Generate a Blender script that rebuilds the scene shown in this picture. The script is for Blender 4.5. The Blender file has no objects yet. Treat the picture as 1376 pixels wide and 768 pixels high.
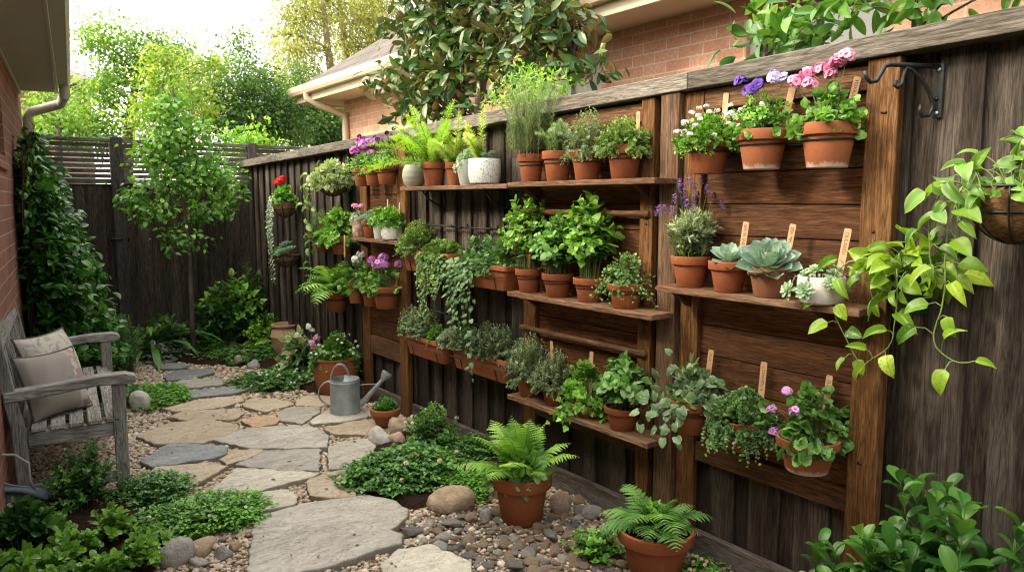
import bpy, math, random
import numpy as np
from mathutils import Vector, Matrix

PI = math.pi
SC = bpy.context.scene
COL = SC.collection
rad = math.radians

# ------------------------------------------------------------------ camera frame (metres, fence along +Y, eye 1.5 m up)
YAW, PITCH, FPX = rad(36.43), -rad(6.504), 1000.0
FW = np.array([math.sin(YAW)*math.cos(PITCH), math.cos(YAW)*math.cos(PITCH), math.sin(PITCH)])
RT = np.array([math.cos(YAW), -math.sin(YAW), 0.0])
UPV = np.cross(RT, FW)
EYE = np.array([0.0, 0.0, 1.5])

def ray(a, b): return FW + RT*(a-688)/FPX + UPV*(384-b)/FPX
def onX(a, b, X): d = ray(a, b); return EYE + d*(X/d[0])
def onY(a, b, Y): d = ray(a, b); return EYE + d*(Y/d[1])
def onZ(a, b, Z=0.0): d = ray(a, b); return EYE + d*((Z-1.5)/d[2])
def mpp(P): return float(np.dot(np.asarray(P)-EYE, FW))/FPX      # metres per photo pixel at a point

# ------------------------------------------------------------------ materials
MATS = {}
class NT:
    def __init__(s, name):
        s.m = bpy.data.materials.new(name); s.m.use_nodes = True
        s.t = s.m.node_tree; s.t.nodes.clear()
        s.out = s.n('ShaderNodeOutputMaterial')
    def n(s, typ, **kw):
        o = s.t.nodes.new(typ)
        for k, v in kw.items(): setattr(o, k, v)
        return o
    def set(s, sock, v):
        if isinstance(v, bpy.types.NodeSocket): s.t.links.new(v, sock)
        elif v is not None: sock.default_value = v
    def link(s, a, b): s.t.links.new(a, b)
    def mix(s, f, a, b, mode='MIX'):
        o = s.n('ShaderNodeMix', data_type='RGBA', blend_type=mode)
        s.set(o.inputs[0], f); s.set(o.inputs[6], col(a)); s.set(o.inputs[7], col(b)); return o.outputs[2]
    def math(s, op, a, b=None, c=None):
        o = s.n('ShaderNodeMath', operation=op); s.set(o.inputs[0], a)
        if b is not None: s.set(o.inputs[1], b)
        if c is not None: s.set(o.inputs[2], c)
        return o.outputs[0]
    def ramp(s, f, stops):
        o = s.n('ShaderNodeValToRGB'); s.set(o.inputs[0], f)
        e = o.color_ramp.elements
        while len(e) < len(stops): e.new(0.5)
        for k, (p, c) in enumerate(stops): e[k].position = p; e[k].color = col(c)
        return o.outputs[0]
    def mapr(s, f, a, b, c, d):
        o = s.n('ShaderNodeMapRange'); s.set(o.inputs[0], f)
        for k, v in zip((1, 2, 3, 4), (a, b, c, d)): o.inputs[k].default_value = v
        return o.outputs[0]
    def noise(s, vec, scale, detail=4.0, rough=0.55, dist=0.0):
        o = s.n('ShaderNodeTexNoise'); s.set(o.inputs['Vector'], vec)
        o.inputs['Scale'].default_value = scale; o.inputs['Detail'].default_value = detail
        o.inputs['Roughness'].default_value = rough; o.inputs['Distortion'].default_value = dist
        return o.outputs[0]
    def vor(s, vec, scale, out=0, feature='F1'):
        o = s.n('ShaderNodeTexVoronoi', feature=feature); s.set(o.inputs['Vector'], vec)
        o.inputs['Scale'].default_value = scale; return o.outputs[out]
    def mapping(s, vec, scale=(1, 1, 1), rot=(0, 0, 0), loc=(0, 0, 0)):
        o = s.n('ShaderNodeMapping'); s.set(o.inputs[0], vec)
        s.set(o.inputs[1], loc); o.inputs[2].default_value = rot; s.set(o.inputs[3], scale); return o.outputs[0]
    def obj(s): return s.n('ShaderNodeTexCoord').outputs['Object']
    def luv(s):
        a = s.n('ShaderNodeAttribute', attribute_name='luv'); x = s.n('ShaderNodeSeparateXYZ')
        s.link(a.outputs['Vector'], x.inputs[0]); return x.outputs
    def bump(s, h, strength=0.3, dist=0.01):
        o = s.n('ShaderNodeBump'); s.set(o.inputs['Height'], h)
        o.inputs['Strength'].default_value = strength; o.inputs['Distance'].default_value = dist
        return o.outputs[0]
    def done(s, color, rough=0.7, bump=None, metal=0.0, spec=0.5, transl=0.0, tcol=None):
        p = s.n('ShaderNodeBsdfPrincipled')
        s.set(p.inputs['Base Color'], col(color)); s.set(p.inputs['Roughness'], rough)
        s.set(p.inputs['Metallic'], metal); s.set(p.inputs['Specular IOR Level'], spec)
        if bump is not None: s.link(bump, p.inputs['Normal'])
        sh = p.outputs[0]
        if transl:
            t = s.n('ShaderNodeBsdfTranslucent'); s.set(t.inputs[0], col(tcol if tcol is not None else color))
            mx = s.n('ShaderNodeMixShader'); mx.inputs[0].default_value = transl
            s.link(sh, mx.inputs[1]); s.link(t.outputs[0], mx.inputs[2]); sh = mx.outputs[0]
        s.link(sh, s.out.inputs[0]); return s.m

def col(c):
    if isinstance(c, (tuple, list)) and len(c) == 3: return (c[0], c[1], c[2], 1.0)
    return c

def mat(name, fn):
    if name not in MATS: MATS[name] = fn(NT(name))
    return MATS[name]

def leafmat(name, dark, mid, light, vein=None, rough=0.42, transl=0.28, edge=None, edge_at=0.5, edge_soft=0.06, under=None, spots=None, spec=0.45):
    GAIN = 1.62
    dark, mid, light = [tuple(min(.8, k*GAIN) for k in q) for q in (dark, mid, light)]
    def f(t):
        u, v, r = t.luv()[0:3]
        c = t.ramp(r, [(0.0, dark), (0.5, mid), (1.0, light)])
        s = t.math('ABSOLUTE', t.math('SUBTRACT', u, 0.5))
        pos = t.obj()
        if edge is not None:
            nz = t.noise(pos, 60.0, 2.0)
            q = t.math('ADD', s, t.math('MULTIPLY', t.math('SUBTRACT', nz, 0.5), 0.42))
            c = t.mix(t.mapr(q, edge_at-edge_soft, edge_at+edge_soft, 0, 1), c, edge)
        if spots is not None:
            nz = t.noise(pos, 130.0, 2.0)
            c = t.mix(t.mapr(nz, 0.56, 0.62, 0, 0.85), c, spots)
        if vein is not None:
            c = t.mix(t.mapr(s, 0.012, 0.05, 0.75, 0), c, vein)
            w = t.math('SINE', t.math('MULTIPLY', t.math('ADD', v, t.math('MULTIPLY', s, -0.7)), 46.0))
            c = t.mix(t.mapr(w, 0.86, 1.0, 0, 0.32), c, vein)
        big = t.noise(pos, 7.0, 2.0)
        c = t.mix(1.0, c, t.ramp(big, [(0.3, (0.72, 0.74, 0.7)), (0.7, (1.18, 1.15, 1.1))]), 'MULTIPLY')
        tc = t.mix(1.0, c, (1.35, 1.40, 0.55), 'MULTIPLY')
        if under is not None:
            g = t.n('ShaderNodeNewGeometry'); c = t.mix(g.outputs['Backfacing'], c, under)
        return t.done(c, rough, transl=transl, tcol=tc, spec=spec)
    return mat(name, f)

def plain(name, c, rough=0.6, metal=0.0, var=0.15, scale=30.0, bump=0.0, spec=0.4):
    def f(t):
        nz = t.noise(t.obj(), scale, 5.0)
        cc = t.mix(1.0, c, t.ramp(nz, [(0.25, (1-var,)*3), (0.75, (1+var,)*3)]), 'MULTIPLY')
        return t.done(cc, rough, t.bump(nz, bump, 0.004) if bump else None, metal, spec)
    return mat(name, f)

def petal(name, c1, c2, center=None, transl=0.25):
    def f(t):
        u, v, r = t.luv()[0:3]
        c = t.mix(r, c1, c2)
        if center is not None: c = t.mix(t.mapr(v, 0.18, 0.45, 1, 0), c, center)
        return t.done(c, 0.6, transl=transl, spec=0.2)
    return mat(name, f)

def wood(name, axis, c1, c2, grey=None, greyamt=0.5, grain=1.0, rough=0.65, low_shade=None):
    """planks: grain runs along axis; each board's luv.z shifts tone and figure"""
    def f(t):
        r = t.luv()[2]
        sc = [26.0, 26.0, 26.0]; sc['XYZ'.index(axis)] = 1.6
        off = t.n('ShaderNodeCombineXYZ')
        for k in range(3): t.link(t.math('MULTIPLY', r, 37.0+11*k), off.inputs[k])
        p = t.mapping(t.obj(), tuple(sc), loc=off.outputs[0])
        wide = t.noise(p, 1.0, 3.0, 0.5, 1.2)
        fine = t.noise(p, 6.0*grain, 6.0, 0.72, 0.4)
        c = t.mix(t.mapr(wide, 0.3, 0.7, 0, 1), c1, c2)
        c = t.mix(t.mapr(fine, 0.44, 0.66, 0.0, 0.8), c, (c1[0]*.28, c1[1]*.26, c1[2]*.26))
        c = t.mix(t.mapr(t.noise(p, 2.1, 5.0, 0.65, 2.2), 0.46, 0.6, 0.0, 0.45), c, (c1[0]*.42, c1[1]*.38, c1[2]*.36))
        if grey is not None:
            g = t.noise(t.mapping(t.obj(), (7, 7, 7) if axis == 'X' else tuple(9 if a != axis else 1.1 for a in 'XYZ'), loc=off.outputs[0]), 1.0, 4.0, 0.6)
            c = t.mix(t.mapr(g, 0.42, 0.62, 0, greyamt), c, grey)
        ring = t.math('SINE', t.math('MULTIPLY', t.noise(p, .55, 3.0, .45, .6), 120.0)); c = t.mix(t.mapr(ring, .35, 1.0, 0, .55), c, (c1[0]*.38, c1[1]*.35, c1[2]*.33))
        isc = [150.0, 150.0, 150.0]; isc['XYZ'.index(axis)] = 14.0
        iso = t.noise(t.mapping(t.obj(), tuple(isc), loc=off.outputs[0]), 1.0, 6.0, 0.7)
        c = t.mix(1.0, c, t.ramp(iso, [(0.33, (0.5, 0.47, 0.45)), (0.66, (1.42, 1.42, 1.42))]), 'MULTIPLY')
        tone = t.mapr(r, 0, 1, 0.6, 1.45)
        tr = t.n('ShaderNodeCombineColor')
        for k in range(3): t.link(tone, tr.inputs[k])
        c = t.mix(1.0, c, tr.outputs[0], 'MULTIPLY')
        # sparse knots
        ks = [7.0, 7.0, 7.0]; ks['XYZ'.index(axis)] = 2.2
        kd = t.vor(t.mapping(t.obj(), tuple(ks), loc=off.outputs[0]), 0.8)
        c = t.mix(t.mapr(kd, 0.03, 0.12, 0.8, 0), c, (c1[0]*.25, c1[1]*.22, c1[2]*.2))
        if low_shade is not None:  # painted shade: wood colour darkens towards the ground, noise breaks up the edge
            sz = t.n('ShaderNodeSeparateXYZ'); t.link(t.obj(), sz.inputs[0])
            w = t.math('ADD', sz.outputs[2], t.math('MULTIPLY', t.noise(t.mapping(t.obj(), (3, 5, 1.5)), 1.0), 0.5))
            c = t.mix(t.mapr(w, low_shade[0], low_shade[1], 0.75, 0), c, low_shade[2])
        h = t.math('ADD', t.math('MULTIPLY', iso, 0.25), t.math('ADD', t.math('MULTIPLY', fine, 0.9), wide))
        rg = t.mapr(fine, 0.3, 0.7, rough-0.1, rough+0.15)
        return t.done(c, rg, t.bump(h, 0.8, 0.005), spec=0.16)
    return mat(name, f)

def brick(name, c1, c2, mortar, bw=0.235, bh=0.082, mw=0.011):
    def f(t):
        o = t.obj(); s = t.n('ShaderNodeSeparateXYZ'); t.link(o, s.inputs[0])
        cb = t.n('ShaderNodeCombineXYZ'); t.link(s.outputs[0], cb.inputs[0]); t.link(s.outputs[2], cb.inputs[1])
        b = t.n('ShaderNodeTexBrick'); t.link(cb.outputs[0], b.inputs['Vector'])
        b.inputs['Color1'].default_value = col(c1); b.inputs['Color2'].default_value = col(c2); b.inputs['Mortar'].default_value = col(mortar)
        b.inputs['Scale'].default_value = 1.0; b.inputs['Mortar Size'].default_value = mw/2; b.inputs['Mortar Smooth'].default_value = 0.3
        b.inputs['Bias'].default_value = -0.1; b.inputs['Brick Width'].default_value = bw; b.inputs['Row Height'].default_value = bh
        nz = t.noise(o, 45.0, 6.0, 0.7); n2 = t.noise(o, 2.2, 4.0)
        c = t.mix(1.0, b.outputs['Color'], t.ramp(nz, [(0.25, (0.7, 0.7, 0.7)), (0.75, (1.25, 1.2, 1.2))]), 'MULTIPLY')
        c = t.mix(t.mapr(nz, 0.6, 0.75, 0, 0.35), c, mortar)
        c = t.mix(1.0, c, t.ramp(n2, [(0.3, (0.8, 0.8, 0.8)), (0.7, (1.12, 1.12, 1.12))]), 'MULTIPLY')
        h = t.math('ADD', t.math('MULTIPLY', b.outputs['Fac'], -1.0), t.math('MULTIPLY', nz, 0.35))
        return t.done(c, 0.85, t.bump(h, 0.7, 0.008), spec=0.2)
    return mat(name, f)

# ------------------------------------------------------------------ mesh accumulator
class Acc:
    def __init__(s): s.V = []; s.F = []; s.L = []; s.n = 0; s.M = []
    def add(s, V, F, luv=None, rnd=0.5, mi=0):
        V = np.asarray(V, float).reshape(-1, 3)
        if luv is None:
            luv = np.zeros((len(V), 3)); luv[:, 0] = 0.5; luv[:, 2] = rnd
        s.V.append(V); s.L.append(np.asarray(luv, float))
        if isinstance(F, np.ndarray): s.F.append(F+s.n); s.M.append(np.full(len(F), mi))
        else:
            for k in (3, 4):
                g = [f for f in F if len(f) == k]
                if g: s.F.append(np.array(g)+s.n); s.M.append(np.full(len(g), mi))
            for f in F:
                if len(f) > 4: s.F.append(np.array([f])+s.n); s.M.append(np.full(1, mi))
        s.n += len(V)
    def box(s, lo, hi, rnd=0.5, mi=0):
        x0, y0, z0 = lo; x1, y1, z1 = hi
        V = [(x0,y0,z0),(x1,y0,z0),(x1,y1,z0),(x0,y1,z0),(x0,y0,z1),(x1,y0,z1),(x1,y1,z1),(x0,y1,z1)]
        s.add(V, np.array([(3,2,1,0),(4,5,6,7),(0,1,5,4),(1,2,6,5),(2,3,7,6),(3,0,4,7)]), rnd=rnd, mi=mi)
    def obox(s, c, ax, ay, az, half, rnd=0.5):
        c = np.array(c, float); V = []
        for k in range(8):
            sx, sy, sz = (1 if k & 1 else -1), (1 if k & 2 else -1), (1 if k & 4 else -1)
            V.append(c+np.array(ax)*half[0]*sx+np.array(ay)*half[1]*sy+np.array(az)*half[2]*sz)
        s.add(V, np.array([(0,2,3,1),(4,5,7,6),(0,1,5,4),(1,3,7,5),(3,2,6,7),(2,0,4,6)]), rnd=rnd)
    def tube(s, pts, r, k=8, rnd=0.5, caps=True):
        P = np.asarray(pts, float); n = len(P)
        R = np.full(n, r) if np.isscalar(r) else np.asarray(r, float)
        T = np.gradient(P, axis=0); T /= np.linalg.norm(T, axis=1)[:, None]+1e-9
        a = np.array([0, 0, 1.0]) if abs(T[0, 2]) < 0.9 else np.array([1.0, 0, 0])
        V = []
        for i in range(n):
            a = a - T[i]*np.dot(a, T[i]); a /= np.linalg.norm(a)+1e-9
            b = np.cross(T[i], a)
            for j in range(k):
                th = 2*PI*j/k; V.append(P[i]+R[i]*(a*math.cos(th)+b*math.sin(th)))
        F = []
        for i in range(n-1):
            for j in range(k): F.append((i*k+j, i*k+(j+1) % k, (i+1)*k+(j+1) % k, (i+1)*k+j))
        if caps: F.append(tuple(range(k-1, -1, -1))); F.append(tuple((n-1)*k+j for j in range(k)))
        s.add(V, F, rnd=rnd)
    def lathe(s, prof, k=40, c=(0, 0, 0), rnd=0.5, sx=1.0, sy=1.0):
        n = len(prof); V = []
        for r, z in prof:
            for j in range(k):
                th = 2*PI*j/k; V.append((c[0]+r*math.cos(th)*sx, c[1]+r*math.sin(th)*sy, c[2]+z))
        F = []
        for i in range(n-1):
            for j in range(k): F.append((i*k+j, i*k+(j+1) % k, (i+1)*k+(j+1) % k, (i+1)*k+j))
        s.add(V, np.array(F), rnd=rnd)
    def prism(s, poly, z0, z1, rnd=0.5):
        n = len(poly)
        V = [(x, y, z0) for x, y in poly]+[(x, y, z1) for x, y in poly]
        F = [tuple(range(n-1, -1, -1)), tuple(range(n, 2*n))]+[(i, (i+1) % n, n+(i+1) % n, n+i) for i in range(n)]
        s.add(V, F, rnd=rnd)
    def build(s, name, m, parent=None, smooth=True, sharp=None, bevel=None, loc=None, rot=None):
        me = bpy.data.meshes.new(name)
        V = np.concatenate(s.V) if s.V else np.zeros((0, 3))
        me.vertices.add(len(V)); me.vertices.foreach_set('co', V.astype(np.float32).ravel())
        cnt = np.concatenate([np.full(len(f), f.shape[1]) for f in s.F]) if s.F else np.zeros(0, int)
        idx = np.concatenate([f.ravel() for f in s.F]) if s.F else np.zeros(0, int)
        me.loops.add(len(idx)); me.loops.foreach_set('vertex_index', idx.astype(np.int32))
        me.polygons.add(len(cnt))
        st = np.concatenate([[0], np.cumsum(cnt)[:-1]]) if len(cnt) else np.zeros(0)
        me.polygons.foreach_set('loop_start', st.astype(np.int32))
        a = me.attributes.new('luv', 'FLOAT_VECTOR', 'POINT')
        a.data.foreach_set('vector', np.concatenate(s.L).astype(np.float32).ravel())
        for q in (m if isinstance(m, (list, tuple)) else [m]): me.materials.append(q)
        me.polygons.foreach_set('material_index', np.concatenate(s.M).astype(np.int32))
        me.update(calc_edges=True); me.validate()
        me.polygons.foreach_set('use_smooth', np.full(len(me.polygons), smooth))
        if smooth and sharp: me.set_sharp_from_angle(angle=rad(sharp))
        o = bpy.data.objects.new(name, me); COL.objects.link(o)
        if parent is not None: o.parent = parent
        if loc is not None: o.location = loc
        if rot is not None: o.rotation_euler = rot
        if bevel:
            b = o.modifiers.new('edge', 'BEVEL'); b.width = bevel; b.segments = 2; b.limit_method = 'ANGLE'; b.angle_limit = rad(40)
        return o

def tag(o, label=None, cat=None, group=None, kind=None):
    if label: o['label'] = label
    if cat: o['category'] = cat
    if group: o['group'] = group
    if kind: o['kind'] = kind
    return o

def thing(name, label, cat, loc=(0, 0, 0), group=None, rotz=0.0):
    o = bpy.data.objects.new(name, None); COL.objects.link(o)
    o.empty_display_size = 0.1
    o.location = tuple(float(v) for v in loc); o.rotation_euler = (0, 0, rotz)
    return tag(o, label, cat, group)

# ------------------------------------------------------------------ leaf templates
def grid_leaf(w, wf, nu=2, nv=4, fold=0.25, curl=0.5, base=0.0, wave=0.0, thick_cup=0.0):
    V = []; UV = []
    ang = base; y = z = 0.0
    for j in range(nv+1):
        v = j/nv; hw = w/2*wf(v)
        if j: ang = base-curl*v; y += math.cos(ang)/nv; z += math.sin(ang)/nv
        ny, nz = -math.sin(ang), math.cos(ang)
        for i in range(nu+1):
            s = -1+2*i/nu
            x = s*hw*math.cos(fold); h = abs(s)*hw*math.sin(fold)+thick_cup*hw*s*s+wave*math.sin(v*9+s*2)*abs(s)
            V.append((x, y+ny*h, z+nz*h)); UV.append((i/nu, v))
    F = []
    for j in range(nv):
        for i in range(nu):
            a = j*(nu+1)+i; F.append((a, a+1, a+nu+2, a+nu+1))
    return dict(v=np.array(V), f=np.array(F), uv=np.array(UV))

def wf_pow(a, b):
    m = (a/(a+b))**a*(b/(a+b))**b
    return lambda v: max(0.02, (max(v, 1e-4)**a*max(1-v, 1e-4)**b)/m)

def fan_leaf(rf, k=18, rings=2, cup=0.2, cy=0.5, ruffle=0.0):
    V = [(0, cy*0.72, 0)]; UV = [(0.5, 0.3)]
    for q in range(1, rings+1):
        for j in range(k):
            th = -PI/2+2*PI*j/k; r = rf(th)*0.5*q/rings
            rr = q/rings
            V.append((r*math.cos(th), cy+r*math.sin(th), cup*rr*rr*0.5+ruffle*rr*math.sin(th*5)))
            UV.append((0.5+0.5*rr*math.cos(th), 0.5+0.5*rr*math.sin(th)))
    T = [(0, 1+j, 1+(j+1) % k) for j in range(k)]
    F = []
    for q in range(rings-1):
        for j in range(k):
            a = 1+q*k+j; b = 1+q*k+(j+1) % k; F.append((a, a+k, b)); F.append((b, a+k, b+k))
    return dict(v=np.array(V), f=np.array(T+F), uv=np.array(UV))

LT = dict(
    dia=grid_leaf(0.55, wf_pow(.7, .9), 2, 2, 0.25, 0.5),
    diathin=grid_leaf(0.3, wf_pow(.7, .9), 2, 2, 0.25, 0.6),
    tiny=grid_leaf(0.6, wf_pow(.7, .7), 1, 3, 0.0, 0.5),
    needle=grid_leaf(0.13, wf_pow(.25, .5), 1, 2, 0.0, 0.35),
    silver=grid_leaf(0.2, wf_pow(.5, .6), 1, 3, 0.0, 0.5),
    basil=grid_leaf(0.66, wf_pow(.62, .8), 4, 6, 0.30, 1.0, base=0.3, thick_cup=-0.25),
    ovate=grid_leaf(0.56, wf_pow(.7, .9), 2, 5, 0.3, 0.7, base=0.2),
    laurelw=grid_leaf(0.52, wf_pow(.95, .62), 4, 8, 0.28, 0.75, base=0.25, thick_cup=0.04),
    laurel=grid_leaf(0.40, wf_pow(.75, .85), 4, 7, 0.33, 0.55, base=0.2, thick_cup=0.05),
    magn=grid_leaf(0.40, wf_pow(.8, .75), 2, 4, 0.35, 0.4, base=0.1),
    heart=grid_leaf(0.66, wf_pow(.46, 1.12), 6, 9, 0.36, 1.1, base=0.45, thick_cup=-0.08, wave=0.02),
    ivy=fan_leaf(lambda th: 0.72+0.30*max(0, math.cos(2.5*(th-PI/2)))**1.2+0.02*math.cos(9*th), 20, 2, -0.22),
    ger=fan_leaf(lambda th: (1.0+0.05*math.cos(9*th))*(0.45 if abs(th+PI/2) < 0.16 else 1.0), 20, 3, 0.55, ruffle=0.05),
    parsley=fan_leaf(lambda th: 0.78+0.22*math.cos(3*(th-PI/2))+0.10*math.cos(9*th), 16, 1, -0.2),
    round=fan_leaf(lambda th: 1.0, 8, 1, 0.3),
    strap=grid_leaf(0.085, wf_pow(.25, .45), 2, 10, 0.35, 1.9, base=0.25),
    hosta=grid_leaf(0.62, wf_pow(.55, .9), 4, 6, 0.22, 0.9, base=0.4),
    fat=grid_leaf(0.46, wf_pow(1.1, .42), 4, 5, 0.28, -0.5, base=-0.15, thick_cup=0.25),
    ech=grid_leaf(0.50, wf_pow(1.25, .45), 4, 6, 0.18, -0.75, base=-0.25, thick_cup=0.30),
    petal=grid_leaf(0.85, wf_pow(.8, .45), 2, 2, 0.15, 0.4, base=0.3),
    pinna=None,
)
def _pinna():
    n = 12; V = []; UV = []
    for j in range(n+1):
        v = j/n; hw = 0.15*(1-v**1.6)*(1.0 if j % 2 else 0.52)+0.012
        if j == 0: hw = 0.05
        for i, s in enumerate((-1, 0, 1)):
            V.append((s*hw, v*1.0+(0.045*abs(s) if j % 2 else 0), 0.03*abs(s)-0.16*v*v)); UV.append((i/2, v))
    F = []
    for j in range(n):
        for i in range(2):
            a = j*3+i; F.append((a, a+1, a+4, a+3))
    return dict(v=np.array(V), f=np.array(F), uv=np.array(UV))
LT['pinna'] = _pinna()
# the same leaf caught at other curls and widths, so neighbours differ
VAR = dict(heart=[LT['heart'], grid_leaf(0.60, wf_pow(.48, 1.2), 6, 9, 0.55, 1.5, base=0.6, wave=0.03), grid_leaf(0.70, wf_pow(.44, 1.0), 6, 9, 0.18, 0.5, base=0.25, thick_cup=0.1, wave=0.025), grid_leaf(0.56, wf_pow(.5, 1.2), 6, 9, 0.75, 1.0, base=0.3, wave=0.02)],
           laurelw=[LT['laurelw'], grid_leaf(0.46, wf_pow(1.0, .7), 4, 8, 0.45, 1.2, base=0.45, wave=0.015), grid_leaf(0.55, wf_pow(.9, .6), 4, 8, 0.12, 0.35, base=0.1, wave=0.02)],
           basil=[LT['basil'], grid_leaf(0.60, wf_pow(.65, .85), 4, 6, 0.5, 1.5, base=0.5, thick_cup=-0.3), grid_leaf(0.70, wf_pow(.6, .75), 4, 6, 0.15, 0.6, base=0.15, thick_cup=-0.2)],
           ovate=[LT['ovate'], grid_leaf(0.5, wf_pow(.75, .95), 2, 5, 0.55, 1.3, base=0.4), grid_leaf(0.62, wf_pow(.65, .85), 2, 5, 0.12, 0.3, base=0.05)])
def _floret(n=5, w=0.62, cup=0.25):
    V = []; F = []; UV = []
    for k in range(n):
        a = 2*PI*k/n; ca, sa = math.cos(a), math.sin(a); b = len(V)
        for (x, y, z, uu, vv) in ((0, .03, 0, .5, .1), (-w*.45, .34, cup*.4, 0, .6), (w*.45, .34, cup*.4, 1, .6), (-.16, .52, cup*.3, .3, 1), (.16, .52, cup*.3, .7, 1)):
            V.append((x*ca-y*sa, x*sa+y*ca, z)); UV.append((uu, vv))
        F += [(b, b+2, b+1), (b+1, b+2, b+4), (b+1, b+4, b+3)]
    return dict(v=np.array(V), f=np.array(F), uv=np.array(UV))
LT['floret'] = _floret()
LT['pansy'] = _floret(5, 0.95, 0.3)
LT['daisy'] = _floret(9, 0.34, 0.15)

def nrm(a): return a/(np.linalg.norm(a, axis=-1, keepdims=True)+1e-9)

def place(acc, T, P, D, N, S, R, flat=False):
    """instance template T: length axis y -> D, normal z -> ~N; flat: z -> D (for flowers facing D)"""
    P = np.asarray(P, float); M = len(P)
    if M == 0: return
    S = np.broadcast_to(np.asarray(S, float), (M,)); R = np.broadcast_to(np.asarray(R, float), (M,))
    y = nrm(np.asarray(D, float)); x = nrm(np.cross(y, np.asarray(N, float))); z = np.cross(x, y)
    if flat: y, z = -z, y
    tv = T['v']; n = len(tv)
    V = P[:, None, :]+S[:, None, None]*(tv[None, :, 0:1]*x[:, None]+tv[None, :, 1:2]*y[:, None]+tv[None, :, 2:3]*z[:, None])
    F = (T['f'][None]+(np.arange(M)*n)[:, None, None]).reshape(-1, T['f'].shape[1])
    L = np.zeros((M, n, 3)); L[:, :, :2] = T['uv'][None]; L[:, :, 2] = R[:, None]
    acc.add(V.reshape(-1, 3), F, L.reshape(-1, 3))

def tubes(acc, C, r0, r1, k=4, rnd=0.5):
    """many thin stems at once: C is (n, segs, 3)"""
    n, m, _ = C.shape
    if n == 0: return
    T = nrm(np.gradient(C, axis=1)); a = np.cross(T, np.array([0.31, 0.77, 0.55])); a = nrm(a); b = np.cross(T, a)
    r0 = np.broadcast_to(np.asarray(r0, float), (n,)); r1 = np.broadcast_to(np.asarray(r1, float), (n,))
    rr = r0[:, None]+(r1-r0)[:, None]*np.linspace(0, 1, m)[None]
    th = 2*PI*np.arange(k)/k
    V = C[:, :, None, :]+rr[:, :, None, None]*(a[:, :, None, :]*np.cos(th)[None, None, :, None]+b[:, :, None, :]*np.sin(th)[None, None, :, None])
    i = np.arange(m-1)[:, None]; j = np.arange(k)[None]
    q = np.stack([i*k+j, i*k+(j+1) % k, (i+1)*k+(j+1) % k, (i+1)*k+j], -1).reshape(-1, 4)
    F = (q[None]+(np.arange(n)*m*k)[:, None, None]).reshape(-1, 4)
    acc.add(V.reshape(-1, 3), F, rnd=rnd)

def place_var(acc, name, P, D, N, S, R):
    T = VAR.get(name)
    if not T: return place(acc, LT[name], P, D, N, S, R)
    P, D, N = (np.asarray(v, float) for v in (P, D, N)); m = len(P)
    S = np.broadcast_to(np.asarray(S, float), (m,)); R = np.broadcast_to(np.asarray(R, float), (m,))
    h = (np.abs(np.sin(P[:, 0]*913.7+P[:, 1]*571.3+P[:, 2]*337.9))*977.0).astype(int) % len(T)
    for k, t in enumerate(T): q = h == k; place(acc, t, P[q], D[q], N[q], S[q], R[q])

def bez(A, B, C, t):
    t = np.asarray(t)[None, :, None]; A, B, C = A[:, None], B[:, None], C[:, None]
    return (1-t)**2*A+2*t*(1-t)*B+t*t*C, 2*(1-t)*(B-A)+2*t*(C-B)

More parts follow.
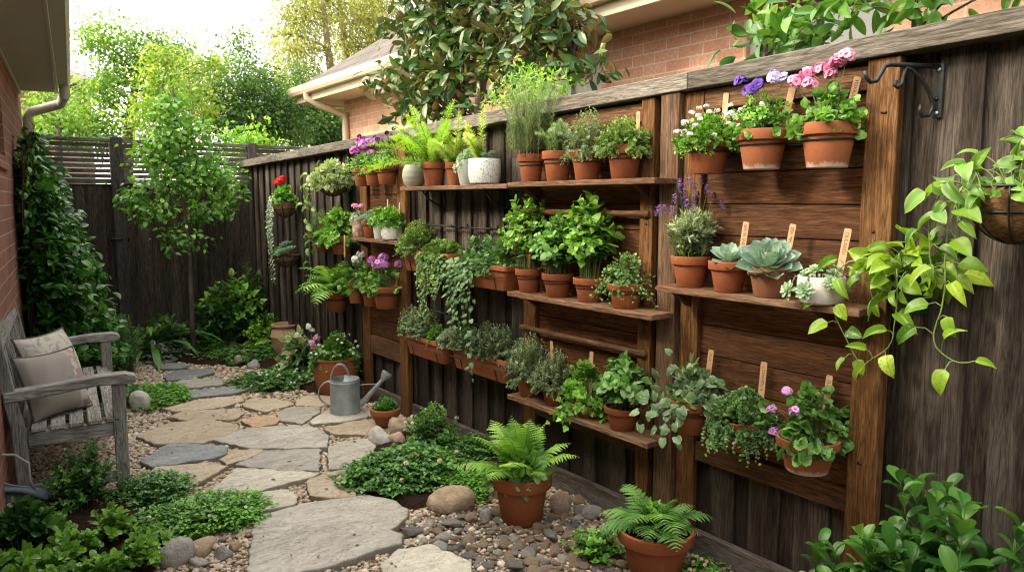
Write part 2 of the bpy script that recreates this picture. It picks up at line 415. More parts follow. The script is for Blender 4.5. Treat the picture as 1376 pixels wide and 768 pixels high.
def bush(g, leaf, stem, R, H, tmpl, ll, n=30, nodes=6, per=2, start=0.25, ang=0.9, br=0.3, sag=0.0, k0=0.7, k1=1.05,
         up=0.6, stem_r=0.0015, z0=0.0, flatk=1.0, szp=0.3, jit=0.35, rbias=0.15, maxth=1.5, off=(0, 0), wall=None, lightz=0.45, pw=0.75):
    """dome of leafy shoots: every shoot is a Bezier from the crown's base to a point on an ellipsoid (R, R, H)"""
    ph = g.uniform(0, 2*PI, n); th = maxth*g.uniform(0, 1, n)**pw; kk = g.uniform(k0, k1, n)
    lump = 1+0.13*np.sin(3*ph+g.uniform(0, 6))+0.09*np.sin(5*ph+g.uniform(0, 6))
    E = np.stack([R*np.sin(th)*np.cos(ph)*lump, R*np.sin(th)*np.sin(ph)*lump*flatk, H*np.cos(th)-sag*np.sin(th)**2], 1)*kk[:, None]
    E[:, 0] += off[0]; E[:, 1] += off[1]
    if wall is not None: E[:, 0] = np.minimum(E[:, 0], wall)
    bp = g.uniform(0, 2*PI, n); bq = br*R*np.sqrt(g.uniform(0, 1, n))
    B = np.stack([bq*np.cos(ph)*0.8+bq*np.cos(bp)*0.3, (bq*np.sin(ph)*0.8+bq*np.sin(bp)*0.3)*flatk, np.zeros(n)], 1)
    mid = B*(1-up*0.3)+E*0.5*(1-up)+np.stack([E[:, 0]*0.3*up, E[:, 1]*0.3*up, np.abs(E[:, 2])*0.75+0.25*H], 1)*up
    E[:, 2] += z0; B[:, 2] += z0; mid[:, 2] += z0
    ts = np.linspace(0, 1, 6); C, _ = bez(B, mid, E, ts)
    if stem is not None: tubes(stem, C, stem_r, stem_r*0.5)
    t = np.linspace(start, 1.0, nodes)
    tj = np.clip(t, 0, 1)
    P, T = bez(B, mid, E, tj); T = nrm(T)
    P = P.reshape(-1, 3); T = T.reshape(-1, 3)
    tt = np.tile(t, n); ni = np.tile(np.arange(nodes), n)
    a = np.cross(T, np.array([0.2, 0.5, 0.84])); a = nrm(a); b = np.cross(T, a)
    base = np.repeat(g.uniform(0, 6.28, n), nodes)+ni*(PI/2 if per == 2 else 2.4)
    for q in range(per):
        az = base+q*2*PI/per+g.normal(0, jit, len(base))
        perp = a*np.cos(az)[:, None]+b*np.sin(az)[:, None]
        A = ang*(1-0.45*tt**3)+g.normal(0, jit*0.5, len(base))
        D = T*np.cos(A)[:, None]+perp*np.sin(A)[:, None]
        N = T*np.sin(A)[:, None]-perp*np.cos(A)[:, None]+np.array([0, 0, 0.55])+g.normal(0, 0.12, D.shape)
        s = ll*(1-szp*tt)*g.uniform(0.7, 1.15, len(tt))
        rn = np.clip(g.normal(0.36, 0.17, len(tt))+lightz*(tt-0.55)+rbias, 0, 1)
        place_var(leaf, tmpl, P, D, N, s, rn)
    return E, nrm(E-mid)

def fern(g, leaf, stem, n, L, droop=1.2, z0=0.0, pairs=15, wid=0.26, th0=0.25, th1=1.1, az=None, wall=None):
    for k in range(n):
        ph = (az[0]+(az[1]-az[0])*g.uniform() if az else 2*PI*k/n+g.normal(0, .25)); l = L*g.uniform(.65, 1.1); th = g.uniform(th0, th1)
        d = np.array([math.sin(th)*math.cos(ph), math.sin(th)*math.sin(ph), math.cos(th)])
        p = np.array([0, 0, z0]); pts = [p.copy()]; m = 16
        for i in range(m):
            p = p+d*l/m; d = d+np.array([0, 0, -droop/m*(0.4+1.2*i/m)]); d /= np.linalg.norm(d)
            if wall is not None and p[0] > wall: p[0] = wall
            pts.append(p.copy())
        C = np.array(pts); tubes(stem, C[None], 0.0022, 0.0007)
        t = np.linspace(0.14, 0.985, pairs); idx = t*(m); i0 = np.minimum(idx.astype(int), m-1); fr = (idx-i0)[:, None]
        P = C[i0]*(1-fr)+C[i0+1]*fr; T = nrm(C[i0+1]-C[i0])
        side = nrm(np.cross(T, np.array([0, 0, 1.0])+0.01)); N = np.cross(side, T)
        prof = np.sin(np.clip(t*0.86+0.17, 0, 1)*PI)**0.75*wid*l+0.008
        for sg in (1, -1):
            D = side*sg+T*0.42+N*(-0.10)+g.normal(0, .06, side.shape)
            place(leaf, LT['pinna'], P, D, N+g.normal(0, .08, N.shape), prof*g.uniform(.88, 1.08, pairs), np.clip(g.normal(.45, .15)+0.3*(t-.5), 0, 1))

def heads(g, acc, pos, rad_, count, fs, tmpl='floret', up=0.35, rb=0.0, squash=1.0):
    """flower heads: count florets facing outwards on a ball round each position"""
    for p in pos:
        d = nrm(g.normal(0, 1, (count, 3))+np.array([0, 0, up])); d[:, 2] = np.abs(d[:, 2])*0.9-0.12
        d = nrm(d); q = np.asarray(p)+d*rad_*g.uniform(.5, 1.1, (count, 1))*np.array([1, 1, squash])
        place(acc, LT[tmpl], q, d, g.normal(0, 1, (count, 3)), fs*g.uniform(.8, 1.15, count), np.clip(g.uniform(0, 1, count)*.8+rb, 0, 1), flat=True)

def vine(g, leaf, stem, pts, ll, tmpl='heart', step=0.07, r=0.0022, out=(-1, 0, 0.2), pet=0.03, start=0.0, size_end=0.8, spread=0.8, rb=0.0):
    P = np.asarray(pts, float)
    # Catmull-Rom style resampling
    seg = np.linalg.norm(np.diff(P, axis=0), axis=1); cum = np.concatenate([[0], np.cumsum(seg)]); tot = cum[-1]
    m = max(8, int(tot/0.02)); s = np.linspace(0, tot, m)
    C = np.stack([np.interp(s, cum, P[:, k]) for k in range(3)], 1)
    for _ in range(3): C[1:-1] = (C[:-2]+2*C[1:-1]+C[2:])/4
    C += np.cumsum(g.normal(0, 0.0012, C.shape), axis=0)*np.array([.6, 1, .6])
    tubes(stem, C[None], r, r*0.6, 5)
    out = np.array(out, float)
    k = 0; d = start*tot
    while d < tot:
        i = min(m-2, int(d/tot*(m-1))); p = C[i]; t = nrm(C[i+1]-C[i])
        sd = nrm(np.cross(t, out)); sg = 1 if k % 2 else -1
        e = p+sd*sg*pet*g.uniform(.5, 1.2)+out*pet*g.uniform(.3, 1.0)+np.array([0, 0, pet*g.uniform(-.2, .6)])
        mid = (p+e)/2+np.array([0, 0, pet*.25]); tubes(stem, np.array([[p, mid, e]]), r*.6, r*.45, 4)
        dirv = sd*sg*spread*g.uniform(.4, 1.2)+np.array([0, 0, -1.0])*g.uniform(.3, 1.0)+out*g.uniform(0, .5)
        nv = out*1.0+np.array([0, 0, .7])+g.normal(0, .3, 3)
        sz = ll*(1-(1-size_end)*d/tot)*g.uniform(.75, 1.15)
        place_var(leaf, tmpl, [e], [dirv], [nv], sz, np.clip(g.normal(.5, .24)+rb, 0, 1))
        d += step*g.uniform(.7, 1.3); k += 1
    place_var(leaf, tmpl, [C[-1]], [nrm(C[-1]-C[-3])+np.array([0, 0, -.4])], [out+np.array([0, 0, .7])], ll*size_end*.8, .7)

def plume(g, acc, stem, base, d, L, w, n=420, droop=0.5):
    p = np.array(base, float); d = np.array(d, float)/np.linalg.norm(d); pts = [p.copy()]
    for i in range(12):
        p = p+d*L/12; d = d+np.array([0, 0, -droop/12]); d /= np.linalg.norm(d); pts.append(p.copy())
    C = np.array(pts); tubes(stem, C[None], .002, .001)
    t = g.uniform(.06, 1, n); idx = t*12; i0 = np.minimum(idx.astype(int), 11); fr = (idx-i0)[:, None]
    P = C[i0]*(1-fr)+C[i0+1]*fr; T = nrm(C[i0+1]-C[i0]); a = nrm(np.cross(T, [.3, .2, .9])); b = np.cross(T, a)
    az = g.uniform(0, 6.28, n); pr = a*np.cos(az)[:, None]+b*np.sin(az)[:, None]
    prof = w*np.minimum(1, np.minimum(t*5+.3, (1.04-t)*3.2+.12))
    place(acc, LT['needle'], P, T*0.75+pr, T, prof*g.uniform(.8, 1.2, n)*1.25, np.clip(g.normal(.5, .2, n)+.25*(t-.5), 0, 1))

def rosette(g, acc, c, R, n=34, tmpl='ech', tilt0=1.45, tilt1=0.12, axis=(0, 0, 1), rb=0.0):
    ax = np.array(axis, float); ax /= np.linalg.norm(ax); a = nrm(np.cross(ax, [.31, .9, .2])); b = np.cross(ax, a)
    k = np.arange(n); f = (k+.5)/n; az = k*2.39996
    e = tilt0+(tilt1-tilt0)*f**0.8
    rr = a*np.cos(az)[:, None]+b*np.sin(az)[:, None]
    D = rr*np.cos(e)[:, None]+ax*np.sin(e)[:, None]; N = ax*np.cos(e)[:, None]-rr*np.sin(e)[:, None]
    P = np.array(c)+rr*(R*.05*f)[:, None]+ax*(R*.16*(1-f))[:, None]
    place(acc, LT[tmpl], P, D, N, R*(0.36+0.66*f**.8), np.clip(.75-.5*f+g.normal(0, .08, n)+rb, 0, 1))

def tree(g, leaf, wood_, trunk, r0, r1, lobes, ll, tmpl, cl, per, sig=0.13, limb_r=0.012, up=0.35, rb=0.0, droop=0.0, k=8, dens=1.0):
    """trunk polyline + leafy clusters inside ellipsoid lobes [(centre, radii)], each cluster on its own limb"""
    T = np.asarray(trunk, float)
    wood_.tube(T, np.linspace(r0, r1, len(T)), k)
    tt = np.linspace(0.3, 1, 24); f = tt*(len(T)-1); i0 = np.minimum(f.astype(int), len(T)-2); TP = T[i0]*(1-(f-i0))[:, None]+T[i0+1]*(f-i0)[:, None]
    A = []; B = []; C = []; big = []
    for (c, r) in lobes:
        c = np.array(c, float); r = np.array(r, float); n = max(3, int(cl*r[0]*r[1]*r[2]*4.2*dens))
        d = nrm(g.normal(0, 1, (n, 3))); q = g.uniform(0.25, 1.0, (n, 1))**0.45
        cc = c+d*q*r
        dist = np.linalg.norm(TP-c, axis=1)+np.maximum(0, TP[:, 2]-c[2]+0.25*r[2]+.1)*1.5; hub = c-np.array([0, 0, .35*r[2]]); b0 = TP[np.argmin(dist)]
        A.append(b0); C.append(hub); B.append(b0*.45+hub*.55+np.array([0, 0, .10*np.linalg.norm(hub-b0)])+g.normal(0, .03, 3)); big.append(1.0)
        for p in cc:
            b0 = hub+g.normal(0, .05, 3)*r; A.append(b0); C.append(p); B.append((b0+p)/2+np.array([0, 0, .15*np.linalg.norm(p-b0)])); big.append(.4)
        for p in cc[:0]:
            dist = np.linalg.norm((TP-p)*np.array([1, 1, 1.0]), axis=1)+np.maximum(0, TP[:, 2]-p[2]+0.1)*1.5
            b0 = TP[np.argmin(dist)]; A.append(b0); C.append(p); B.append(b0*.5+p*.5+np.array([0, 0, .12*np.linalg.norm(p-b0)])+g.normal(0, .04, 3))
        m = per*n
        which = np.repeat(np.arange(n), per); off = g.normal(0, 1, (m, 3))*sig*np.array([1, 1, .75]); P = cc[which]+off
        P[:, 2] -= droop*np.abs(off[:, 2])
        D = nrm(off+g.normal(0, .12, (m, 3)))+np.array([0, 0, -.25-droop]); N = g.normal(0, .45, (m, 3))+np.array([0, 0, 1.0])*up+nrm(P-c)*.6
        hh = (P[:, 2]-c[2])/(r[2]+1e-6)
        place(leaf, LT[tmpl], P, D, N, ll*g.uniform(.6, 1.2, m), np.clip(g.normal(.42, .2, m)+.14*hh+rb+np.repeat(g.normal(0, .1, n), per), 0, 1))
    Cv, _ = bez(np.array(A), np.array(B), np.array(C), np.linspace(0, 1, 6)); big = np.array(big); tubes(wood_, Cv, limb_r*big, limb_r*.35*big, 5)

# ================================================================== materials used by many things
G = np.random.default_rng
M_TERRA = mat('terracotta', lambda t: (lambda o, r: t.done(
    t.mix(t.mapr(t.noise(o, 9.0, 5.0, 0.65), 0.45, 0.75, 0, 0.55),
          t.mix(1.0, t.mix(t.noise(o, 60.0, 5.0), (0.215, 0.064, 0.024), (0.300, 0.100, 0.040)), t.ramp(r, [(0, (0.72, 0.68, 0.66)), (1, (1.15, 1.12, 1.1))]), 'MULTIPLY'),
          t.mix(t.mapr(r, .35, .65, 0, 1), (0.135, 0.043, 0.019), t.mix(t.mapr(t.noise(o, 35.0, 6.0, .75), .45, .65, 0, 1), (0.17, 0.06, 0.028), (0.40, 0.27, 0.20)))),
    0.8, t.bump(t.noise(o, 90.0, 4.0), 0.25, 0.002), spec=0.25))(t.obj(), t.luv()[2]))
M_TERRA_AGED = mat('aged_terracotta', lambda t: (lambda o, r: t.done(
    t.mix(t.mapr(t.noise(o, 14.0, 6.0, 0.7), 0.42, 0.62, 0, 0.8),
          t.mix(t.noise(o, 60.0, 5.0), (0.24, 0.09, 0.045), (0.31, 0.135, 0.078)), (0.20, 0.14, 0.10)),
    0.85, t.bump(t.noise(o, 90.0, 4.0), 0.35, 0.003), spec=0.2))(t.obj(), t.luv()[2]))
def _salt(t):
    o = t.obj(); s = t.n('ShaderNodeSeparateXYZ'); t.link(o, s.inputs[0])
    c = t.mix(t.noise(o, 60.0, 5.0), (0.28, 0.09, 0.037), (0.36, 0.13, 0.057))
    q = t.math('ADD', s.outputs[2], t.math('MULTIPLY', t.math('SUBTRACT', t.noise(o, 40.0, 5.0, 0.7), 0.5), 0.06))
    c = t.mix(t.mapr(q, 0.004, 0.018, 0.8, 0), c, (0.62, 0.50, 0.44))
    return t.done(c, 0.82, t.bump(t.noise(o, 90.0, 4.0), 0.25, 0.002), spec=0.25)
M_TERRA_SALT = mat('salted_terracotta', _salt)
M_SOIL = mat('potting_soil', lambda t: t.done(t.ramp(t.noise(t.obj(), 150.0, 5.0, 0.7), [(0.3, (0.012, 0.008, 0.006)), (0.7, (0.06, 0.038, 0.026))]), 0.95, t.bump(t.noise(t.obj(), 110.0, 4.0), 0.9, 0.01), spec=0.15))
M_BLACK = plain('black_iron', (0.018, 0.018, 0.02), 0.42, 0.3, 0.3, 60.0, 0.15)
M_GALV = plain('galvanised_steel', (0.33, 0.37, 0.39), 0.45, 0.55, 0.25, 14.0, 0.05)
M_STEM = plain('green_stem', (0.08, 0.13, 0.04), 0.6)
M_STEMW = plain('woody_stem', (0.10, 0.065, 0.04), 0.85)
M_STEMV = plain('vine_stem', (0.16, 0.24, 0.06), 0.5)
M_BARK = mat('bark', lambda t: t.done(t.ramp(t.noise(t.mapping(t.obj(), (30, 30, 5)), 1.0, 5.0, 0.6), [(0.3, (0.05, 0.038, 0.03)), (0.7, (0.19, 0.15, 0.12))]), 0.9, t.bump(t.noise(t.mapping(t.obj(), (40, 40, 6)), 1.0, 5.0), 0.7, 0.01), spec=0.2))
M_BARKP = plain('pale_bark', (0.26, 0.19, 0.14), 0.85, 0, 0.35, 12.0, 0.2)

W_FENCE = wood('weathered_fence', 'Z', (0.026, 0.0195, 0.0155), (0.060, 0.046, 0.037), (0.150, 0.130, 0.115), 0.6, low_shade=(0.1, 0.95, (0.020, 0.0145, 0.011)))
W_FENCED = wood('dark_fence', 'Z', (0.042, 0.032, 0.026), (0.085, 0.064, 0.051), (0.14, 0.118, 0.105), 0.45)
W_SLAT = wood('grey_slat', 'X', (0.10, 0.088, 0.080), (0.17, 0.155, 0.145), (0.20, 0.19, 0.185), 0.5)
W_CAP = wood('silvered_cap', 'Y', (0.10, 0.082, 0.066), (0.175, 0.155, 0.132), (0.225, 0.21, 0.19), 0.5)
W_PLINTH = wood('plinth_grey', 'Y', (0.085, 0.07, 0.06), (0.15, 0.13, 0.115), (0.19, 0.175, 0.165), 0.6)
W_POST = wood('stained_post', 'Z', (0.135, 0.062, 0.021), (0.215, 0.108, 0.043), None, rough=0.55, low_shade=(0.05, 0.7, (0.055, 0.024, 0.010)))
W_POSTD = wood('stained_post_grey', 'Z', (0.120, 0.064, 0.034), (0.185, 0.108, 0.062), (0.20, 0.14, 0.10), 0.4, rough=0.6, low_shade=(0.05, 0.5, (0.05, 0.026, 0.014)))
W_RAIL = wood('stained_rail', 'Y', (0.140, 0.066, 0.026), (0.225, 0.120, 0.058), (0.22, 0.155, 0.11), 0.3, rough=0.55, low_shade=(0.4, 1.0, (0.04, 0.018, 0.009)))
W_BOARD = wood('stained_board', 'Y', (0.088, 0.032, 0.011), (0.185, 0.077, 0.028), (0.165, 0.082, 0.04), 0.4, rough=0.55, low_shade=(0.35, 0.85, (0.036, 0.016, 0.008)))
W_SHELF = wood('shelf_board', 'Y', (0.150, 0.072, 0.036), (0.255, 0.140, 0.080), (0.25, 0.18, 0.13), 0.5, rough=0.6)
W_BENCH = wood('silvered_teak_x', 'X', (0.235, 0.225, 0.212), (0.36, 0.35, 0.335), (0.42, 0.415, 0.405), 0.55)
W_BENCHY = wood('silvered_teak_y', 'Y', (0.25, 0.238, 0.225), (0.38, 0.368, 0.352), (0.45, 0.443, 0.432), 0.55)
W_BENCHZ = wood('silvered_teak_z', 'Z', (0.215, 0.206, 0.195), (0.335, 0.325, 0.31), (0.40, 0.394, 0.385), 0.55)
W_TAG = plain('pale_stake', (0.56, 0.34, 0.20), 0.7, 0, 0.18, 40.0)

# ================================================================== sky, sun, camera
w = bpy.data.worlds.new('World'); SC.world = w; w.use_nodes = True
nt = w.node_tree; bg = nt.nodes['Background']
SUN_EL, SUN_AZ = rad(34), rad(-62)          # azimuth clockwise from +Y (the direction the garden runs)
sky = nt.nodes.new('ShaderNodeTexSky'); sky.sky_type = 'NISHITA'; sky.sun_disc = False
sky.sun_elevation = SUN_EL; sky.sun_rotation = SUN_AZ; sky.air_density = 1.0; sky.dust_density = 4.0; sky.ozone_density = 1.0
# thin bright overcast veil over the clear sky
tc = nt.nodes.new('ShaderNodeTexCoord'); nz = nt.nodes.new('ShaderNodeTexNoise'); nz.inputs['Scale'].default_value = 1.6; nz.inputs['Detail'].default_value = 5
nt.links.new(tc.outputs['Generated'], nz.inputs['Vector'])
rp = nt.nodes.new('ShaderNodeValToRGB'); nt.links.new(nz.outputs[0], rp.inputs[0])
rp.color_ramp.elements[0].position = 0.3; rp.color_ramp.elements[0].color = (64, 62, 59, 1)
rp.color_ramp.elements[1].position = 0.7; rp.color_ramp.elements[1].color = (75, 73, 69, 1)
mx = nt.nodes.new('ShaderNodeMix'); mx.data_type = 'RGBA'; mx.inputs[0].default_value = 0.8
nt.links.new(sky.outputs[0], mx.inputs[6]); nt.links.new(rp.outputs[0], mx.inputs[7]); 
# hazy aureole: the veil is brighter and warmer towards the low sun, dimmer behind the viewer
dt = nt.nodes.new('ShaderNodeVectorMath'); dt.operation = 'DOT_PRODUCT'; nt.links.new(tc.outputs['Generated'], dt.inputs[0])
dt.inputs[1].default_value = (math.sin(SUN_AZ)*math.cos(SUN_EL), math.cos(SUN_AZ)*math.cos(SUN_EL), math.sin(SUN_EL))
au = nt.nodes.new('ShaderNodeValToRGB'); mr = nt.nodes.new('ShaderNodeMapRange'); nt.links.new(dt.outputs['Value'], mr.inputs[0])
mr.inputs[1].default_value = -1.0; mr.inputs[2].default_value = 1.0; nt.links.new(mr.outputs[0], au.inputs[0])
e = au.color_ramp.elements; e[0].position = 0.30; e[0].color = (0.10, 0.107, 0.118, 1); e[1].position = 1.0; e[1].color = (1.0, 0.93, 0.80, 1)
e.new(0.55).color = (0.235, 0.242, 0.25, 1); e.new(0.8).color = (0.62, 0.60, 0.55, 1)
m2 = nt.nodes.new('ShaderNodeMix'); m2.data_type = 'RGBA'; m2.blend_type = 'MULTIPLY'; m2.inputs[0].default_value = 1.0
nt.links.new(mx.outputs[2], m2.inputs[6]); nt.links.new(au.outputs[0], m2.inputs[7]); nt.links.new(m2.outputs[2], bg.inputs[0])
bg.inputs[1].default_value = 0.15

sl = bpy.data.lights.new('sun', 'SUN'); sl.energy = 4.2; sl.angle = rad(10.0); sl.color = (1.0, 0.86, 0.62)
so = bpy.data.objects.new('sun', sl); COL.objects.link(so)
sd = Vector((math.sin(SUN_AZ)*math.cos(SUN_EL), math.cos(SUN_AZ)*math.cos(SUN_EL), math.sin(SUN_EL)))
so.rotation_euler = sd.to_track_quat('Z', 'Y').to_euler(); so.location = (0, 0, 20)

cd = bpy.data.cameras.new('camera'); cam = bpy.data.objects.new('camera', cd); COL.objects.link(cam)
cam.location = (0, 0, 1.5); cam.rotation_euler = (PI/2+PITCH, 0, -YAW); cd.lens = FPX/1376*36; cd.sensor_width = 36
cd.clip_start = 0.05; cd.clip_end = 600
cd.dof.use_dof = True; cd.dof.focus_distance = 3.3; cd.dof.aperture_fstop = 11.0
SC.camera = cam
SC.view_settings.view_transform = 'Standard'; SC.view_settings.look = 'None'; SC.view_settings.exposure = 0; SC.view_settings.gamma = 1
SC.cycles.use_denoising = True; SC.cycles.denoising_prefilter = 'ACCURATE'; SC.cycles.filter_width = 1.15
SC.cycles.max_bounces = 6; SC.cycles.diffuse_bounces = 4; SC.cycles.transmission_bounces = 4; SC.cycles.glossy_bounces = 2
SC.cycles.sample_clamp_indirect = 6.0

# ================================================================== ground
def fence_top(Y): return 2.045-0.0165*Y
def wall_x(Y): return 0.10+0.105*(Y-4.2)

M_EARTH = mat('earth', lambda t: t.done(t.mix(t.noise(t.obj(), 3.0, 5.0), (0.045, 0.035, 0.025), (0.05, 0.07, 0.025)), 0.95, t.bump(t.noise(t.obj(), 30.0, 5.0), 0.6, 0.02), spec=0.1))
def _gravel(t):
    o = t.obj(); c1 = t.vor(o, 75.0, 1); d = t.vor(o, 75.0, 0)
    x = t.n('ShaderNodeSeparateColor'); t.link(c1, x.inputs[0])
    c = t.ramp(x.outputs[0], [(0.0, (0.24, 0.16, 0.10)), (0.35, (0.42, 0.30, 0.21)), (0.7, (0.34, 0.26, 0.20)), (1.0, (0.55, 0.45, 0.35))])
    c = t.mix(t.mapr(d, 0.25, 0.7, 0, 0.85), c, (0.06, 0.04, 0.028))
    return t.done(c, 0.85, t.bump(t.math('MULTIPLY', d, -1.0), 0.9, 0.012), spec=0.2)
M_GRAVEL = mat('gravel', _gravel)
M_PEB = mat('pebble', lambda t: t.done(t.mix(t.mapr(t.noise(t.obj(), 120.0, 4.0), 0.3, 0.7, 0.0, 0.35), t.ramp(t.luv()[2], [(0.0, (0.23, 0.17, 0.12)), (0.3, (0.45, 0.35, 0.25)), (0.55, (0.40, 0.335, 0.265)), (0.8, (0.56, 0.47, 0.37)), (1.0, (0.68, 0.61, 0.53))]), (0.16, 0.10, 0.07)), 0.75, spec=0.3))
M_MULCH = mat('mulch', lambda t: t.done(t.ramp(t.noise(t.obj(), 60.0, 6.0, 0.75, 0.8), [(0.35, (0.014, 0.008, 0.006)), (0.65, (0.065, 0.035, 0.024))]), 0.95, t.bump(t.noise(t.obj(), 70.0, 6.0, 0.75), 1.0, 0.03), spec=0.1))

a = Acc(); a.add([(-150, -150, 0), (150, -150, 0), (150, 150, 0), (-150, 150, 0)], np.array([(0, 1, 2, 3)]))
tag(a.build('ground', M_EARTH, smooth=False), kind='structure')
a = Acc(); pl = [(wall_x(-1), -1.0), (2.45, -1.0), (2.45, 7.98), (wall_x(7.98), 7.98)]
a.add([(x, y, 0.004) for x, y in pl], [(0, 1, 2, 3)]); tag(a.build('gravel_path', M_GRAVEL, smooth=False), kind='structure')

def gpoly(px): return [tuple(onZ(a, b)[:2]) for a, b in px]
def inside(poly, x, y):
    c = False; n = len(poly); j = n-1
    for i in range(n):
        if (poly[i][1] > y) != (poly[j][1] > y) and x < (poly[j][0]-poly[i][0])*(y-poly[i][1])/(poly[j][1]-poly[i][1])+poly[i][0]: c = not c
        j = i
    return c
def inside_np(poly, X, Y):
    c = np.zeros(len(X), bool); n = len(poly); j = n-1
    for i in range(n):
        xi, yi = poly[i]; xj, yj = poly[j]
        c ^= ((yi > Y) != (yj > Y)) & (X < (xj-xi)*(Y-yi)/((yj-yi) if abs(yj-yi) > 1e-9 else 1e-9)+xi); j = i
    return c
BEDS = {
    'right_bed': gpoly([(492, 606), (480, 640), (500, 684), (560, 688), (600, 672), (655, 668), (735, 648), (742, 622), (640, 596), (560, 577)])+[],
    'back_bed': [(1.45, 7.98), (1.50, 7.35), (1.75, 6.95), (2.02, 6.7), (2.05, 6.0), (2.14, 5.1), (2.43, 4.9), (2.43, 7.98)],
    'left_bed': gpoly([(-160, 700), (60, 672), (110, 655), (190, 672), (215, 690), (250, 715), (215, 745), (200, 800), (180, 900), (-200, 900)]),
    'house_bed': [(wall_x(7.98)+.01, 7.98), (1.2, 7.98), (1.15, 7.2), (.98, 6.6), (.82, 6.0), (wall_x(6.0)+.01, 5.9)],
}
gb = G(5)
for nm, poly in BEDS.items():
    a = Acc(); xs = [p[0] for p in poly]; ys = [p[1] for p in poly]
    nx = int((max(xs)-min(xs))/0.04)+2; ny = int((max(ys)-min(ys))/0.04)+2
    X, Y = np.meshgrid(np.linspace(min(xs), max(xs), nx), np.linspace(min(ys), max(ys), ny), indexing='ij')
    ins = inside_np(poly, X.ravel(), Y.ravel())
    P = np.array(poly); Q = np.roll(P, -1, 0); D = np.full(nx*ny, 9.0)
    for p, q in zip(P, Q):
        tt = np.clip(((X.ravel()-p[0])*(q-p)[0]+(Y.ravel()-p[1])*(q-p)[1])/((q-p)@(q-p)+1e-9), 0, 1)
        D = np.minimum(D, np.hypot(X.ravel()-p[0]-tt*(q-p)[0], Y.ravel()-p[1]-tt*(q-p)[1]))
    Z = np.where(ins, 0.008+0.05*(1-np.exp(-D/0.07))+gb.normal(0, .004, nx*ny), -0.02)
    I = np.arange(nx*ny).reshape(nx, ny)
    F = np.stack([I[:-1, :-1], I[1:, :-1], I[1:, 1:], I[:-1, 1:]], -1).reshape(-1, 4)
    F = F[ins[F].any(1)]
    a.add(np.stack([X.ravel(), Y.ravel(), Z], 1), F); tag(a.build('soil_bed', M_MULCH), kind='structure')

# ------------------------------------------------------------------ flagstones (outlines in plan, top about 3 cm above the gravel)
def _flag(kind):
    c1, c2, c3 = {'grey': ((0.29, 0.27, 0.245), (0.39, 0.365, 0.335), (0.21, 0.195, 0.18)), 'tan': ((0.37, 0.305, 0.23), (0.45, 0.39, 0.31), (0.34, 0.235, 0.15)),
                  'blue': ((0.205, 0.215, 0.225), (0.27, 0.28, 0.29), (0.135, 0.14, 0.15)), 'pale': ((0.36, 0.335, 0.29), (0.44, 0.415, 0.365), (0.29, 0.255, 0.205)), 'rust': ((0.34, 0.225, 0.145), (0.42, 0.30, 0.205), (0.27, 0.165, 0.10))}[kind]
    def f(t):
        o = t.obj(); r_ = t.n('ShaderNodeObjectInfo').outputs['Random']; lc = t.n('ShaderNodeCombineXYZ'); t.link(t.math('MULTIPLY', r_, 31.0), lc.inputs[0]); q = t.mapping(o, (1.0, 2.2, 1.0), (0, 0, 0.5), lc.outputs[0])
        n1 = t.noise(q, 2.6, 6.0, 0.62, 0.8); n2 = t.noise(o, 45.0, 6.0, 0.7); n3 = t.noise(q, 8.0, 5.0, 0.6, 1.6)
        c = t.mix(t.mapr(n1, 0.35, 0.65, 0, 1), c1, c2)
        c = t.mix(t.mapr(n3, 0.5, 0.72, 0, 0.7), c, c3)
        c = t.mix(1.0, c, t.ramp(n2, [(0.3, (0.8, 0.8, 0.8)), (0.7, (1.15, 1.15, 1.15))]), 'MULTIPLY')
        vein = t.math('ABSOLUTE', t.math('SUBTRACT', t.noise(q, 3.3, 4.0, 0.6, 2.2), 0.5))
        c = t.mix(t.mapr(vein, 0.0, 0.007, 0.35, 0), c, (0.09, 0.07, 0.06))
        h = t.math('ADD', t.math('MULTIPLY', n3, 0.5), t.math('ADD', t.math('MULTIPLY', n2, 0.3), t.mapr(vein, 0, 0.012, -0.25, 0)))
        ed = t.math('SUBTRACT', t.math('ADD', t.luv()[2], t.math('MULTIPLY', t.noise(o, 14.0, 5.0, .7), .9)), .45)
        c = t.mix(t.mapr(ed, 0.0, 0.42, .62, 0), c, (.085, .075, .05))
        blot = t.noise(o, 6.0, 5.0, .7, .6); c = t.mix(t.mapr(blot, .52, .7, 0, .45), c, c3)
        ck = t.math('ABSOLUTE', t.math('SUBTRACT', t.noise(t.mapping(o, (.8, 3.2, 1), (0, 0, -.35), lc.outputs[0]), 2.4, 6.0, .6, 1.2), .52)); c = t.mix(t.mapr(ck, 0, .006, .6, 0), c, (.05, .042, .036))
        tn = t.n('ShaderNodeCombineColor'); tv = t.mapr(r_, 0, 1, .82, 1.15); [t.link(tv, tn.inputs[k]) for k in range(3)]; c = t.mix(1.0, c, tn.outputs[0], 'MULTIPLY')
        return t.done(c, 0.78, t.bump(h, 0.7, 0.012), spec=0.2)
    return mat('flagstone_'+kind, f)
def cp(l): return [(x/2.206+160, y/2.206+420) for x, y in l]
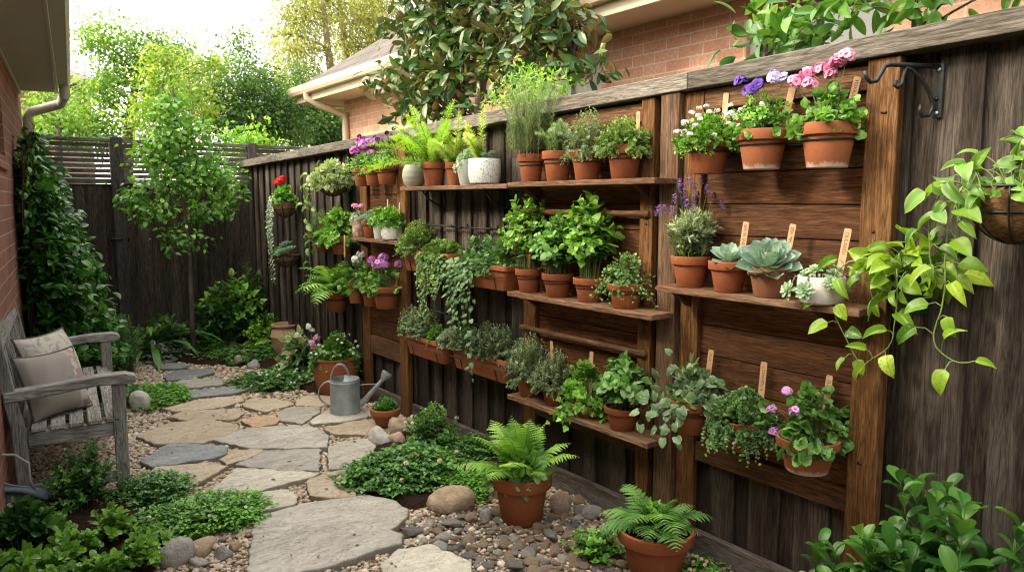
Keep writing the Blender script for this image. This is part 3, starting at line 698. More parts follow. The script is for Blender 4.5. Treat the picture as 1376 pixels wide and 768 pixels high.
FLAGS = [
    ([(75,140),(120,125),(185,122),(192,132),(150,145),(82,150)], 'blue', 'small blue-grey stepping stone farthest along the path'),
    ([(118,158),(165,151),(214,156),(185,166),(125,167)], 'blue', 'thin blue-grey stepping stone second from the far end of the path'),
    ([(134,186),(175,172),(265,166),(281,178),(215,196),(145,200)], 'blue', 'oval dark slate stepping stone third from the far end'),
    ([(164,211),(190,200),(290,195),(327,205),(300,215),(180,225)], 'grey', 'grey oval stepping stone fourth from the far end'),
    ([(194,246),(215,233),(345,218),(372,230),(340,240),(205,254)], 'blue', 'long dark slate stepping stone before the paved area'),
    ([(133,285),(230,260),(360,246),(369,262),(280,285),(180,294)], 'tan', 'long pale tan flagstone at the far left of the paving'),
    ([(154,311),(190,293),(352,285),(368,300),(340,316),(215,323)], 'tan', 'second long tan flagstone from the far left of the paving'),
    ([(58,366),(150,328),(280,320),(352,335),(350,350),(250,385),(110,389)], 'tan', 'large tan flagstone with grey streaks beside the bench front leg'),
    ([(368,270),(400,252),(500,260),(517,272),(430,296),(374,282)], 'tan', 'tan flagstone at the edge of the white flowered ground cover'),
    ([(523,262),(560,245),(640,250),(650,268),(600,278),(530,276)], 'tan', 'small tan flagstone in front of the round terracotta planter'),
    ([(469,302),(500,284),(588,280),(596,296),(540,329),(480,320)], 'pale', 'pale grey-green flagstone left of the watering can'),
    ([(569,320),(620,290),(762,279),(770,300),(690,320),(580,331)], 'pale', 'pale flagstone carrying the watering can'),
    ([(363,321),(410,308),(481,315),(455,334),(395,341)], 'rust', 'small rusty orange flagstone in the middle of the path'),
    ([(278,376),(385,340),(560,332),(618,365),(612,401),(395,404)], 'grey', 'wide light grey flagstone across the middle of the path'),
    ([(68,441),(150,390),(310,395),(319,416),(280,430),(110,459)], 'blue', 'dark blue slate flagstone beside the bench leg'),
    ([(608,347),(680,325),(760,315),(770,340),(740,363),(640,361)], 'tan', 'tan flagstone beside the small succulent pot'),
    ([(299,436),(340,409),(418,405),(426,413),(380,435),(320,451)], 'tan', 'small tan wedge flagstone beside the dark blue slate'),
    ([(349,451),(430,408),(590,404),(596,430),(592,471),(470,469)], 'grey', 'brownish grey flagstone in the centre of the near paving'),
    ([(83,486),(110,460),(255,447),(320,456),(250,496),(205,526),(100,501)], 'tan', 'tan flagstone directly in front of the bench leg'),
    ([(276,526),(350,462),(592,476),(560,491),(450,520),(370,552),(290,541)], 'pale', 'broad pale triangular flagstone in the near paving'),
    ([(358,555),(420,535),(490,525),(532,545),(515,571),(420,588)], 'pale', 'small pale flagstone touching the big nearest slab'),
    ([(558,502),(610,475),(692,464),(700,545),(640,551),(568,543)], 'tan', 'tan flagstone half under the yellow flowered ground cover'),
    ([(623,402),(650,385),(742,374),(760,395),(730,430),(690,459),(623,462)], 'pale', 'pale upright flagstone beside the ground cover rocks'),
    ([(413,604),(560,566),(740,548),(815,565),(852,590),(838,620),(800,648),(836,662),(832,688),(740,712),(640,746),(500,772),(392,800),(398,740),(395,700)], 'grey', 'largest grey slate slab nearest the camera'),
    ([(778,752),(830,705),(922,690),(1040,740),(1048,792),(960,860),(800,830)], 'pale', 'pale grey slab at the bottom edge beside the river pebbles'),
]
FLAGPOLYS = []
RIVER = gpoly([(535, 715), (560, 700), (600, 700), (640, 690), (700, 690), (745, 690), (790, 660), (815, 690), (850, 720), (880, 745), (960, 790), (880, 830), (690, 830), (640, 775), (570, 735)])
gf = G(11)
for px, kind, lab in FLAGS:
    P = np.array([onZ(*q, 0.03)[:2] for q in cp(px)]); P = P.mean(0)+(P-P.mean(0))*1.045
    area = 0.5*np.sum(P[:, 0]*np.roll(P[:, 1], -1)-np.roll(P[:, 0], -1)*P[:, 1])
    if area < 0: P = P[::-1]
    pts = []
    for p, q in zip(P, np.roll(P, -1, 0)):
        m = max(2, int(np.linalg.norm(q-p)/0.035)); nn = np.array([(q-p)[1], -(q-p)[0]])/np.linalg.norm(q-p)
        wv = gf.normal(0, 0.006, m)
        for i in range(m): pts.append(p+(q-p)*i/m+nn*(wv[i] if i else 0))
    pts = np.array(pts); c = pts.mean(0); FLAGPOLYS.append(pts.tolist()); n = len(pts)
    tilt = gf.normal(0, .008, 2)
    def zz(xy, h): return h+(xy-c)@tilt
    rings = [(1.0, -0.004), (1.0, 0.024), (0.992, 0.0295), (0.975, 0.032), (0.86, 0.033), (0.4, 0.0335)]
    V = []; F = []
    for k, (s, h) in enumerate(rings):
        for p in pts:
            xy = c+(p-c)*s; V.append((xy[0]-c[0], xy[1]-c[1], zz(xy, h)+(gf.normal(0, .0012) if k > 2 else 0)))
    V.append((0, 0, 0.033))
    for k in range(len(rings)-1):
        for i in range(n): F.append((k*n+i, k*n+(i+1) % n, (k+1)*n+(i+1) % n, (k+1)*n+i))
    for i in range(n): F.append(((len(rings)-1)*n+i, (len(rings)-1)*n+(i+1) % n, len(V)-1))
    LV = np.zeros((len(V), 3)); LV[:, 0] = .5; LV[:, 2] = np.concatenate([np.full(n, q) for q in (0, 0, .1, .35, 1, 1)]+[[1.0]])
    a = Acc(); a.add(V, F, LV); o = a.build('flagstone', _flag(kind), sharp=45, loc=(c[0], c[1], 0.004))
    tag(o, lab, 'flagstone', 'flagstones paving the garden path')

# ------------------------------------------------------------------ loose gravel (uncountable) over the path
def ico(sub):
    import bmesh
    bm = bmesh.new(); bmesh.ops.create_icosphere(bm, subdivisions=sub, radius=1.0)
    V = np.array([v.co[:] for v in bm.verts]); F = np.array([[v.index for v in f.verts] for f in bm.faces]); bm.free(); return V, F
ICO1, ICO2, ICO3 = ico(1), ico(2), ico(3)
gp = G(21)
acc = Acc()
def pebbles(N, y0, y1, smin, smax, shape):
    n0 = N*3; Y = gp.uniform(y0, y1, n0); X = gp.uniform(-0.1, 2.43, n0)
    ok = X > 0.10+0.105*(Y-4.2)+0.02
    d = np.stack([X, Y, np.zeros(n0)], 1)-EYE; dep = d@FW; sx = 688+1000*(d@RT)/dep; sy = 384-1000*(d@UPV)/dep
    ok &= (sx > -150) & (sx < 1450) & (sy < 860)
    for p in FLAGPOLYS: ok &= ~inside_np(p, X, Y)
    for k in BEDS: ok &= ~inside_np(BEDS[k], X, Y)
    ok &= ~(inside_np(RIVER, X, Y) & (gp.uniform(size=n0) < .6))
    X, Y = X[ok][:N], Y[ok][:N]; m = len(X)
    S = gp.uniform(smin, smax, m)*np.where(gp.uniform(size=m) < .08, 1.6, 1.0)
    V0, F0 = shape; nv = len(V0)
    sc = np.stack([gp.uniform(.8, 1.35, m), gp.uniform(.7, 1.1, m), gp.uniform(.5, .8, m)], 1)*S[:, None]
    A = gp.uniform(0, 6.28, m); ca, sa = np.cos(A), np.sin(A)
    V = V0[None]*(1+gp.normal(0, .10, (m, nv, 1)))*sc[:, None]
    V = np.stack([V[..., 0]*ca[:, None]-V[..., 1]*sa[:, None]+X[:, None], V[..., 0]*sa[:, None]+V[..., 1]*ca[:, None]+Y[:, None], V[..., 2]+(0.006+S*gp.uniform(.1, .6, m))[:, None]], -1)
    L = np.zeros((m, nv, 3)); L[..., 2] = np.clip(gp.normal(.5, .26, m), 0, 1)[:, None]
    acc.add(V.reshape(-1, 3), (F0[None]+(np.arange(m)*nv)[:, None, None]).reshape(-1, 3), L.reshape(-1, 3))
pebbles(5200, 1.5, 3.4, .0065, .0125, ICO2); pebbles(6500, 3.3, 5.2, .008, .014, ICO1); pebbles(6000, 5.0, 8.0, .010, .018, ICO1)
tag(acc.build('gravel', M_PEB), kind='stuff')

# fallen leaves and twig bits on the path (uncountable litter)
gl = G(88); acc = Acc(); n0 = 260; Y = gl.uniform(1.8, 7.2, n0); X = gl.uniform(.3, 2.35, n0); ok = X > 0.12+0.105*(Y-4.2)
zf = np.full(n0, 0.022)
for p in FLAGPOLYS: zf[inside_np(p, X, Y)] = 0.041
X, Y, zf = X[ok], Y[ok], zf[ok]; m = len(X); az = gl.uniform(0, 6.28, m)
place(acc, LT['ovate'], np.stack([X, Y, zf], 1), np.stack([np.cos(az), np.sin(az), gl.uniform(-.1, .15, m)], 1), np.array([0, 0, 1.0])+gl.normal(0, .25, (m, 3)), gl.uniform(.010, .030, m), gl.uniform(0, 1, m))
tag(acc.build('leaf_litter', mat('dry_leaf', lambda t: t.done(t.ramp(t.luv()[2], [(0, (.05, .028, .015)), (.5, (.14, .075, .035)), (1, (.10, .12, .035))]), .8))), kind='stuff')

# ================================================================== side fence with palings, cap and plinth
gw = G(31)
t = thing('paling_fence', 'dark weathered timber paling fence running along the right side behind the pots', 'fence', (2.45, 3.7, 0))
def loc_box(a, lo, hi, org, rnd): a.box([lo[k]-org[k] for k in range(3)], [hi[k]-org[k] for k in range(3)], rnd)
OF = (2.45, 3.7, 0)
a = Acc(); Y = -5.0
while Y < 7.97:
    pit = 0.205 if Y < 3 else 0.172; wd = (0.135 if Y < 3 else 0.098)+gw.uniform(-.008, .008); wd = min(wd, 7.985-Y)
    top = fence_top(Y)-0.01
    loc_box(a, (2.447+gw.uniform(0, .004), Y, 0.02), (2.464, Y+wd, top), OF, gw.uniform(.15, 1.0))
    loc_box(a, (2.467+gw.uniform(0, .003), Y+wd-.02, 0.02), (2.484, Y+pit+.03, top), OF, gw.uniform(0, .7))
    Y += pit+gw.uniform(-.006, .006)
a.build('palings', W_FENCE, t, smooth=False, bevel=0.003)
ys = [-5.0, -2.4, 0.35, 2.035, 4.35, 6.3, 7.99]
for p, q in zip(ys[:-1], ys[1:]):
    a = Acc(); d = 0.002
    z0, z1 = fence_top(p+d), fence_top(q-d); V = []
    for (yy, zt) in ((p+d, z0), (q-d, z1)):
        for x, z in ((2.372, zt-.068), (2.545, zt-.068), (2.545, zt), (2.372, zt)): V.append((x-OF[0], yy-OF[1], z))
    a.add(V, np.array([(0, 1, 2, 3), (7, 6, 5, 4), (0, 4, 5, 1), (1, 5, 6, 2), (2, 6, 7, 3), (3, 7, 4, 0)]), rnd=gw.uniform(.3, .8))
    a.build('cap_rail', W_CAP, t, smooth=False, bevel=0.004)
for p, q in ((-5.0, 1.195), (1.32, 2.08), (2.2, 3.06), (3.17, 4.43), (4.57, 5.04), (5.2, 7.98)):
    a = Acc(); loc_box(a, (2.412, p, 0.0), (2.444, q, 0.115), OF, gw.uniform(.2, .8)); a.build('plinth_board', W_PLINTH, t, smooth=False, bevel=0.004)

# ------------------------------------------------------------------ back fence: boards below, spaced horizontal slats above
t = thing('slatted_fence', 'tall grey back fence with horizontal slats above dark upright boards', 'fence', (0, 8.0, 0))
a = Acc(); X = 0.46; nbk = 0
while X < 3.9:
    wd = gw.uniform(.11, .15); j = 0.0 if int(X*1000) % 2 else .016; j = (nbk % 2)*.022; nbk += 1; a.box((X-.006, 0.0+j+gw.uniform(0, .003), 0.02), (min(X+wd+.006, 3.9), 0.018+j, 1.66), gw.uniform(.1, 1)); X += wd
a.build('upright_boards', W_FENCED, t, smooth=False, bevel=0.003)
for x0, x1 in ((0.52, 1.17), (1.285, 2.45), (2.55, 3.9)):
    a = Acc()
    for k in range(7): a.box((x0, -0.004+gw.uniform(0, .004), 1.715+k*.048), (x1, 0.014, 1.752+k*.048), gw.uniform(.1, .9))
    a.build('slat_panel', W_SLAT, t, smooth=False, bevel=0.002)
    for lo, hi in (((x0, -0.018, 1.664), (x1, 0.03, 1.708)), ((x0, -0.022, 2.052), (x1, 0.034, 2.085))): a = Acc(); a.box(lo, hi, gw.uniform(.2, .9)); a.build('rail', W_SLAT, t, smooth=False, bevel=0.003)
for x0, x1 in ((0.455, 0.515), (1.175, 1.28), (2.455, 2.545)):
    a = Acc(); a.box((x0, -0.045, 0), (x1, 0.045, 2.10), gw.uniform(.1, .6)); a.build('post', wood('dark_grey_post', 'Z', (0.07, 0.062, 0.058), (0.12, 0.11, 0.105), (0.16, 0.155, 0.15), 0.4), t, smooth=False, bevel=0.004)
a = Acc(); a.box((1.13, -0.035, 1.12), (1.30, -0.024, 1.15)); a.tube([(1.15, -0.05, 1.135), (1.24, -0.05, 1.135)], .008, 8); a.build('latch', M_BLACK, t)

# ------------------------------------------------------------------ stained timber panels screwed to the fence
def panel(label, y0, y1, z0, sl, sr, rail_b, nb, mainpost=None, leftw=None, posts_full=(True, True), sw=None):
    yc = (y0+y1)/2; O = (2.43, yc, 0); t = thing('timber_screen', label, 'timber screen', O)
    rw, lw = sr, sl                                   # widths of the stile nearer the camera / farther away
    zt = lambda y: fence_top(y)-.072
    a = Acc(); loc_box(a, (2.392, y0, 0.0), (2.43, y0+rw, zt(y0+rw)), OF if 0 else O, gw.uniform(.45, .7)); a.build('stile', W_POST, t, smooth=False, bevel=0.004)
    a = Acc(); loc_box(a, (2.412, y1-lw, 0.0), (2.44, y1, zt(y1)), O, gw.uniform(.4, .7)); a.build('stile', W_POST, t, smooth=False, bevel=0.004)
    a = Acc(); loc_box(a, (2.416, y0+rw+.002, zt(y1)-.078), (2.446, y1-lw-.002, zt(y1)), O, .6); a.build('top_rail', W_RAIL, t, smooth=False, bevel=0.003)
    a = Acc(); loc_box(a, (2.418, y0+rw+.002, rail_b[0]), (2.446, y1-lw-.002, rail_b[1]), O, .5); a.build('bottom_rail', W_RAIL, t, smooth=False, bevel=0.003)
    a = Acc(); zb = rail_b[1]+.003; top = zt(y1)-.081; h = (top-zb)/nb
    for k in range(nb):
        hh = zb+k*h; a.box((2.4345+gw.uniform(0, .003)-O[0], y0+rw*.5-yc, hh+.0015), (2.4465-O[0], y1-lw*.5-yc, hh+h-.0025), gw.uniform(.1, 1.0)) 
    a.build('backing_boards', W_BOARD, t, smooth=False, bevel=0.002)
    yy = y0+rw*.5
    for z in (.62, 1.06, 1.4, 1.78):
        a = Acc(); a.tube([(2.3905-O[0], yy+gw.uniform(-.02, .02)-yc, z), (2.394-O[0], yy-yc, z)], .0045, 8); a.build('screw_head', M_BLACK, t)
    return t, O
panel('large stained timber panel on the fence nearest the camera, around the succulent shelf', 1.20, 2.078, 0, .095, .105, (.42, .50), 11)
tB, OB = panel('middle stained timber panel with two round rods and three herb shelves', 2.226, 3.165, 0, .105, .075, (.36, .43), 12)
for z in (1.445, 0.83):
    a = Acc(); a.tube([(2.385-OB[0], 2.24-OB[1], z), (2.385-OB[0], 3.15-OB[1], z)], .0135, 12, .6); a.build('round_rod', W_RAIL, tB)
    for y in (2.262, 3.11):
        a = Acc(); a.tube([(2.432-OB[0], y-OB[1], z), (2.378-OB[0], y-OB[1], z)], .018, 10); a.build('rod_bracket', W_POST, tB)
a = Acc(); a.box((-.0275, -.05, 0), (.0275, .05, fence_top(2.1)-.07), .5); o = a.build('timber_post', W_POSTD, smooth=False, bevel=0.005, loc=(2.411, 2.1335, 0))
tag(o, 'thick brown post standing between the middle and the nearest timber panels', 'post')
panel('narrow stained timber panel farther down the fence behind the small shelf of white cups', 4.44, 5.19, 0, .12, .115, (.37, .505), 10)

# ------------------------------------------------------------------ shelves
def shelf(label, y0, y1, z, x0=2.255, x1=2.4125, notch=None, brackets=()):
    O = ((x0+x1)/2, (y0+y1)/2, z); t = thing('wall_shelf', label, 'shelf', O, 'timber shelves along the fence')
    a = Acc()
    if notch: poly = [(x0, y0), (2.381, y0), (2.381, notch), (x1, notch), (x1, y1), (x0, y1)]
    else: poly = [(x0, y0), (x1, y0), (x1, y1), (x0, y1)]
    a.prism([(p-O[0], q-O[1]) for p, q in poly], -.024, 0, gw.uniform(.35, .8)); a.build('shelf_board', W_SHELF, t, smooth=False, bevel=0.003)
    for y in brackets:
        a = Acc(); f = 2.446-O[0]; yy = y-O[1]
        a.box((f-.006, yy-.012, -.15), (f, yy+.012, -.025)); a.box((x0+.02-O[0], yy-.012, -.0295), (f, yy+.012, -.0245))
        a.tube([(x0+.035-O[0], yy, -.03), (x0+.07-O[0], yy, -.075), (f-.005, yy, -.14)], .006, 8); a.build('bracket', M_BLACK, t)
    if not brackets:
        for y in (y0+.17, y1-.06):
            a = Acc(); yy = y-O[1]; a.prism([(x1-O[0], 0), (x1-.10-O[0], 0), (x1-O[0], .001)], 0, 0.001) if 0 else None
            V = [(x1-.001-O[0], yy-.014, -.026), (x1-.10-O[0], yy-.014, -.026), (x1-.001-O[0], yy-.014, -.09), (x1-.001-O[0], yy+.014, -.026), (x1-.10-O[0], yy+.014, -.026), (x1-.001-O[0], yy+.014, -.09)]
            a.add(V, [(0, 1, 2), (5, 4, 3), (0, 3, 4, 1), (1, 4, 5, 2), (2, 5, 3, 0)]); a.build('bracket', W_POST, t, smooth=False)
    return t
shelf('top shelf of the middle panel, carrying rosemary and thyme', 2.09, 3.095, 1.594, notch=2.186)
shelf('middle shelf of the middle panel, carrying tall basil', 2.09, 3.10, 1.035, notch=2.186)
shelf('bottom shelf of the middle panel, carrying mint and parsley', 2.10, 3.10, 0.490, notch=2.186)
shelf('shelf of the nearest panel, carrying lavender and succulents', 1.215, 2.07, 1.160, x1=2.388)
shelf('high shelf on black iron brackets, carrying foxtail ferns and white pots', 3.102, 4.255, 1.588, x0=2.255, x1=2.443, brackets=(3.35, 4.02))
shelf('small far shelf carrying white cups and flowering pots', 4.325, 5.06, 1.240, x0=2.27, x1=2.39)

# ================================================================== red brick house on the left
BR_L = brick('red_brick', (0.30, 0.135, 0.095), (0.225, 0.098, 0.072), (0.36, 0.29, 0.245))
BR_R = brick('salmon_brick', (0.78, 0.45, 0.315), (0.67, 0.345, 0.23), (0.80, 0.70, 0.60), bw=0.24, bh=0.086)
M_CREAM = plain('cream_paint', (0.62, 0.52, 0.39), 0.5, 0, 0.06, 6.0)
M_SOFF = plain('soffit_paint', (0.42, 0.38, 0.33), 0.65, 0, 0.05, 5.0)
M_GUTL = plain('stone_grey_paint', (0.40, 0.375, 0.33), 0.45, 0, 0.06, 5.0)
M_TILE = mat('roof_tile', lambda t: (lambda b, o: t.done(t.mix(1.0, b.outputs['Color'], t.ramp(t.noise(o, 8.0, 5.0), [(.3, (.75,)*3), (.7, (1.2,)*3)]), 'MULTIPLY'), 0.8, t.bump(b.outputs['Fac'], .8, .02), spec=.3))(
    (lambda b, o: (t.link(o, b.inputs['Vector']), [b.inputs[k].__setattr__('default_value', v) for k, v in (('Color1', (.11, .09, .085, 1)), ('Color2', (.075, .065, .062, 1)), ('Mortar', (.03, .027, .025, 1)), ('Scale', 1.0), ('Mortar Size', .012), ('Brick Width', .3), ('Row Height', .3))], b)[-1])(t.n('ShaderNodeTexBrick'), t.obj()), t.obj()))
M_GLASS = mat('window_glass', lambda t: t.done(t.mix(t.noise(t.obj(), 1.5), (0.05, 0.06, 0.065), (0.12, 0.13, 0.13)), 0.06, spec=0.8))
M_BLIND = plain('white_blind', (0.62, 0.62, 0.60), 0.7, 0, 0.06, 4.0)
M_WFRAME = plain('window_frame_paint', (0.42, 0.43, 0.44), 0.45, 0, 0.05, 5.0)

ang = math.atan(0.105); L0 = thing('brick_house', 'red brick house at the left edge with cream eaves, gutter and downpipe', 'house', (wall_x(0), 0, 0), rotz=PI/2-ang)
ln = lambda Y: Y/math.cos(ang)
a = Acc(); xe = ln(7.93); wx0, wx1, wz0, wz1 = 4.55, 5.62, 1.76, 2.28
for lo, hi in (((-6, 0, 0), (xe, .24, wz0)), ((-6, 0, wz1), (xe, .24, 2.42)), ((-6, 0, wz0), (wx0, .24, wz1)), ((wx1, 0, wz0), (xe, .24, wz1))): a.box(lo, hi)
a.build('wall', BR_L, L0, smooth=False)
a = Acc(); a.box((wx0-.01, -.018, wz0-.075), (wx1+.01, .11, wz0-.001)); a.build('sill', BR_L, L0, smooth=False)
wf = Acc(); wf.box((wx0, .12, wz0), (wx0+.05, .17, wz1)); wf.box((wx1-.05, .12, wz0), (wx1, .17, wz1)); wf.box((wx0+.05, .12, wz1-.05), (wx1-.05, .17, wz1)); wf.box((wx0+.05, .12, wz0), (wx1-.05, .17, wz0+.05))
f = wf.build('window', M_WFRAME, L0, smooth=False); a = Acc(); a.box((wx0+.05, .14, wz0+.05), (wx1-.05, .15, wz1-.05)); a.build('pane', M_GLASS, f, smooth=False)
ee = ln(7.62); a = Acc(); a.box((-6, -.272, 2.424), (ee, .24, 2.436)); a.build('soffit', M_SOFF, L0, smooth=False)
a = Acc(); a.box((-6, -.292, 2.415), (ee, -.274, 2.575)); a.box((-6, -.022, 2.395), (ee, -.002, 2.422)); a.build('fascia', M_GUTL, L0, smooth=False, bevel=.003)
def gutter_prof(a, x0, x1, y, z, w_=.095, h=.10, s=-1):
    pr = [(0, h), (0, 0), (s*w_*.75, 0), (s*w_*.95, h*.35), (s*w_, h*.85), (s*w_, h), (s*w_*.93, h), (s*w_*.9, h*.4), (s*w_*.7, .012), (s*.01, .012), (s*.01, h)]
    n = len(pr); V = [(x0, y+p, z+q) for p, q in pr]+[(x1, y+p, z+q) for p, q in pr]
    a.add(V, [(i, n+i, n+(i+1) % n, (i+1) % n) for i in range(n)]); a.add([(x0, y+p, z+q) for p, q in pr[:6]], [tuple(range(6))]); a.add([(x1, y+p, z+q) for p, q in pr[:6]], [tuple(range(5, -1, -1))])
a = Acc(); gutter_prof(a, -6, ee+.02, -.294, 2.475); a.build('gutter', M_GUTL, L0, smooth=False)
a = Acc(); a.box((-6, -.30, 2.58), (ee+.02, -.27, 2.60)); V = [(-6, -.31, 2.58), (ee+.03, -.31, 2.58), (ee+.03, 3.2, 3.9), (-6, 3.2, 3.9)]; a.add(V, [(0, 1, 2, 3)]); a.build('roof', M_TILE, L0, smooth=False)
a = Acc(); px_ = xe-.10; a.tube([(ee-.08, -.34, 2.485), (ee-.08, -.34, 2.40), (px_-.02, -.30, 2.35), (px_, -.075, 2.27), (px_, -.05, 2.22), (px_, -.05, 0.02)], .042, 12); a.build('downpipe', M_GUTL, L0, sharp=40)

# ================================================================== neighbour's house beyond the fence (parallel to it)
H0 = thing('brick_house', 'salmon brick neighbouring house with cream gutter rising behind the right fence', 'house', (4.5, 0, 0), rotz=PI/2)
a = Acc(); WN = [(-1.5, 0.6), (2.35, 3.34), (4.80, 5.75)]   # window spans along the wall
xs = [-2.0]+[v for wn in WN for v in wn]+[10.12]; zs0, zs1 = 1.1, 2.78
a.box((-2, -.24, 0), (10.12, 0, zs0)); a.box((-2, -.24, zs1), (10.12, 0, 2.95))
for k in range(0, len(xs), 2): a.box((xs[k], -.24, zs0), (xs[k+1], 0, zs1))
a.box((9.88, -5, 0), (10.12, -.24, 2.95)); a.build('wall', BR_R, H0, smooth=False)
for x0, x1 in WN:
    wf = Acc(); e = .055
    wf.box((x0, -.12, zs0), (x0+e, -.04, zs1)); wf.box((x1-e, -.12, zs0), (x1, -.04, zs1)); wf.box((x0+e, -.12, zs1-e), (x1-e, -.04, zs1)); wf.box((x0+e, -.12, zs0), (x1-e, -.04, zs0+e)); wf.box(((x0+x1)/2-.02, -.11, zs0+e), ((x0+x1)/2+.02, -.05, zs1-e))
    f = wf.build('window', M_WFRAME, H0, smooth=False, bevel=.004)
    a = Acc(); a.box((x0+e, -.095, zs0+e), (x1-e, -.085, zs1-e)); a.build('pane', M_GLASS if x0 < 4 else M_BLIND, f, smooth=False)
a = Acc(); a.box((-2, .002, 2.90), (10.55, .50, 2.915)); a.box((10.12, -5, 2.90), (10.55, .002, 2.915)); a.build('soffit', M_CREAM, H0, smooth=False)
a = Acc(); a.box((-2, .502, 2.87), (10.57, .525, 3.02)); a.box((10.552, -5, 2.87), (10.575, .50, 3.02)); a.build('fascia', M_CREAM, H0, smooth=False, bevel=.004)
a = Acc(); gutter_prof(a, -2, 10.62, .527, 2.965, s=1, w_=.11, h=.11); a.build('gutter', M_CREAM, H0, smooth=False)
a = Acc(); a.add([(-2, .56, 3.07), (10.66, .56, 3.07), (8.2, -3.6, 5.9), (-2, -3.6, 5.9)], [(0, 1, 2, 3)]); a.add([(10.66, .56, 3.07), (10.66, -7.5, 3.07), (8.2, -3.6, 5.9)], [(0, 1, 2)]); a.build('roof', M_TILE, H0, smooth=False)
a = Acc(); a.tube([(10.05, .58, 2.97), (10.05, .58, 2.90), (9.98, .45, 2.82), (9.98, .07, 2.70), (9.98, .05, 2.62), (9.98, .05, 0.05)], .045, 12); a.build('downpipe', M_CREAM, H0, sharp=40)

# ------------------------------------------------------------------ distant house, just its hip roof and gable brick over the back fence
D0 = thing('brick_house', 'distant house with grey tiled hip roof seen past the left eaves', 'house', (2.2, 24.0, 0))
p0 = onY(60, 114, 24.0); p1 = onY(134, 112, 24.0); zt_ = onY(100, 86, 24.0)[2]; zr = p1[2]
a = Acc(); a.box((p0[0]-5-2.2, 0, 0), (p1[0]-.25-2.2, 8, zr-.05)); a.build('wall', brick('tan_brick', (0.42, 0.30, 0.21), (0.36, 0.25, 0.17), (0.42, 0.36, 0.3)), D0, smooth=False)
a = Acc(); xl, xr = p0[0]-5-2.2, p1[0]-2.2; a.add([(xl, -.4, zr), (xr, -.4, zr), (xr-2.3, 4, zt_+1.1), (xl, 4, zt_+1.1), (xr, 8.4, zr), (xl, 8.4, zr)], [(0, 1, 2, 3), (1, 4, 2), (4, 5, 3, 2)])
a.build('roof', mat('pale_tile', lambda t: t.done(t.mix(t.noise(t.mapping(t.obj(), (1, 1, 14)), 1.0), (0.15, 0.115, 0.098), (0.22, 0.175, 0.15)), 0.8)), D0, smooth=False)
a = Acc(); a.box((xl, -.46, zr-.12), (xr+.05, -.36, zr+.02)); a.build('gutter', M_CREAM, D0, smooth=False)

# ================================================================== garden bench with cushions
B0 = thing('garden_bench', 'weathered grey timber bench with arms against the brick house', 'bench', (.455, 4.83, 0), rotz=-rad(5.6))
HL = .70
def bent(a, prof, y0, y1, rnd):                     # polygon in the x-z plane extruded along y
    n = len(prof); V = [(x, y0, z) for x, z in prof]+[(x, y1, z) for x, z in prof]
    a.add(V, [tuple(range(n)), tuple(range(2*n-1, n-1, -1))]+[(i, n+i, n+(i+1) % n, (i+1) % n) for i in range(n)], rnd=rnd)
for s in (-1, 1):
    y0, y1 = (s*HL-(.0 if s < 0 else .06), s*HL+(.06 if s < 0 else 0.0))
    a = Acc(); a.box((.165, y0, 0), (.225, y1, .585), .5); a.build('leg', W_BENCHZ, B0, smooth=False, bevel=.004)
    a = Acc(); bent(a, [(-.255, 0), (-.195, 0), (-.205, .40), (-.285, .90), (-.305, .925), (-.335, .90), (-.262, .40)], y0, y1, .4); a.build('leg', W_BENCHZ, B0, smooth=False, bevel=.005)
    a = Acc(); bent(a, [(-.285, .555), (-.10, .568), (.10, .590), (.20, .587), (.245, .583), (.272, .592), (.282, .607), (.272, .626), (.23, .640), (.10, .638), (-.10, .618), (-.285, .605)], y0-.012, y1+.012, .6); a.build('armrest', W_BENCH, B0, smooth=False, bevel=.007)
    a = Acc(); a.box((-.198, y0+.012, .325), (.163, y1-.012, .395), .45); a.build('side_rail', W_BENCH, B0, smooth=False, bevel=.003)
    a = Acc(); a.box((-.19, y0+.015, .085), (.163, y1-.015, .135), .45); a.build('stretcher', W_BENCH, B0, smooth=False, bevel=.003)
a = Acc(); a.box((.185, -HL+.062, .325), (.215, HL-.062, .395), .5); a.build('front_rail', W_BENCHY, B0, smooth=False, bevel=.003)
a = Acc(); a.box((-.235, -HL+.062, .325), (-.205, HL-.062, .395), .5); a.build('back_rail', W_BENCHY, B0, smooth=False, bevel=.003)
a = Acc()
for k in range(5): a.box((-.185+k*.079, -HL+.0, .398), (-.185+k*.079+.062, HL, .418), gw.uniform(.3, .9))
a.build('seat_slats', W_BENCHY, B0, smooth=False, bevel=.004)
def backx(z): return -.232-(z-.40)*.156
a = Acc(); bent(a, [(backx(.80)-.02, .80), (backx(.80)+.02, .80), (backx(.91)+.02, .905), (backx(.91)-.02, .905)], -HL+.062, HL-.062, .6); a.build('top_rail', W_BENCHY, B0, smooth=False, bevel=.006)
a = Acc(); bent(a, [(backx(.46)-.016, .46), (backx(.46)+.016, .46), (backx(.53)+.016, .53), (backx(.53)-.016, .53)], -HL+.062, HL-.062, .5); a.build('lower_back_rail', W_BENCHY, B0, smooth=False, bevel=.004)
a = Acc()
for k in range(13):
    y = -HL+.13+k*(2*HL-.26)/12; bent(a, [(backx(.53)-.008, .532), (backx(.53)+.008, .532), (backx(.80)+.008, .798), (backx(.80)-.008, .798)], y-.024, y+.024, gw.uniform(.3, .8))
a.build('back_slats', W_BENCHZ, B0, smooth=False, bevel=.003)

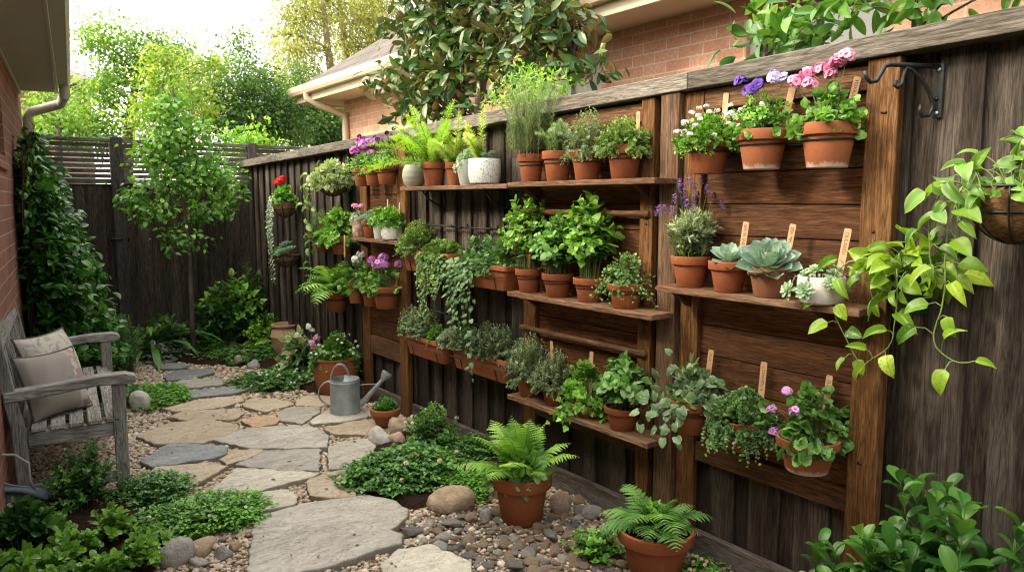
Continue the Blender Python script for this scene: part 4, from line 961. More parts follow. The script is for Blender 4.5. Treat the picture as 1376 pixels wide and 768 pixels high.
def cushion(label, mfront, c, nrm_, size, seed, border=None):
    g = G(seed); n = 22; V = []; L = []; u = np.linspace(-1, 1, n)
    for s in (1, -1):
        for i in u:
            for j in u:
                puff = (1-abs(i)**2.6)**.55*(1-abs(j)**2.6)**.55 if abs(i) < 1 and abs(j) < 1 else 0
                pin = 1-.10*(1-abs(i)**2)*(abs(j)**4)-.0; pin2 = 1-.10*(1-abs(j)**2)*(abs(i)**4)
                wr = .006*math.sin(9*i+4*j+seed)*puff
                V.append((i*size/2*pin2, s*(puff*.075+wr+.002), j*size/2*pin)); L.append(((i+1)/2, (j+1)/2, .5))
    F = []
    for s in range(2):
        for i in range(n-1):
            for j in range(n-1):
                q = s*n*n+i*n+j; f = (q, q+n, q+n+1, q+1); F.append(f if s == 0 else f[::-1])
    V = np.array(V); a = Acc(); a.add(V, F, L)
    o = a.build('cushion', mfront)
    e = [(-1, -1), (1, -1), (1, 1), (-1, 1), (-1, -1)]
    pts = []
    for (p, q) in zip(e[:-1], e[1:]):
        for k in range(14):
            i = p[0]+(q[0]-p[0])*k/14; j = p[1]+(q[1]-p[1])*k/14
            pts.append((i*size/2*(1-.10*(1-abs(j)**2)*(abs(i)**4)), 0, j*size/2*(1-.10*(1-abs(i)**2)*(abs(j)**4))))
    pts.append(pts[0]); b = Acc(); b.tube(pts, .006, 6, caps=False); b.build('piping', border or M_PIPE, o)
    z = Vector(nrm_).normalized(); x = z.cross(Vector((0, 0, 1))).normalized(); up = x.cross(z)
    o.matrix_world = Matrix((( x.x, z.x, up.x, c[0]), (x.y, z.y, up.y, c[1]), (x.z, z.z, up.z, c[2]), (0, 0, 0, 1)))
    tag(o, label, 'cushion', 'cushions on the bench'); return o
M_PIPE = plain('dark_piping', (0.10, 0.085, 0.075), 0.9)
def _linen(t):
    o = t.obj(); wv = t.noise(t.mapping(o, (400, 400, 60)), 1.0, 2.0); n = t.noise(o, 8.0, 4.0)
    c = t.mix(n, (0.31, 0.275, 0.245), (0.39, 0.355, 0.32))
    c = t.mix(t.mapr(wv, .4, .6, 0, .25), c, (0.2, 0.17, 0.15))
    u, v, r = t.luv()[0:3]
    f = t.ramp(t.noise(o, 26.0, 3.0, .5, .6), [(.38, (0.55, 0.50, 0.44)), (.5, (0.40, 0.36, 0.33)), (.58, (0.30, 0.22, 0.22)), (.66, (0.42, 0.24, 0.22))])
    c = t.mix(t.mapr(u, .27, .28, 1, 0), c, f)
    return t.done(c, 0.95, t.bump(wv, .3, .002), spec=.1)
def _floral(t):
    o = t.obj(); wv = t.noise(t.mapping(o, (400, 400, 60)), 1.0, 2.0)
    c = t.ramp(t.noise(o, 17.0, 3.0, .5, .8), [(.36, (0.34, 0.35, 0.28)), (.44, (0.52, 0.48, 0.42)), (.55, (0.55, 0.51, 0.45)), (.62, (0.36, 0.36, 0.40)), (.70, (0.45, 0.36, 0.16))])
    return t.done(c, 0.95, t.bump(wv, .3, .002), spec=.1)
bx = Vector((math.cos(rad(-5.6)), math.sin(rad(-5.6)), 0)); by = Vector((-bx.y, bx.x, 0)); bo = Vector((.455, 4.83, 0))
def bp(x, y, z): v = bo+bx*x+by*y; return (v.x, v.y, z)
cushion('taupe linen cushion with printed border at the near end of the bench', mat('taupe_linen', _linen), bp(-.085, -.45, .575), bx*.62-by*.74+Vector((0, 0, .36)), .335, 3)
cushion('pale floral printed cushion behind the taupe one on the bench', mat('floral_cotton', _floral), bp(-.095, -.20, .62), bx*.74-by*.55+Vector((0, 0, .34)), .37, 8)

# ================================================================== leaf and petal materials
L_ROSE = leafmat('rosemary_leaf', (.06,.095,.05), (.13,.19,.10), (.26,.34,.19), rough=.65)
L_THYG = leafmat('grey_thyme_leaf', (.05,.08,.045), (.12,.175,.10), (.25,.32,.19), rough=.65)
L_THY = leafmat('green_thyme_leaf', (.035,.075,.02), (.095,.17,.045), (.22,.33,.10), rough=.6)
L_BAS = leafmat('basil_leaf', (.025,.085,.010), (.065,.165,.022), (.16,.30,.045), vein=(.20,.34,.10), rough=.38)
L_BASD = leafmat('mint_leaf', (.022,.075,.018), (.055,.145,.035), (.14,.27,.07), vein=(.19,.32,.12), rough=.42)
L_PARS = leafmat('parsley_leaf', (.03,.095,.012), (.08,.20,.028), (.19,.35,.06), rough=.5)
L_LAV = leafmat('lavender_leaf', (.075,.11,.065), (.16,.21,.13), (.31,.37,.25), rough=.7)
L_ECH = leafmat('echeveria_leaf', (.075,.135,.11), (.17,.255,.215), (.34,.43,.37), rough=.55, transl=.08, edge=(.46,.52,.44), edge_at=.47, edge_soft=.03, spec=.25)
L_SED = leafmat('sedum_leaf', (.10,.17,.11), (.22,.32,.22), (.42,.50,.38), rough=.55, transl=.1, spec=.25)
L_IVYV = leafmat('variegated_ivy_leaf', (.045,.095,.045), (.09,.155,.08), (.15,.23,.12), edge=(.48,.55,.40), edge_at=.42, rough=.45)
L_IVY = leafmat('ivy_leaf', (.020,.065,.020), (.055,.13,.045), (.13,.24,.09), vein=(.2,.3,.15), rough=.42)
L_BABY = leafmat('baby_tears_leaf', (.03,.08,.03), (.085,.17,.065), (.20,.31,.14), rough=.5)
L_GER = leafmat('geranium_leaf', (.022,.075,.014), (.06,.155,.03), (.15,.28,.06), vein=(.18,.30,.09), rough=.5)
L_FERN = leafmat('fern_leaf', (.045,.12,.018), (.11,.23,.035), (.25,.40,.09), rough=.5, transl=.35)
L_FERND = leafmat('dark_fern_leaf', (.035,.10,.025), (.085,.19,.05), (.19,.33,.10), rough=.5, transl=.3)
L_FOX = leafmat('foxtail_leaf', (.10,.20,.015), (.22,.37,.035), (.38,.54,.10), rough=.55, transl=.35)
L_FOXY = leafmat('pale_plume_leaf', (.16,.24,.04), (.32,.42,.09), (.50,.58,.18), rough=.55, transl=.35)
L_POTH = leafmat('pothos_leaf', (.028,.085,.006), (.095,.190,.012), (.24,.34,.030), vein=(.15,.26,.05), rough=.36, transl=.28, spots=(.20,.29,.06))
L_POTHV = leafmat('variegated_pothos_leaf', (.025,.08,.010), (.06,.15,.02), (.13,.25,.04), vein=(.16,.25,.07), rough=.38, edge=(.30,.36,.13), edge_at=.43)
L_LAUR = leafmat('laurel_leaf', (.007,.034,.008), (.022,.078,.014), (.075,.175,.03), vein=(.08,.17,.04), rough=.30)
L_BEDP = leafmat('bed_leaf', (.02,.075,.012), (.06,.155,.022), (.16,.29,.05), vein=(.15,.26,.07), rough=.36)
L_HEDGE = leafmat('climber_leaf', (.012,.052,.011), (.038,.118,.022), (.12,.26,.045), vein=(.09,.18,.05), rough=.27)
L_TREE = leafmat('young_tree_leaf', (.03,.10,.014), (.08,.20,.028), (.22,.38,.055), vein=(.16,.28,.07), rough=.38)
L_BK1 = leafmat('maple_leaf', (.04,.105,.018), (.10,.20,.032), (.26,.37,.06), rough=.5, transl=.4)
L_YEL = leafmat('golden_leaf', (.065,.14,.018), (.15,.23,.035), (.30,.33,.08), rough=.5, transl=.45)
L_BKD = leafmat('dark_tree_leaf', (.022,.062,.018), (.055,.125,.03), (.13,.23,.05), rough=.5, transl=.35)
L_EUC = leafmat('eucalypt_leaf', (.10,.125,.04), (.23,.245,.075), (.45,.42,.13), rough=.5, transl=.4)
L_MAG = leafmat('magnolia_leaf', (.010,.040,.013), (.030,.080,.022), (.125,.135,.028), vein=(.12,.16,.05), rough=.26, transl=.18, under=(.16,.105,.04))
L_LIME = leafmat('lime_shrub_leaf', (.05,.13,.015), (.12,.26,.03), (.30,.46,.08), rough=.42, transl=.4)
L_COV = leafmat('ground_cover_leaf', (.018,.065,.014), (.05,.14,.03), (.14,.27,.06), rough=.42)
L_COVB = leafmat('bright_cover_leaf', (.03,.10,.012), (.08,.21,.025), (.19,.35,.06), rough=.45)
L_DARK = leafmat('shade_shrub_leaf', (.012,.045,.014), (.03,.085,.028), (.08,.16,.05), vein=(.1,.19,.07), rough=.34)
L_HOST = leafmat('broad_leaf', (.02,.075,.022), (.055,.145,.045), (.14,.26,.085), vein=(.16,.27,.10), rough=.4)
L_SILV = leafmat('silver_leaf', (.10,.13,.10), (.20,.24,.19), (.36,.40,.34), rough=.65)
L_BOX = leafmat('boxwood_leaf', (.03,.095,.012), (.09,.21,.025), (.24,.40,.06), rough=.36)
L_STRAP = leafmat('strap_leaf', (.02,.07,.015), (.055,.14,.03), (.15,.27,.06), rough=.35)
L_PALE = leafmat('pale_variegated_leaf', (.07,.12,.05), (.13,.20,.08), (.25,.33,.14), edge=(.50,.54,.40), edge_at=.30, rough=.5)
L_STR = leafmat('silver_string_leaf', (.16,.20,.16), (.28,.33,.27), (.45,.50,.42), rough=.6)
P_WHITE = petal('white_petal', (.75,.74,.70), (.86,.85,.80), (.62,.66,.40))
P_PINK = petal('pink_petal', (.60,.14,.32), (.86,.56,.66), (.52,.05,.20))
P_MAG = petal('magenta_petal', (.42,.07,.36), (.62,.18,.52), (.3,.03,.22))
P_LILAC = petal('lilac_petal', (.44,.12,.46), (.74,.46,.76), (.34,.06,.30))
P_PURP = petal('purple_petal', (.11,.045,.36), (.27,.14,.55), (.08,.02,.18))
P_PALEV = petal('pale_violet_petal', (.45,.40,.66), (.68,.64,.80), (.35,.2,.5))
P_LAVF = petal('lavender_floret', (.20,.11,.36), (.40,.26,.55))
P_RED = petal('red_petal', (.60,.015,.02), (.78,.05,.05))
P_CREAM = petal('cream_petal', (.75,.62,.40), (.82,.74,.55), (.60,.32,.06))
P_YELL = petal('yellow_petal', (.78,.55,.03), (.85,.66,.08))
P_DEEP = petal('deep_purple_petal', (.09,.015,.12), (.18,.04,.20))

# ================================================================== pots
def pot_std(root, R, h, m, soil=0.87, rnd=0.5, ring=False, name='pot'):
    rb = R*.67; hr = h*.73; a = Acc(); e = R*.02
    r1 = rb+(R*.93-rb)*(hr/h)
    a.lathe([(0, 0), (rb-e, 0), (rb, e), (r1, hr), (R*.985, hr+e*.3), (R, hr+e*1.4), (R*1.005, h-e*1.2), (R*.985, h), (R*.93, h), (R*.91, h-e*1.5), (R*.84, h*.62), (0, h*.60)], 44, rnd=rnd)
    o = a.build(name, m, root, sharp=38)
    a = Acc(); soilmesh(a, R*.885, h*soil); a.build('soil', M_SOIL, root)
    if ring:
        a = Acc(); rr = rb+(r1-rb)*.80+.0035; th = np.linspace(0, 2*PI, 41); a.tube(np.stack([rr*np.cos(th), rr*np.sin(th), np.full(41, h*.60)], 1), .0022, 6, caps=False); a.build('wire_ring', M_BLACK, root)
    return h*soil
def soilmesh(a, R, z, sx=1, sy=1):
    g = G(int(R*1e5) % 999); k = 20; V = [(0, 0, z+.004)]
    for q in (.35, .7, 1.0):
        for j in range(k): V.append((R*q*math.cos(2*PI*j/k)*sx, R*q*math.sin(2*PI*j/k)*sy, z+g.normal(0, .0025)))
    F = [(0, 1+j, 1+(j+1) % k) for j in range(k)]
    for q in range(2):
        for j in range(k): F.append((1+q*k+j, 1+q*k+k+j, 1+q*k+k+(j+1) % k, 1+q*k+(j+1) % k))
    a.add(V, F)
def pot_prof(root, prof, m, R, z, rnd=.5, name='pot', sharp=40, k=48):
    a = Acc(); a.lathe(prof, k, rnd=rnd); a.build(name, m, root, sharp=sharp)
    a = Acc(); soilmesh(a, R, z); a.build('soil', M_SOIL, root); return z

SEED = [100]
def nseed(): SEED[0] += 7; return SEED[0]

class Plant:
    """collects foliage / stems / flowers of one thing and links them under its root"""
    def __init__(s, root, z=0.0): s.root = root; s.z = z; s.g = G(nseed()); s.parts = {}; s.hd = []
    def acc(s, name, m):
        k = (name, m.name)
        if k not in s.parts: s.parts[k] = (Acc(), m)
        return s.parts[k][0]
    def heads(s, T, m, r, count, fs, tm='floret', squash=1.0):
        for p in T: s.hd.append((np.array(p, float), m, r, count, fs, tm, squash))
    def done(s):
        for p, m, r, count, fs, tm, sq in s.hd:
            a = Acc(); heads(s.g, a, [p*0], r*s.g.uniform(.8, 1.15), count, fs, tm, squash=sq); a.build('flower_head', m, s.root, loc=p)
        for (nm, _), (a, m) in s.parts.items():
            if a.V: a.build(nm, m, s.root)

def stalk(g, acc, tops, z0, r=.0016, pull=.35):
    T = np.asarray(tops, float); B = T*np.array([pull, pull, 0])+np.array([0, 0, z0]); Mi = (T+B)/2+np.array([0, 0, .15])*np.abs(T[:, 2:3]-z0)
    C, _ = bez(B, Mi, T, np.linspace(0, 1, 5)); tubes(acc, C, r, r*.7)

# plant recipes: f(pl, R, H, wall) grows a plant of radius R, height H from the soil
def k_rosemary(pl, R, H, w, m=None, n=46):
    bush(pl.g, pl.acc('foliage', m or L_ROSE), pl.acc('stems', M_STEMW), R, H, 'needle', .030, int(n*1.5), 34, 4, .08, .72, br=.55, maxth=.9, up=.6, k0=.5, z0=pl.z, szp=.25, wall=w, jit=.3)
def k_thyme(pl, R, H, w, m=None, n=110, ll=.0105, sag=None, nodes=15, tm='tiny'):
    bush(pl.g, pl.acc('foliage', m or L_THY), pl.acc('stems', M_STEMW), R, H, tm, ll*1.15, int(n*2.0), nodes, 2, .22, 1.0, br=.85, maxth=1.58, sag=R*.35 if sag is None else sag, up=.4, k0=.62, z0=pl.z, szp=.25, stem_r=.0008, wall=w)
def k_basil(pl, R, H, w, m=None, n=15, ll=.058, nodes=6, tm='basil', maxth=1.15, sag=0.0):
    bush(pl.g, pl.acc('foliage', m or L_BAS), pl.acc('stems', M_STEM), R, H, tm, ll, n, nodes, 2, .28, 1.15, br=.35, maxth=maxth, up=.75, k0=.6, z0=pl.z, szp=.30, stem_r=.0022, wall=w, sag=sag)
    bush(pl.g, pl.acc('foliage', m or L_BAS), None, R*.95, H*.97, tm, ll*.6, n*2, 2, 2, .86, .8, br=.35, maxth=maxth, up=.75, k0=.75, z0=pl.z, szp=.2, wall=w, rbias=.25, sag=sag)
def k_parsley(pl, R, H, w, m=None, n=70, ll=.034, sag=None, tm='parsley'):
    bush(pl.g, pl.acc('foliage', m or L_PARS), pl.acc('stems', M_STEM), R, H, tm, ll, n, 4, 2, .62, .95, br=.3, maxth=1.5, up=.7, sag=R*.3 if sag is None else sag, k0=.55, z0=pl.z, szp=.1, stem_r=.0011, wall=w)
def k_geranium(pl, R, H, w, m=None, n=42, ll=.05):
    bush(pl.g, pl.acc('foliage', m or L_GER), pl.acc('stems', M_STEM), R, H, 'ger', ll, n, 1, 2, 1.0, .75, br=.3, maxth=1.5, up=.75, sag=R*.2, k0=.5, z0=pl.z, szp=.1, stem_r=.0016, wall=w)
def tops(pl, R, H, n, w, th=1.0, k=1.08, flat=1.0):
    g = pl.g; ph = g.uniform(0, 6.28, n); t = th*np.sqrt(g.uniform(0, 1, n))
    T = np.stack([R*k*np.sin(t)*np.cos(ph), R*k*np.sin(t)*np.sin(ph)*flat, pl.z+H*k*np.cos(t)*g.uniform(.92, 1.1, n)], 1)
    if w is not None: T[:, 0] = np.minimum(T[:, 0], w)
    return T
def flowers(pl, T, m, r, count, fs, tm='floret', stem=True, squash=1.0, name='flowers'):
    if stem: stalk(pl.g, pl.acc('stems', M_STEM), T, pl.z)
    pl.heads(T, m, r, count, fs, tm, squash)

# ------------------------------------------------------------------ pots set out on shelves or hung in wire rings
def shelfpot(px, rim, w_, z, X=None):
    X0 = 2.335 if X is None else X
    P = onX(px, rim, X0); s = mpp(P); P[2] = z; return P, s, w_*s/2
def potted(label, name, group, px, rim, base, w_, z=None, X=None, m=None, shape='std', ring=False, hung=False, gap=.016, backing=2.4345):
    if z is None:
        P = onX(px, base, 2.36); s = mpp(P); R = w_*s/2; Xc = backing-gap-R; P = onX(px, rim, Xc); s = mpp(P); R = w_*s/2; h = (base-rim)*s*0.96
        ztop = onX(px, rim, Xc)[2]; P[2] = ztop-h
    else:
        P, s, R = shelfpot(px, rim, w_, z, X); zt = onX(px, rim, P[0])[2]; h = max(.05, zt-z); P[2] = z+.0015
        P[0] = min(P[0], 2.41-R)
    root = thing(name, label, 'potted plant', P, group)
    z = pot_std(root, R, h, m or M_TERRA, rnd=float(G(nseed()).uniform(.1, 1)), ring=ring) if shape == 'std' else shape(root, R, h)
    if hung:
        hh = thing('wire_pot_holder', 'black wire ring on the panel holding the '+hung, 'pot holder', (P[0], P[1], P[2]), 'wire rings holding pots on the panels')
        rb = R*.67; r1 = rb+(R*.93-rb)*.73; rr = rb+(r1-rb)*.86+.004; zr = h*.62; th = np.linspace(0, 2*PI, 41); a = Acc()
        a.tube(np.stack([rr*np.cos(th), rr*np.sin(th), np.full(41, zr)], 1), .0036, 6, caps=False)
        bw = backing-.0015-P[0]
        for sg in (-1, 1): a.tube([(rr*.75, sg*rr*.66, zr), (bw-.004, sg*rr*.75, zr), (bw-.004, sg*rr*1.35, zr+.002)], .0026, 6)
        a.build('ring', M_BLACK, hh); a = Acc(); a.box((bw-.003, -rr*1.4, zr-.006), (bw, rr*1.4, zr+.008)); a.build('back_plate', M_BLACK, hh, smooth=False)
    return Plant(root, z), s, R, backing-.006-P[0]

HERB, FLOW = 'herb pots on the shelves', 'flower pots hung on the panels'
# --- top shelf of the middle panel
pl, s, R, w = potted('tall upright rosemary in a terracotta pot at the left end of the top shelf', 'potted_rosemary', HERB, 714, 208, 241, 37, 1.594, ring=True); k_rosemary(pl, 62*s, 104*s, w, n=58); pl.done()
pl, s, R, w = potted('small young rosemary in a terracotta pot next to the tall rosemary', 'potted_rosemary', HERB, 750, 204, 240, 43, 1.594, ring=True); k_rosemary(pl, 40*s, 44*s, w, n=36); pl.done()
pl, s, R, w = potted('grey-green thyme in a terracotta pot third along the top shelf', 'potted_thyme', HERB, 790, 202, 238, 46, 1.594, ring=True); k_thyme(pl, 36*s, 60*s, w, L_THYG, 120, tm='tiny'); pl.done()
pl, s, R, w = potted('bright green bushy thyme in a terracotta pot at the right end of the top shelf', 'potted_thyme', HERB, 841, 196, 236, 51, 1.594, ring=True); k_thyme(pl, 41*s, 44*s, w, L_THY, 150, .0125); pl.done()
# --- middle shelf
pl, s, R, w = potted('light green basil with small leaves at the left end of the middle shelf', 'potted_basil', HERB, 711, 361, 394, 38, 1.035, ring=True); k_basil(pl, 47*s, 100*s, w, L_BAS, 38, .055, 7); pl.done()
pl, s, R, w = potted('dense dark green basil second along the middle shelf', 'potted_basil', HERB, 751, 367, 400, 44, 1.035, ring=True); k_basil(pl, 47*s, 80*s, w, L_BASD, 34, .062, 6); pl.done()
pl, s, R, w = potted('tall large leaved basil third along the middle shelf', 'potted_basil', HERB, 793, 373, 409, 45, 1.035, ring=True); k_basil(pl, 46*s, 108*s, w, L_BAS, 26, .082, 6); pl.done()
pl, s, R, w = potted('round leaved oregano spilling from the pot at the right end of the middle shelf', 'potted_oregano', HERB, 843, 380, 417, 51, 1.035, ring=True); k_basil(pl, 45*s, 46*s, w, leafmat('oregano_leaf', (.03,.085,.03), (.085,.17,.06), (.20,.31,.12), rough=.5), 60, .0205, 6, 'round', 1.5, 25*s); pl.done()
# --- bottom shelf
pl, s, R, w = potted('grey-green thyme in the pot at the left end of the bottom shelf', 'potted_thyme', HERB, 711, 503, 536, 38, .490); k_thyme(pl, 38*s, 60*s, w, L_THYG, 120, .0125); pl.done()
pl, s, R, w = potted('soft grey thyme in the second pot of the bottom shelf', 'potted_thyme', HERB, 746, 516, 549, 40, .490); k_thyme(pl, 34*s, 50*s, w, L_THYG, 120, .0115); pl.done()
pl, s, R, w = potted('bright green parsley hanging over the third pot of the bottom shelf', 'potted_parsley', HERB, 789, 541, 566, 44, .490); k_parsley(pl, 42*s, 56*s, w, L_PARS, 90, .036, sag=34*s); pl.done()
pl, s, R, w = potted('bright green mint in the pot at the right end of the bottom shelf', 'potted_mint', HERB, 837, 545, 583, 50, .490, X=2.32); k_basil(pl, 42*s, 64*s, w, L_BASD, 24, .075, 5); pl.done()
# --- succulent shelf
pl, s, R, w = potted('flowering lavender in the terracotta pot at the left end of the succulent shelf', 'potted_lavender', HERB, 928, 344, 386, 52, 1.160, X=2.33)
bush(pl.g, pl.acc('foliage', L_LAV), pl.acc('stems', M_STEM), 42*s, 64*s, 'silver', .046, 130, 10, 3, .12, .6, br=.5, maxth=.95, up=.55, k0=.55, z0=pl.z, wall=w, jit=.3)
T = tops(pl, 54*s, 92*s, 20, w, .95); stalk(pl.g, pl.acc('stems', M_STEM), T, pl.z, .0012)
for p in T:
    sp_ = Acc(); n = 34; tt = pl.g.uniform(0, 1, n); az = pl.g.uniform(0, 6.28, n); q = np.stack([np.cos(az), np.sin(az), np.zeros(n)], 1)
    P = p+np.array([0, 0, 1])*(tt*.036-.012)[:, None]+q*(.0045*np.sin((tt*.8+.15)*PI))[:, None]
    place(sp_, LT['tiny'], P-p, q+np.array([0, 0, .8]), q*-1+np.array([0, 0, .5]), .0115, pl.g.uniform(0, 1, n)); sp_.build('flower_spike', P_LAVF, pl.root, loc=p)
pl.done()
pl, s, R, w = potted('small grey-blue echeveria in the second pot of the succulent shelf', 'potted_succulent', HERB, 980, 351, 392, 55, 1.160, X=2.315); rosette(pl.g, pl.acc('foliage', L_ECH), (0, 0, pl.z+.008), 34*s, 26, 'fat', tilt0=1.35, tilt1=.12, axis=(-.45, -.3, 1)); pl.done()
pl, s, R, w = potted('largest echeveria rosette in an aged terracotta pot on the succulent shelf', 'potted_succulent', HERB, 1034, 358, 400, 57, 1.160, X=2.305, m=M_TERRA_AGED); rosette(pl.g, pl.acc('foliage', L_ECH), (-.005, 0, pl.z+.012), 46*s, 50, 'ech', tilt0=1.5, tilt1=.06, axis=(-.62, -.40, 1)); pl.done()
M_CONC = mat('white_concrete', lambda t: t.done(t.mix(t.mapr(t.noise(t.obj(), 9.0, 5.0, .65, .6), .5, .65, 0, .7), (.52,.50,.47), (.40,.33,.29)), .85, t.bump(t.noise(t.obj(), 60.0, 5.0), .3, .003), spec=.25))
def bowl(m, soil=.86, belly=.97):
    def f(root, R, h):
        return pot_prof(root, [(0, 0), (R*.72, 0), (R*.88, h*.06), (R*belly, h*.25), (R, h*.6), (R*.98, h*.97), (R*.96, h), (R*.90, h), (R*.88, h*.9), (R*.8, h*.5), (0, h*.5)], m, R*.89, h*soil)
    return f
pl, s, R, w = potted('pale blue-green sedum clusters spilling from a white concrete pot on the succulent shelf', 'potted_succulent', HERB, 1104, 371, 411, 62, 1.160, X=2.29, shape=bowl(M_CONC))
for dx, dy, dz, rr, ax in ((-.01, .05, .012, .034, (-.4, .5, 1)), (-.02, .015, .03, .032, (-.4, .1, 1)), (.01, -.01, .05, .030, (-.1, 0, 1)), (-.01, -.045, .02, .030, (-.4, -.4, 1)), (.03, .02, .03, .03, (.1, .2, 1)), (.03, -.04, .03, .028, (.2, -.3, 1)), (-.075, .072, -.035, .036, (-.9, .35, .35)), (-.095, .0, -.03, .036, (-1, -.15, .4)), (-.05, -.062, .0, .028, (-.7, -.5, .6))):
    c = np.array([dx, dy, pl.z+dz]); rosette(pl.g, pl.acc('foliage', L_SED), c, rr, 30, 'fat', 1.5, -.35, ax, rb=.1)
    tubes(pl.acc('stems', M_STEM), np.array([[[dx*.4, dy*.4, pl.z-.005], [dx*.8, dy*.8, pl.z+max(dz, 0)*.6+.012], c]]), .004, .003)
pl.done()
# --- hung on the nearest panel, top row
pl, s, R, w = potted('white flowered candytuft in the left hung terracotta pot of the top row', 'potted_candytuft', FLOW, 953, 186, 235, 62, hung='white candytuft')
k_thyme(pl, 46*s, 40*s, w, L_COVB, 120, .016, sag=18*s, nodes=9); T = tops(pl, 46*s, 44*s, 52, w, 1.4); T[:, 2] -= .15*np.hypot(T[:, 0], T[:, 1]); flowers(pl, T, P_WHITE, .010, 9, .012, squash=.4); pl.done()
pl, s, R, w = potted('purple and white pansies in the middle hung terracotta pot of the top row', 'potted_pansy', FLOW, 1025, 175, 229, 70, hung='purple pansies', m=M_TERRA_SALT)
k_basil(pl, 46*s, 60*s, w, L_COVB, 30, .028, 6, 'ovate', 1.25); k_geranium(pl, 44*s, 34*s, w, L_GER, 40, .038)
for q, m_ in (((-.02, .085, 73), P_PURP), ((0, .062, 62), P_PURP), ((-.03, .005, 66), P_PURP), ((-.05, .015, 60), P_PURP)): flowers(pl, np.array([(q[0], q[1], pl.z+q[2]*s)]), m_, .015, 9, .031, 'pansy')
for q in ((-.02, -.05, 72), (.0, -.075, 70), (.01, -.03, 78)): flowers(pl, np.array([(q[0], q[1], pl.z+q[2]*s)]), P_PALEV, .016, 9, .029, 'pansy')
flowers(pl, np.array([(-.05, .10, pl.z+.085), (-.03, .12, pl.z+.115), (-.05, .06, pl.z+.09), (-.05, -.03, pl.z+.10)]), P_WHITE, .008, 10, .012); pl.done()
pl, s, R, w = potted('tall pink flowered geranium in the right hung terracotta pot of the top row', 'potted_geranium', FLOW, 1114, 166, 227, 78, hung='tall pink geranium', m=M_TERRA_SALT)
k_geranium(pl, 46*s, 44*s, w, L_GER, 80, .044); k_basil(pl, 22*s, 60*s, w, L_COVB, 12, .022, 7, 'ovate', 1.0)
T = np.array([(-.02, .075, pl.z+76*s), (-.03, .055, pl.z+60*s), (0, .03, pl.z+80*s), (-.03, .11, pl.z+66*s), (.0, .0, pl.z+72*s), (0.01, -.045, pl.z+92*s), (0.0, -.02, pl.z+86*s)]); flowers(pl, T, P_PINK, .022, 22, .024); pl.done()
# --- hung on the nearest panel, bottom row
pl, s, R, w = potted('variegated ivy trailing white edged leaves from the left hung pot of the bottom row', 'potted_ivy', FLOW, 930, 536, 582, 60, hung='variegated ivy')
bush(pl.g, pl.acc('foliage', L_IVYV), pl.acc('stems', M_STEM), 52*s, 60*s, 'ivy', .066, 52, 4, 1, .4, .8, br=.4, maxth=1.4, sag=25*s, up=.6, k0=.5, z0=pl.z, wall=w, stem_r=.0012)
for q in ([(-.04, .02, 0), (-.10, .06, .05), (-.13, .13, -.02), (-.12, .19, -.10)], [(-.05, .0, 0), (-.11, .02, .03), (-.13, .05, -.07), (-.12, .06, -.14)], [(-.03, .04, .02), (-.06, .12, .08), (-.08, .20, .05), (-.09, .24, -.01)], [(0, .03, .05), (-.01, .06, .15), (-.03, .085, .19)], [(-.05, -.02, 0), (-.12, -.02, .02), (-.13, -.01, -.09), (-.11, -.03, -.13)]):
    vine(pl.g, pl.acc('foliage', L_IVYV), pl.acc('stems', M_STEM), np.array(q)+np.array([0, 0, pl.z]), .058, 'ivy', .032, .0011, pet=.018)
pl.done()
pl, s, R, w = potted('tiny leaved creeping plant spilling over the middle hung pot of the bottom row', 'potted_creeper', FLOW, 999, 562, 605, 64, hung='tiny leaved creeper')
k_thyme(pl, 52*s, 46*s, w, L_BABY, 190, .0145, sag=44*s, nodes=12, tm='round'); pl.done()
pl, s, R, w = potted('magenta flowered geranium with dark round leaves in the right hung pot of the bottom row', 'potted_geranium', FLOW, 1086, 586, 634, 82, hung='magenta geranium', m=M_TERRA_SALT)
k_geranium(pl, 56*s, 66*s, w, leafmat('deep_geranium_leaf', (.016,.058,.014), (.045,.12,.03), (.12,.23,.06), vein=(.16,.27,.09), rough=.45), 90, .050)
T = np.array([(-.02, .075, pl.z+.16), (-.11, .075, pl.z+.11), (-.12, .055, pl.z+.04), (-.12, -.02, pl.z+.13)]); flowers(pl, T, P_LILAC, .017, 16, .021); pl.done()

# --- upper far trio, lower far trio, and pots hung at the end of the narrow panel
for k, (px, rim, base, w_, lab) in enumerate(((486, 226, 251, 25, 'left'), (502, 224, 250, 27, 'middle'), (520, 221, 249, 32, 'right'))):
    pl, s, R, w = potted('purple flowered petunia in the %s pot of the upper far trio' % lab, 'potted_petunia', FLOW, px, rim, base, w_, hung='%s upper far petunia' % lab)
    k_basil(pl, 24*s, 24*s, w, L_COVB, 34, .028, 5, 'ovate', 1.4, 6*s)
    if k < 2: T = tops(pl, 24*s, 34*s, 13 if k == 0 else 6, w, 1.1); flowers(pl, T, P_MAG if k == 0 else P_LILAC, .028, 14, .042, 'pansy')
    T = tops(pl, 18*s, 40*s, 3, w, .7); flowers(pl, T, P_DEEP, .012, 8, .026, 'pansy'); pl.done()
for k, (px, rim, base, w_, lab) in enumerate(((478, 378, 408, 24, 'left'), (499, 384, 412, 28, 'middle'), (519, 384, 415, 40, 'right'))):
    pl, s, R, w = potted('flowering geranium in the %s pot of the lower far trio' % lab, 'potted_geranium', FLOW, px, rim, base, w_, hung='%s lower far geranium' % lab)
    k_geranium(pl, 26*s, 30*s, w, L_GER, 40, .05)
    if k == 0: T = tops(pl, 30*s, 40*s, 4, w, .9); flowers(pl, T, P_WHITE, .03, 26, .03)
    else: T = tops(pl, 24*s, 42*s, 4, w, .9); flowers(pl, T, P_LILAC if k == 2 else P_MAG, .034, 26, .034)
    pl.done()
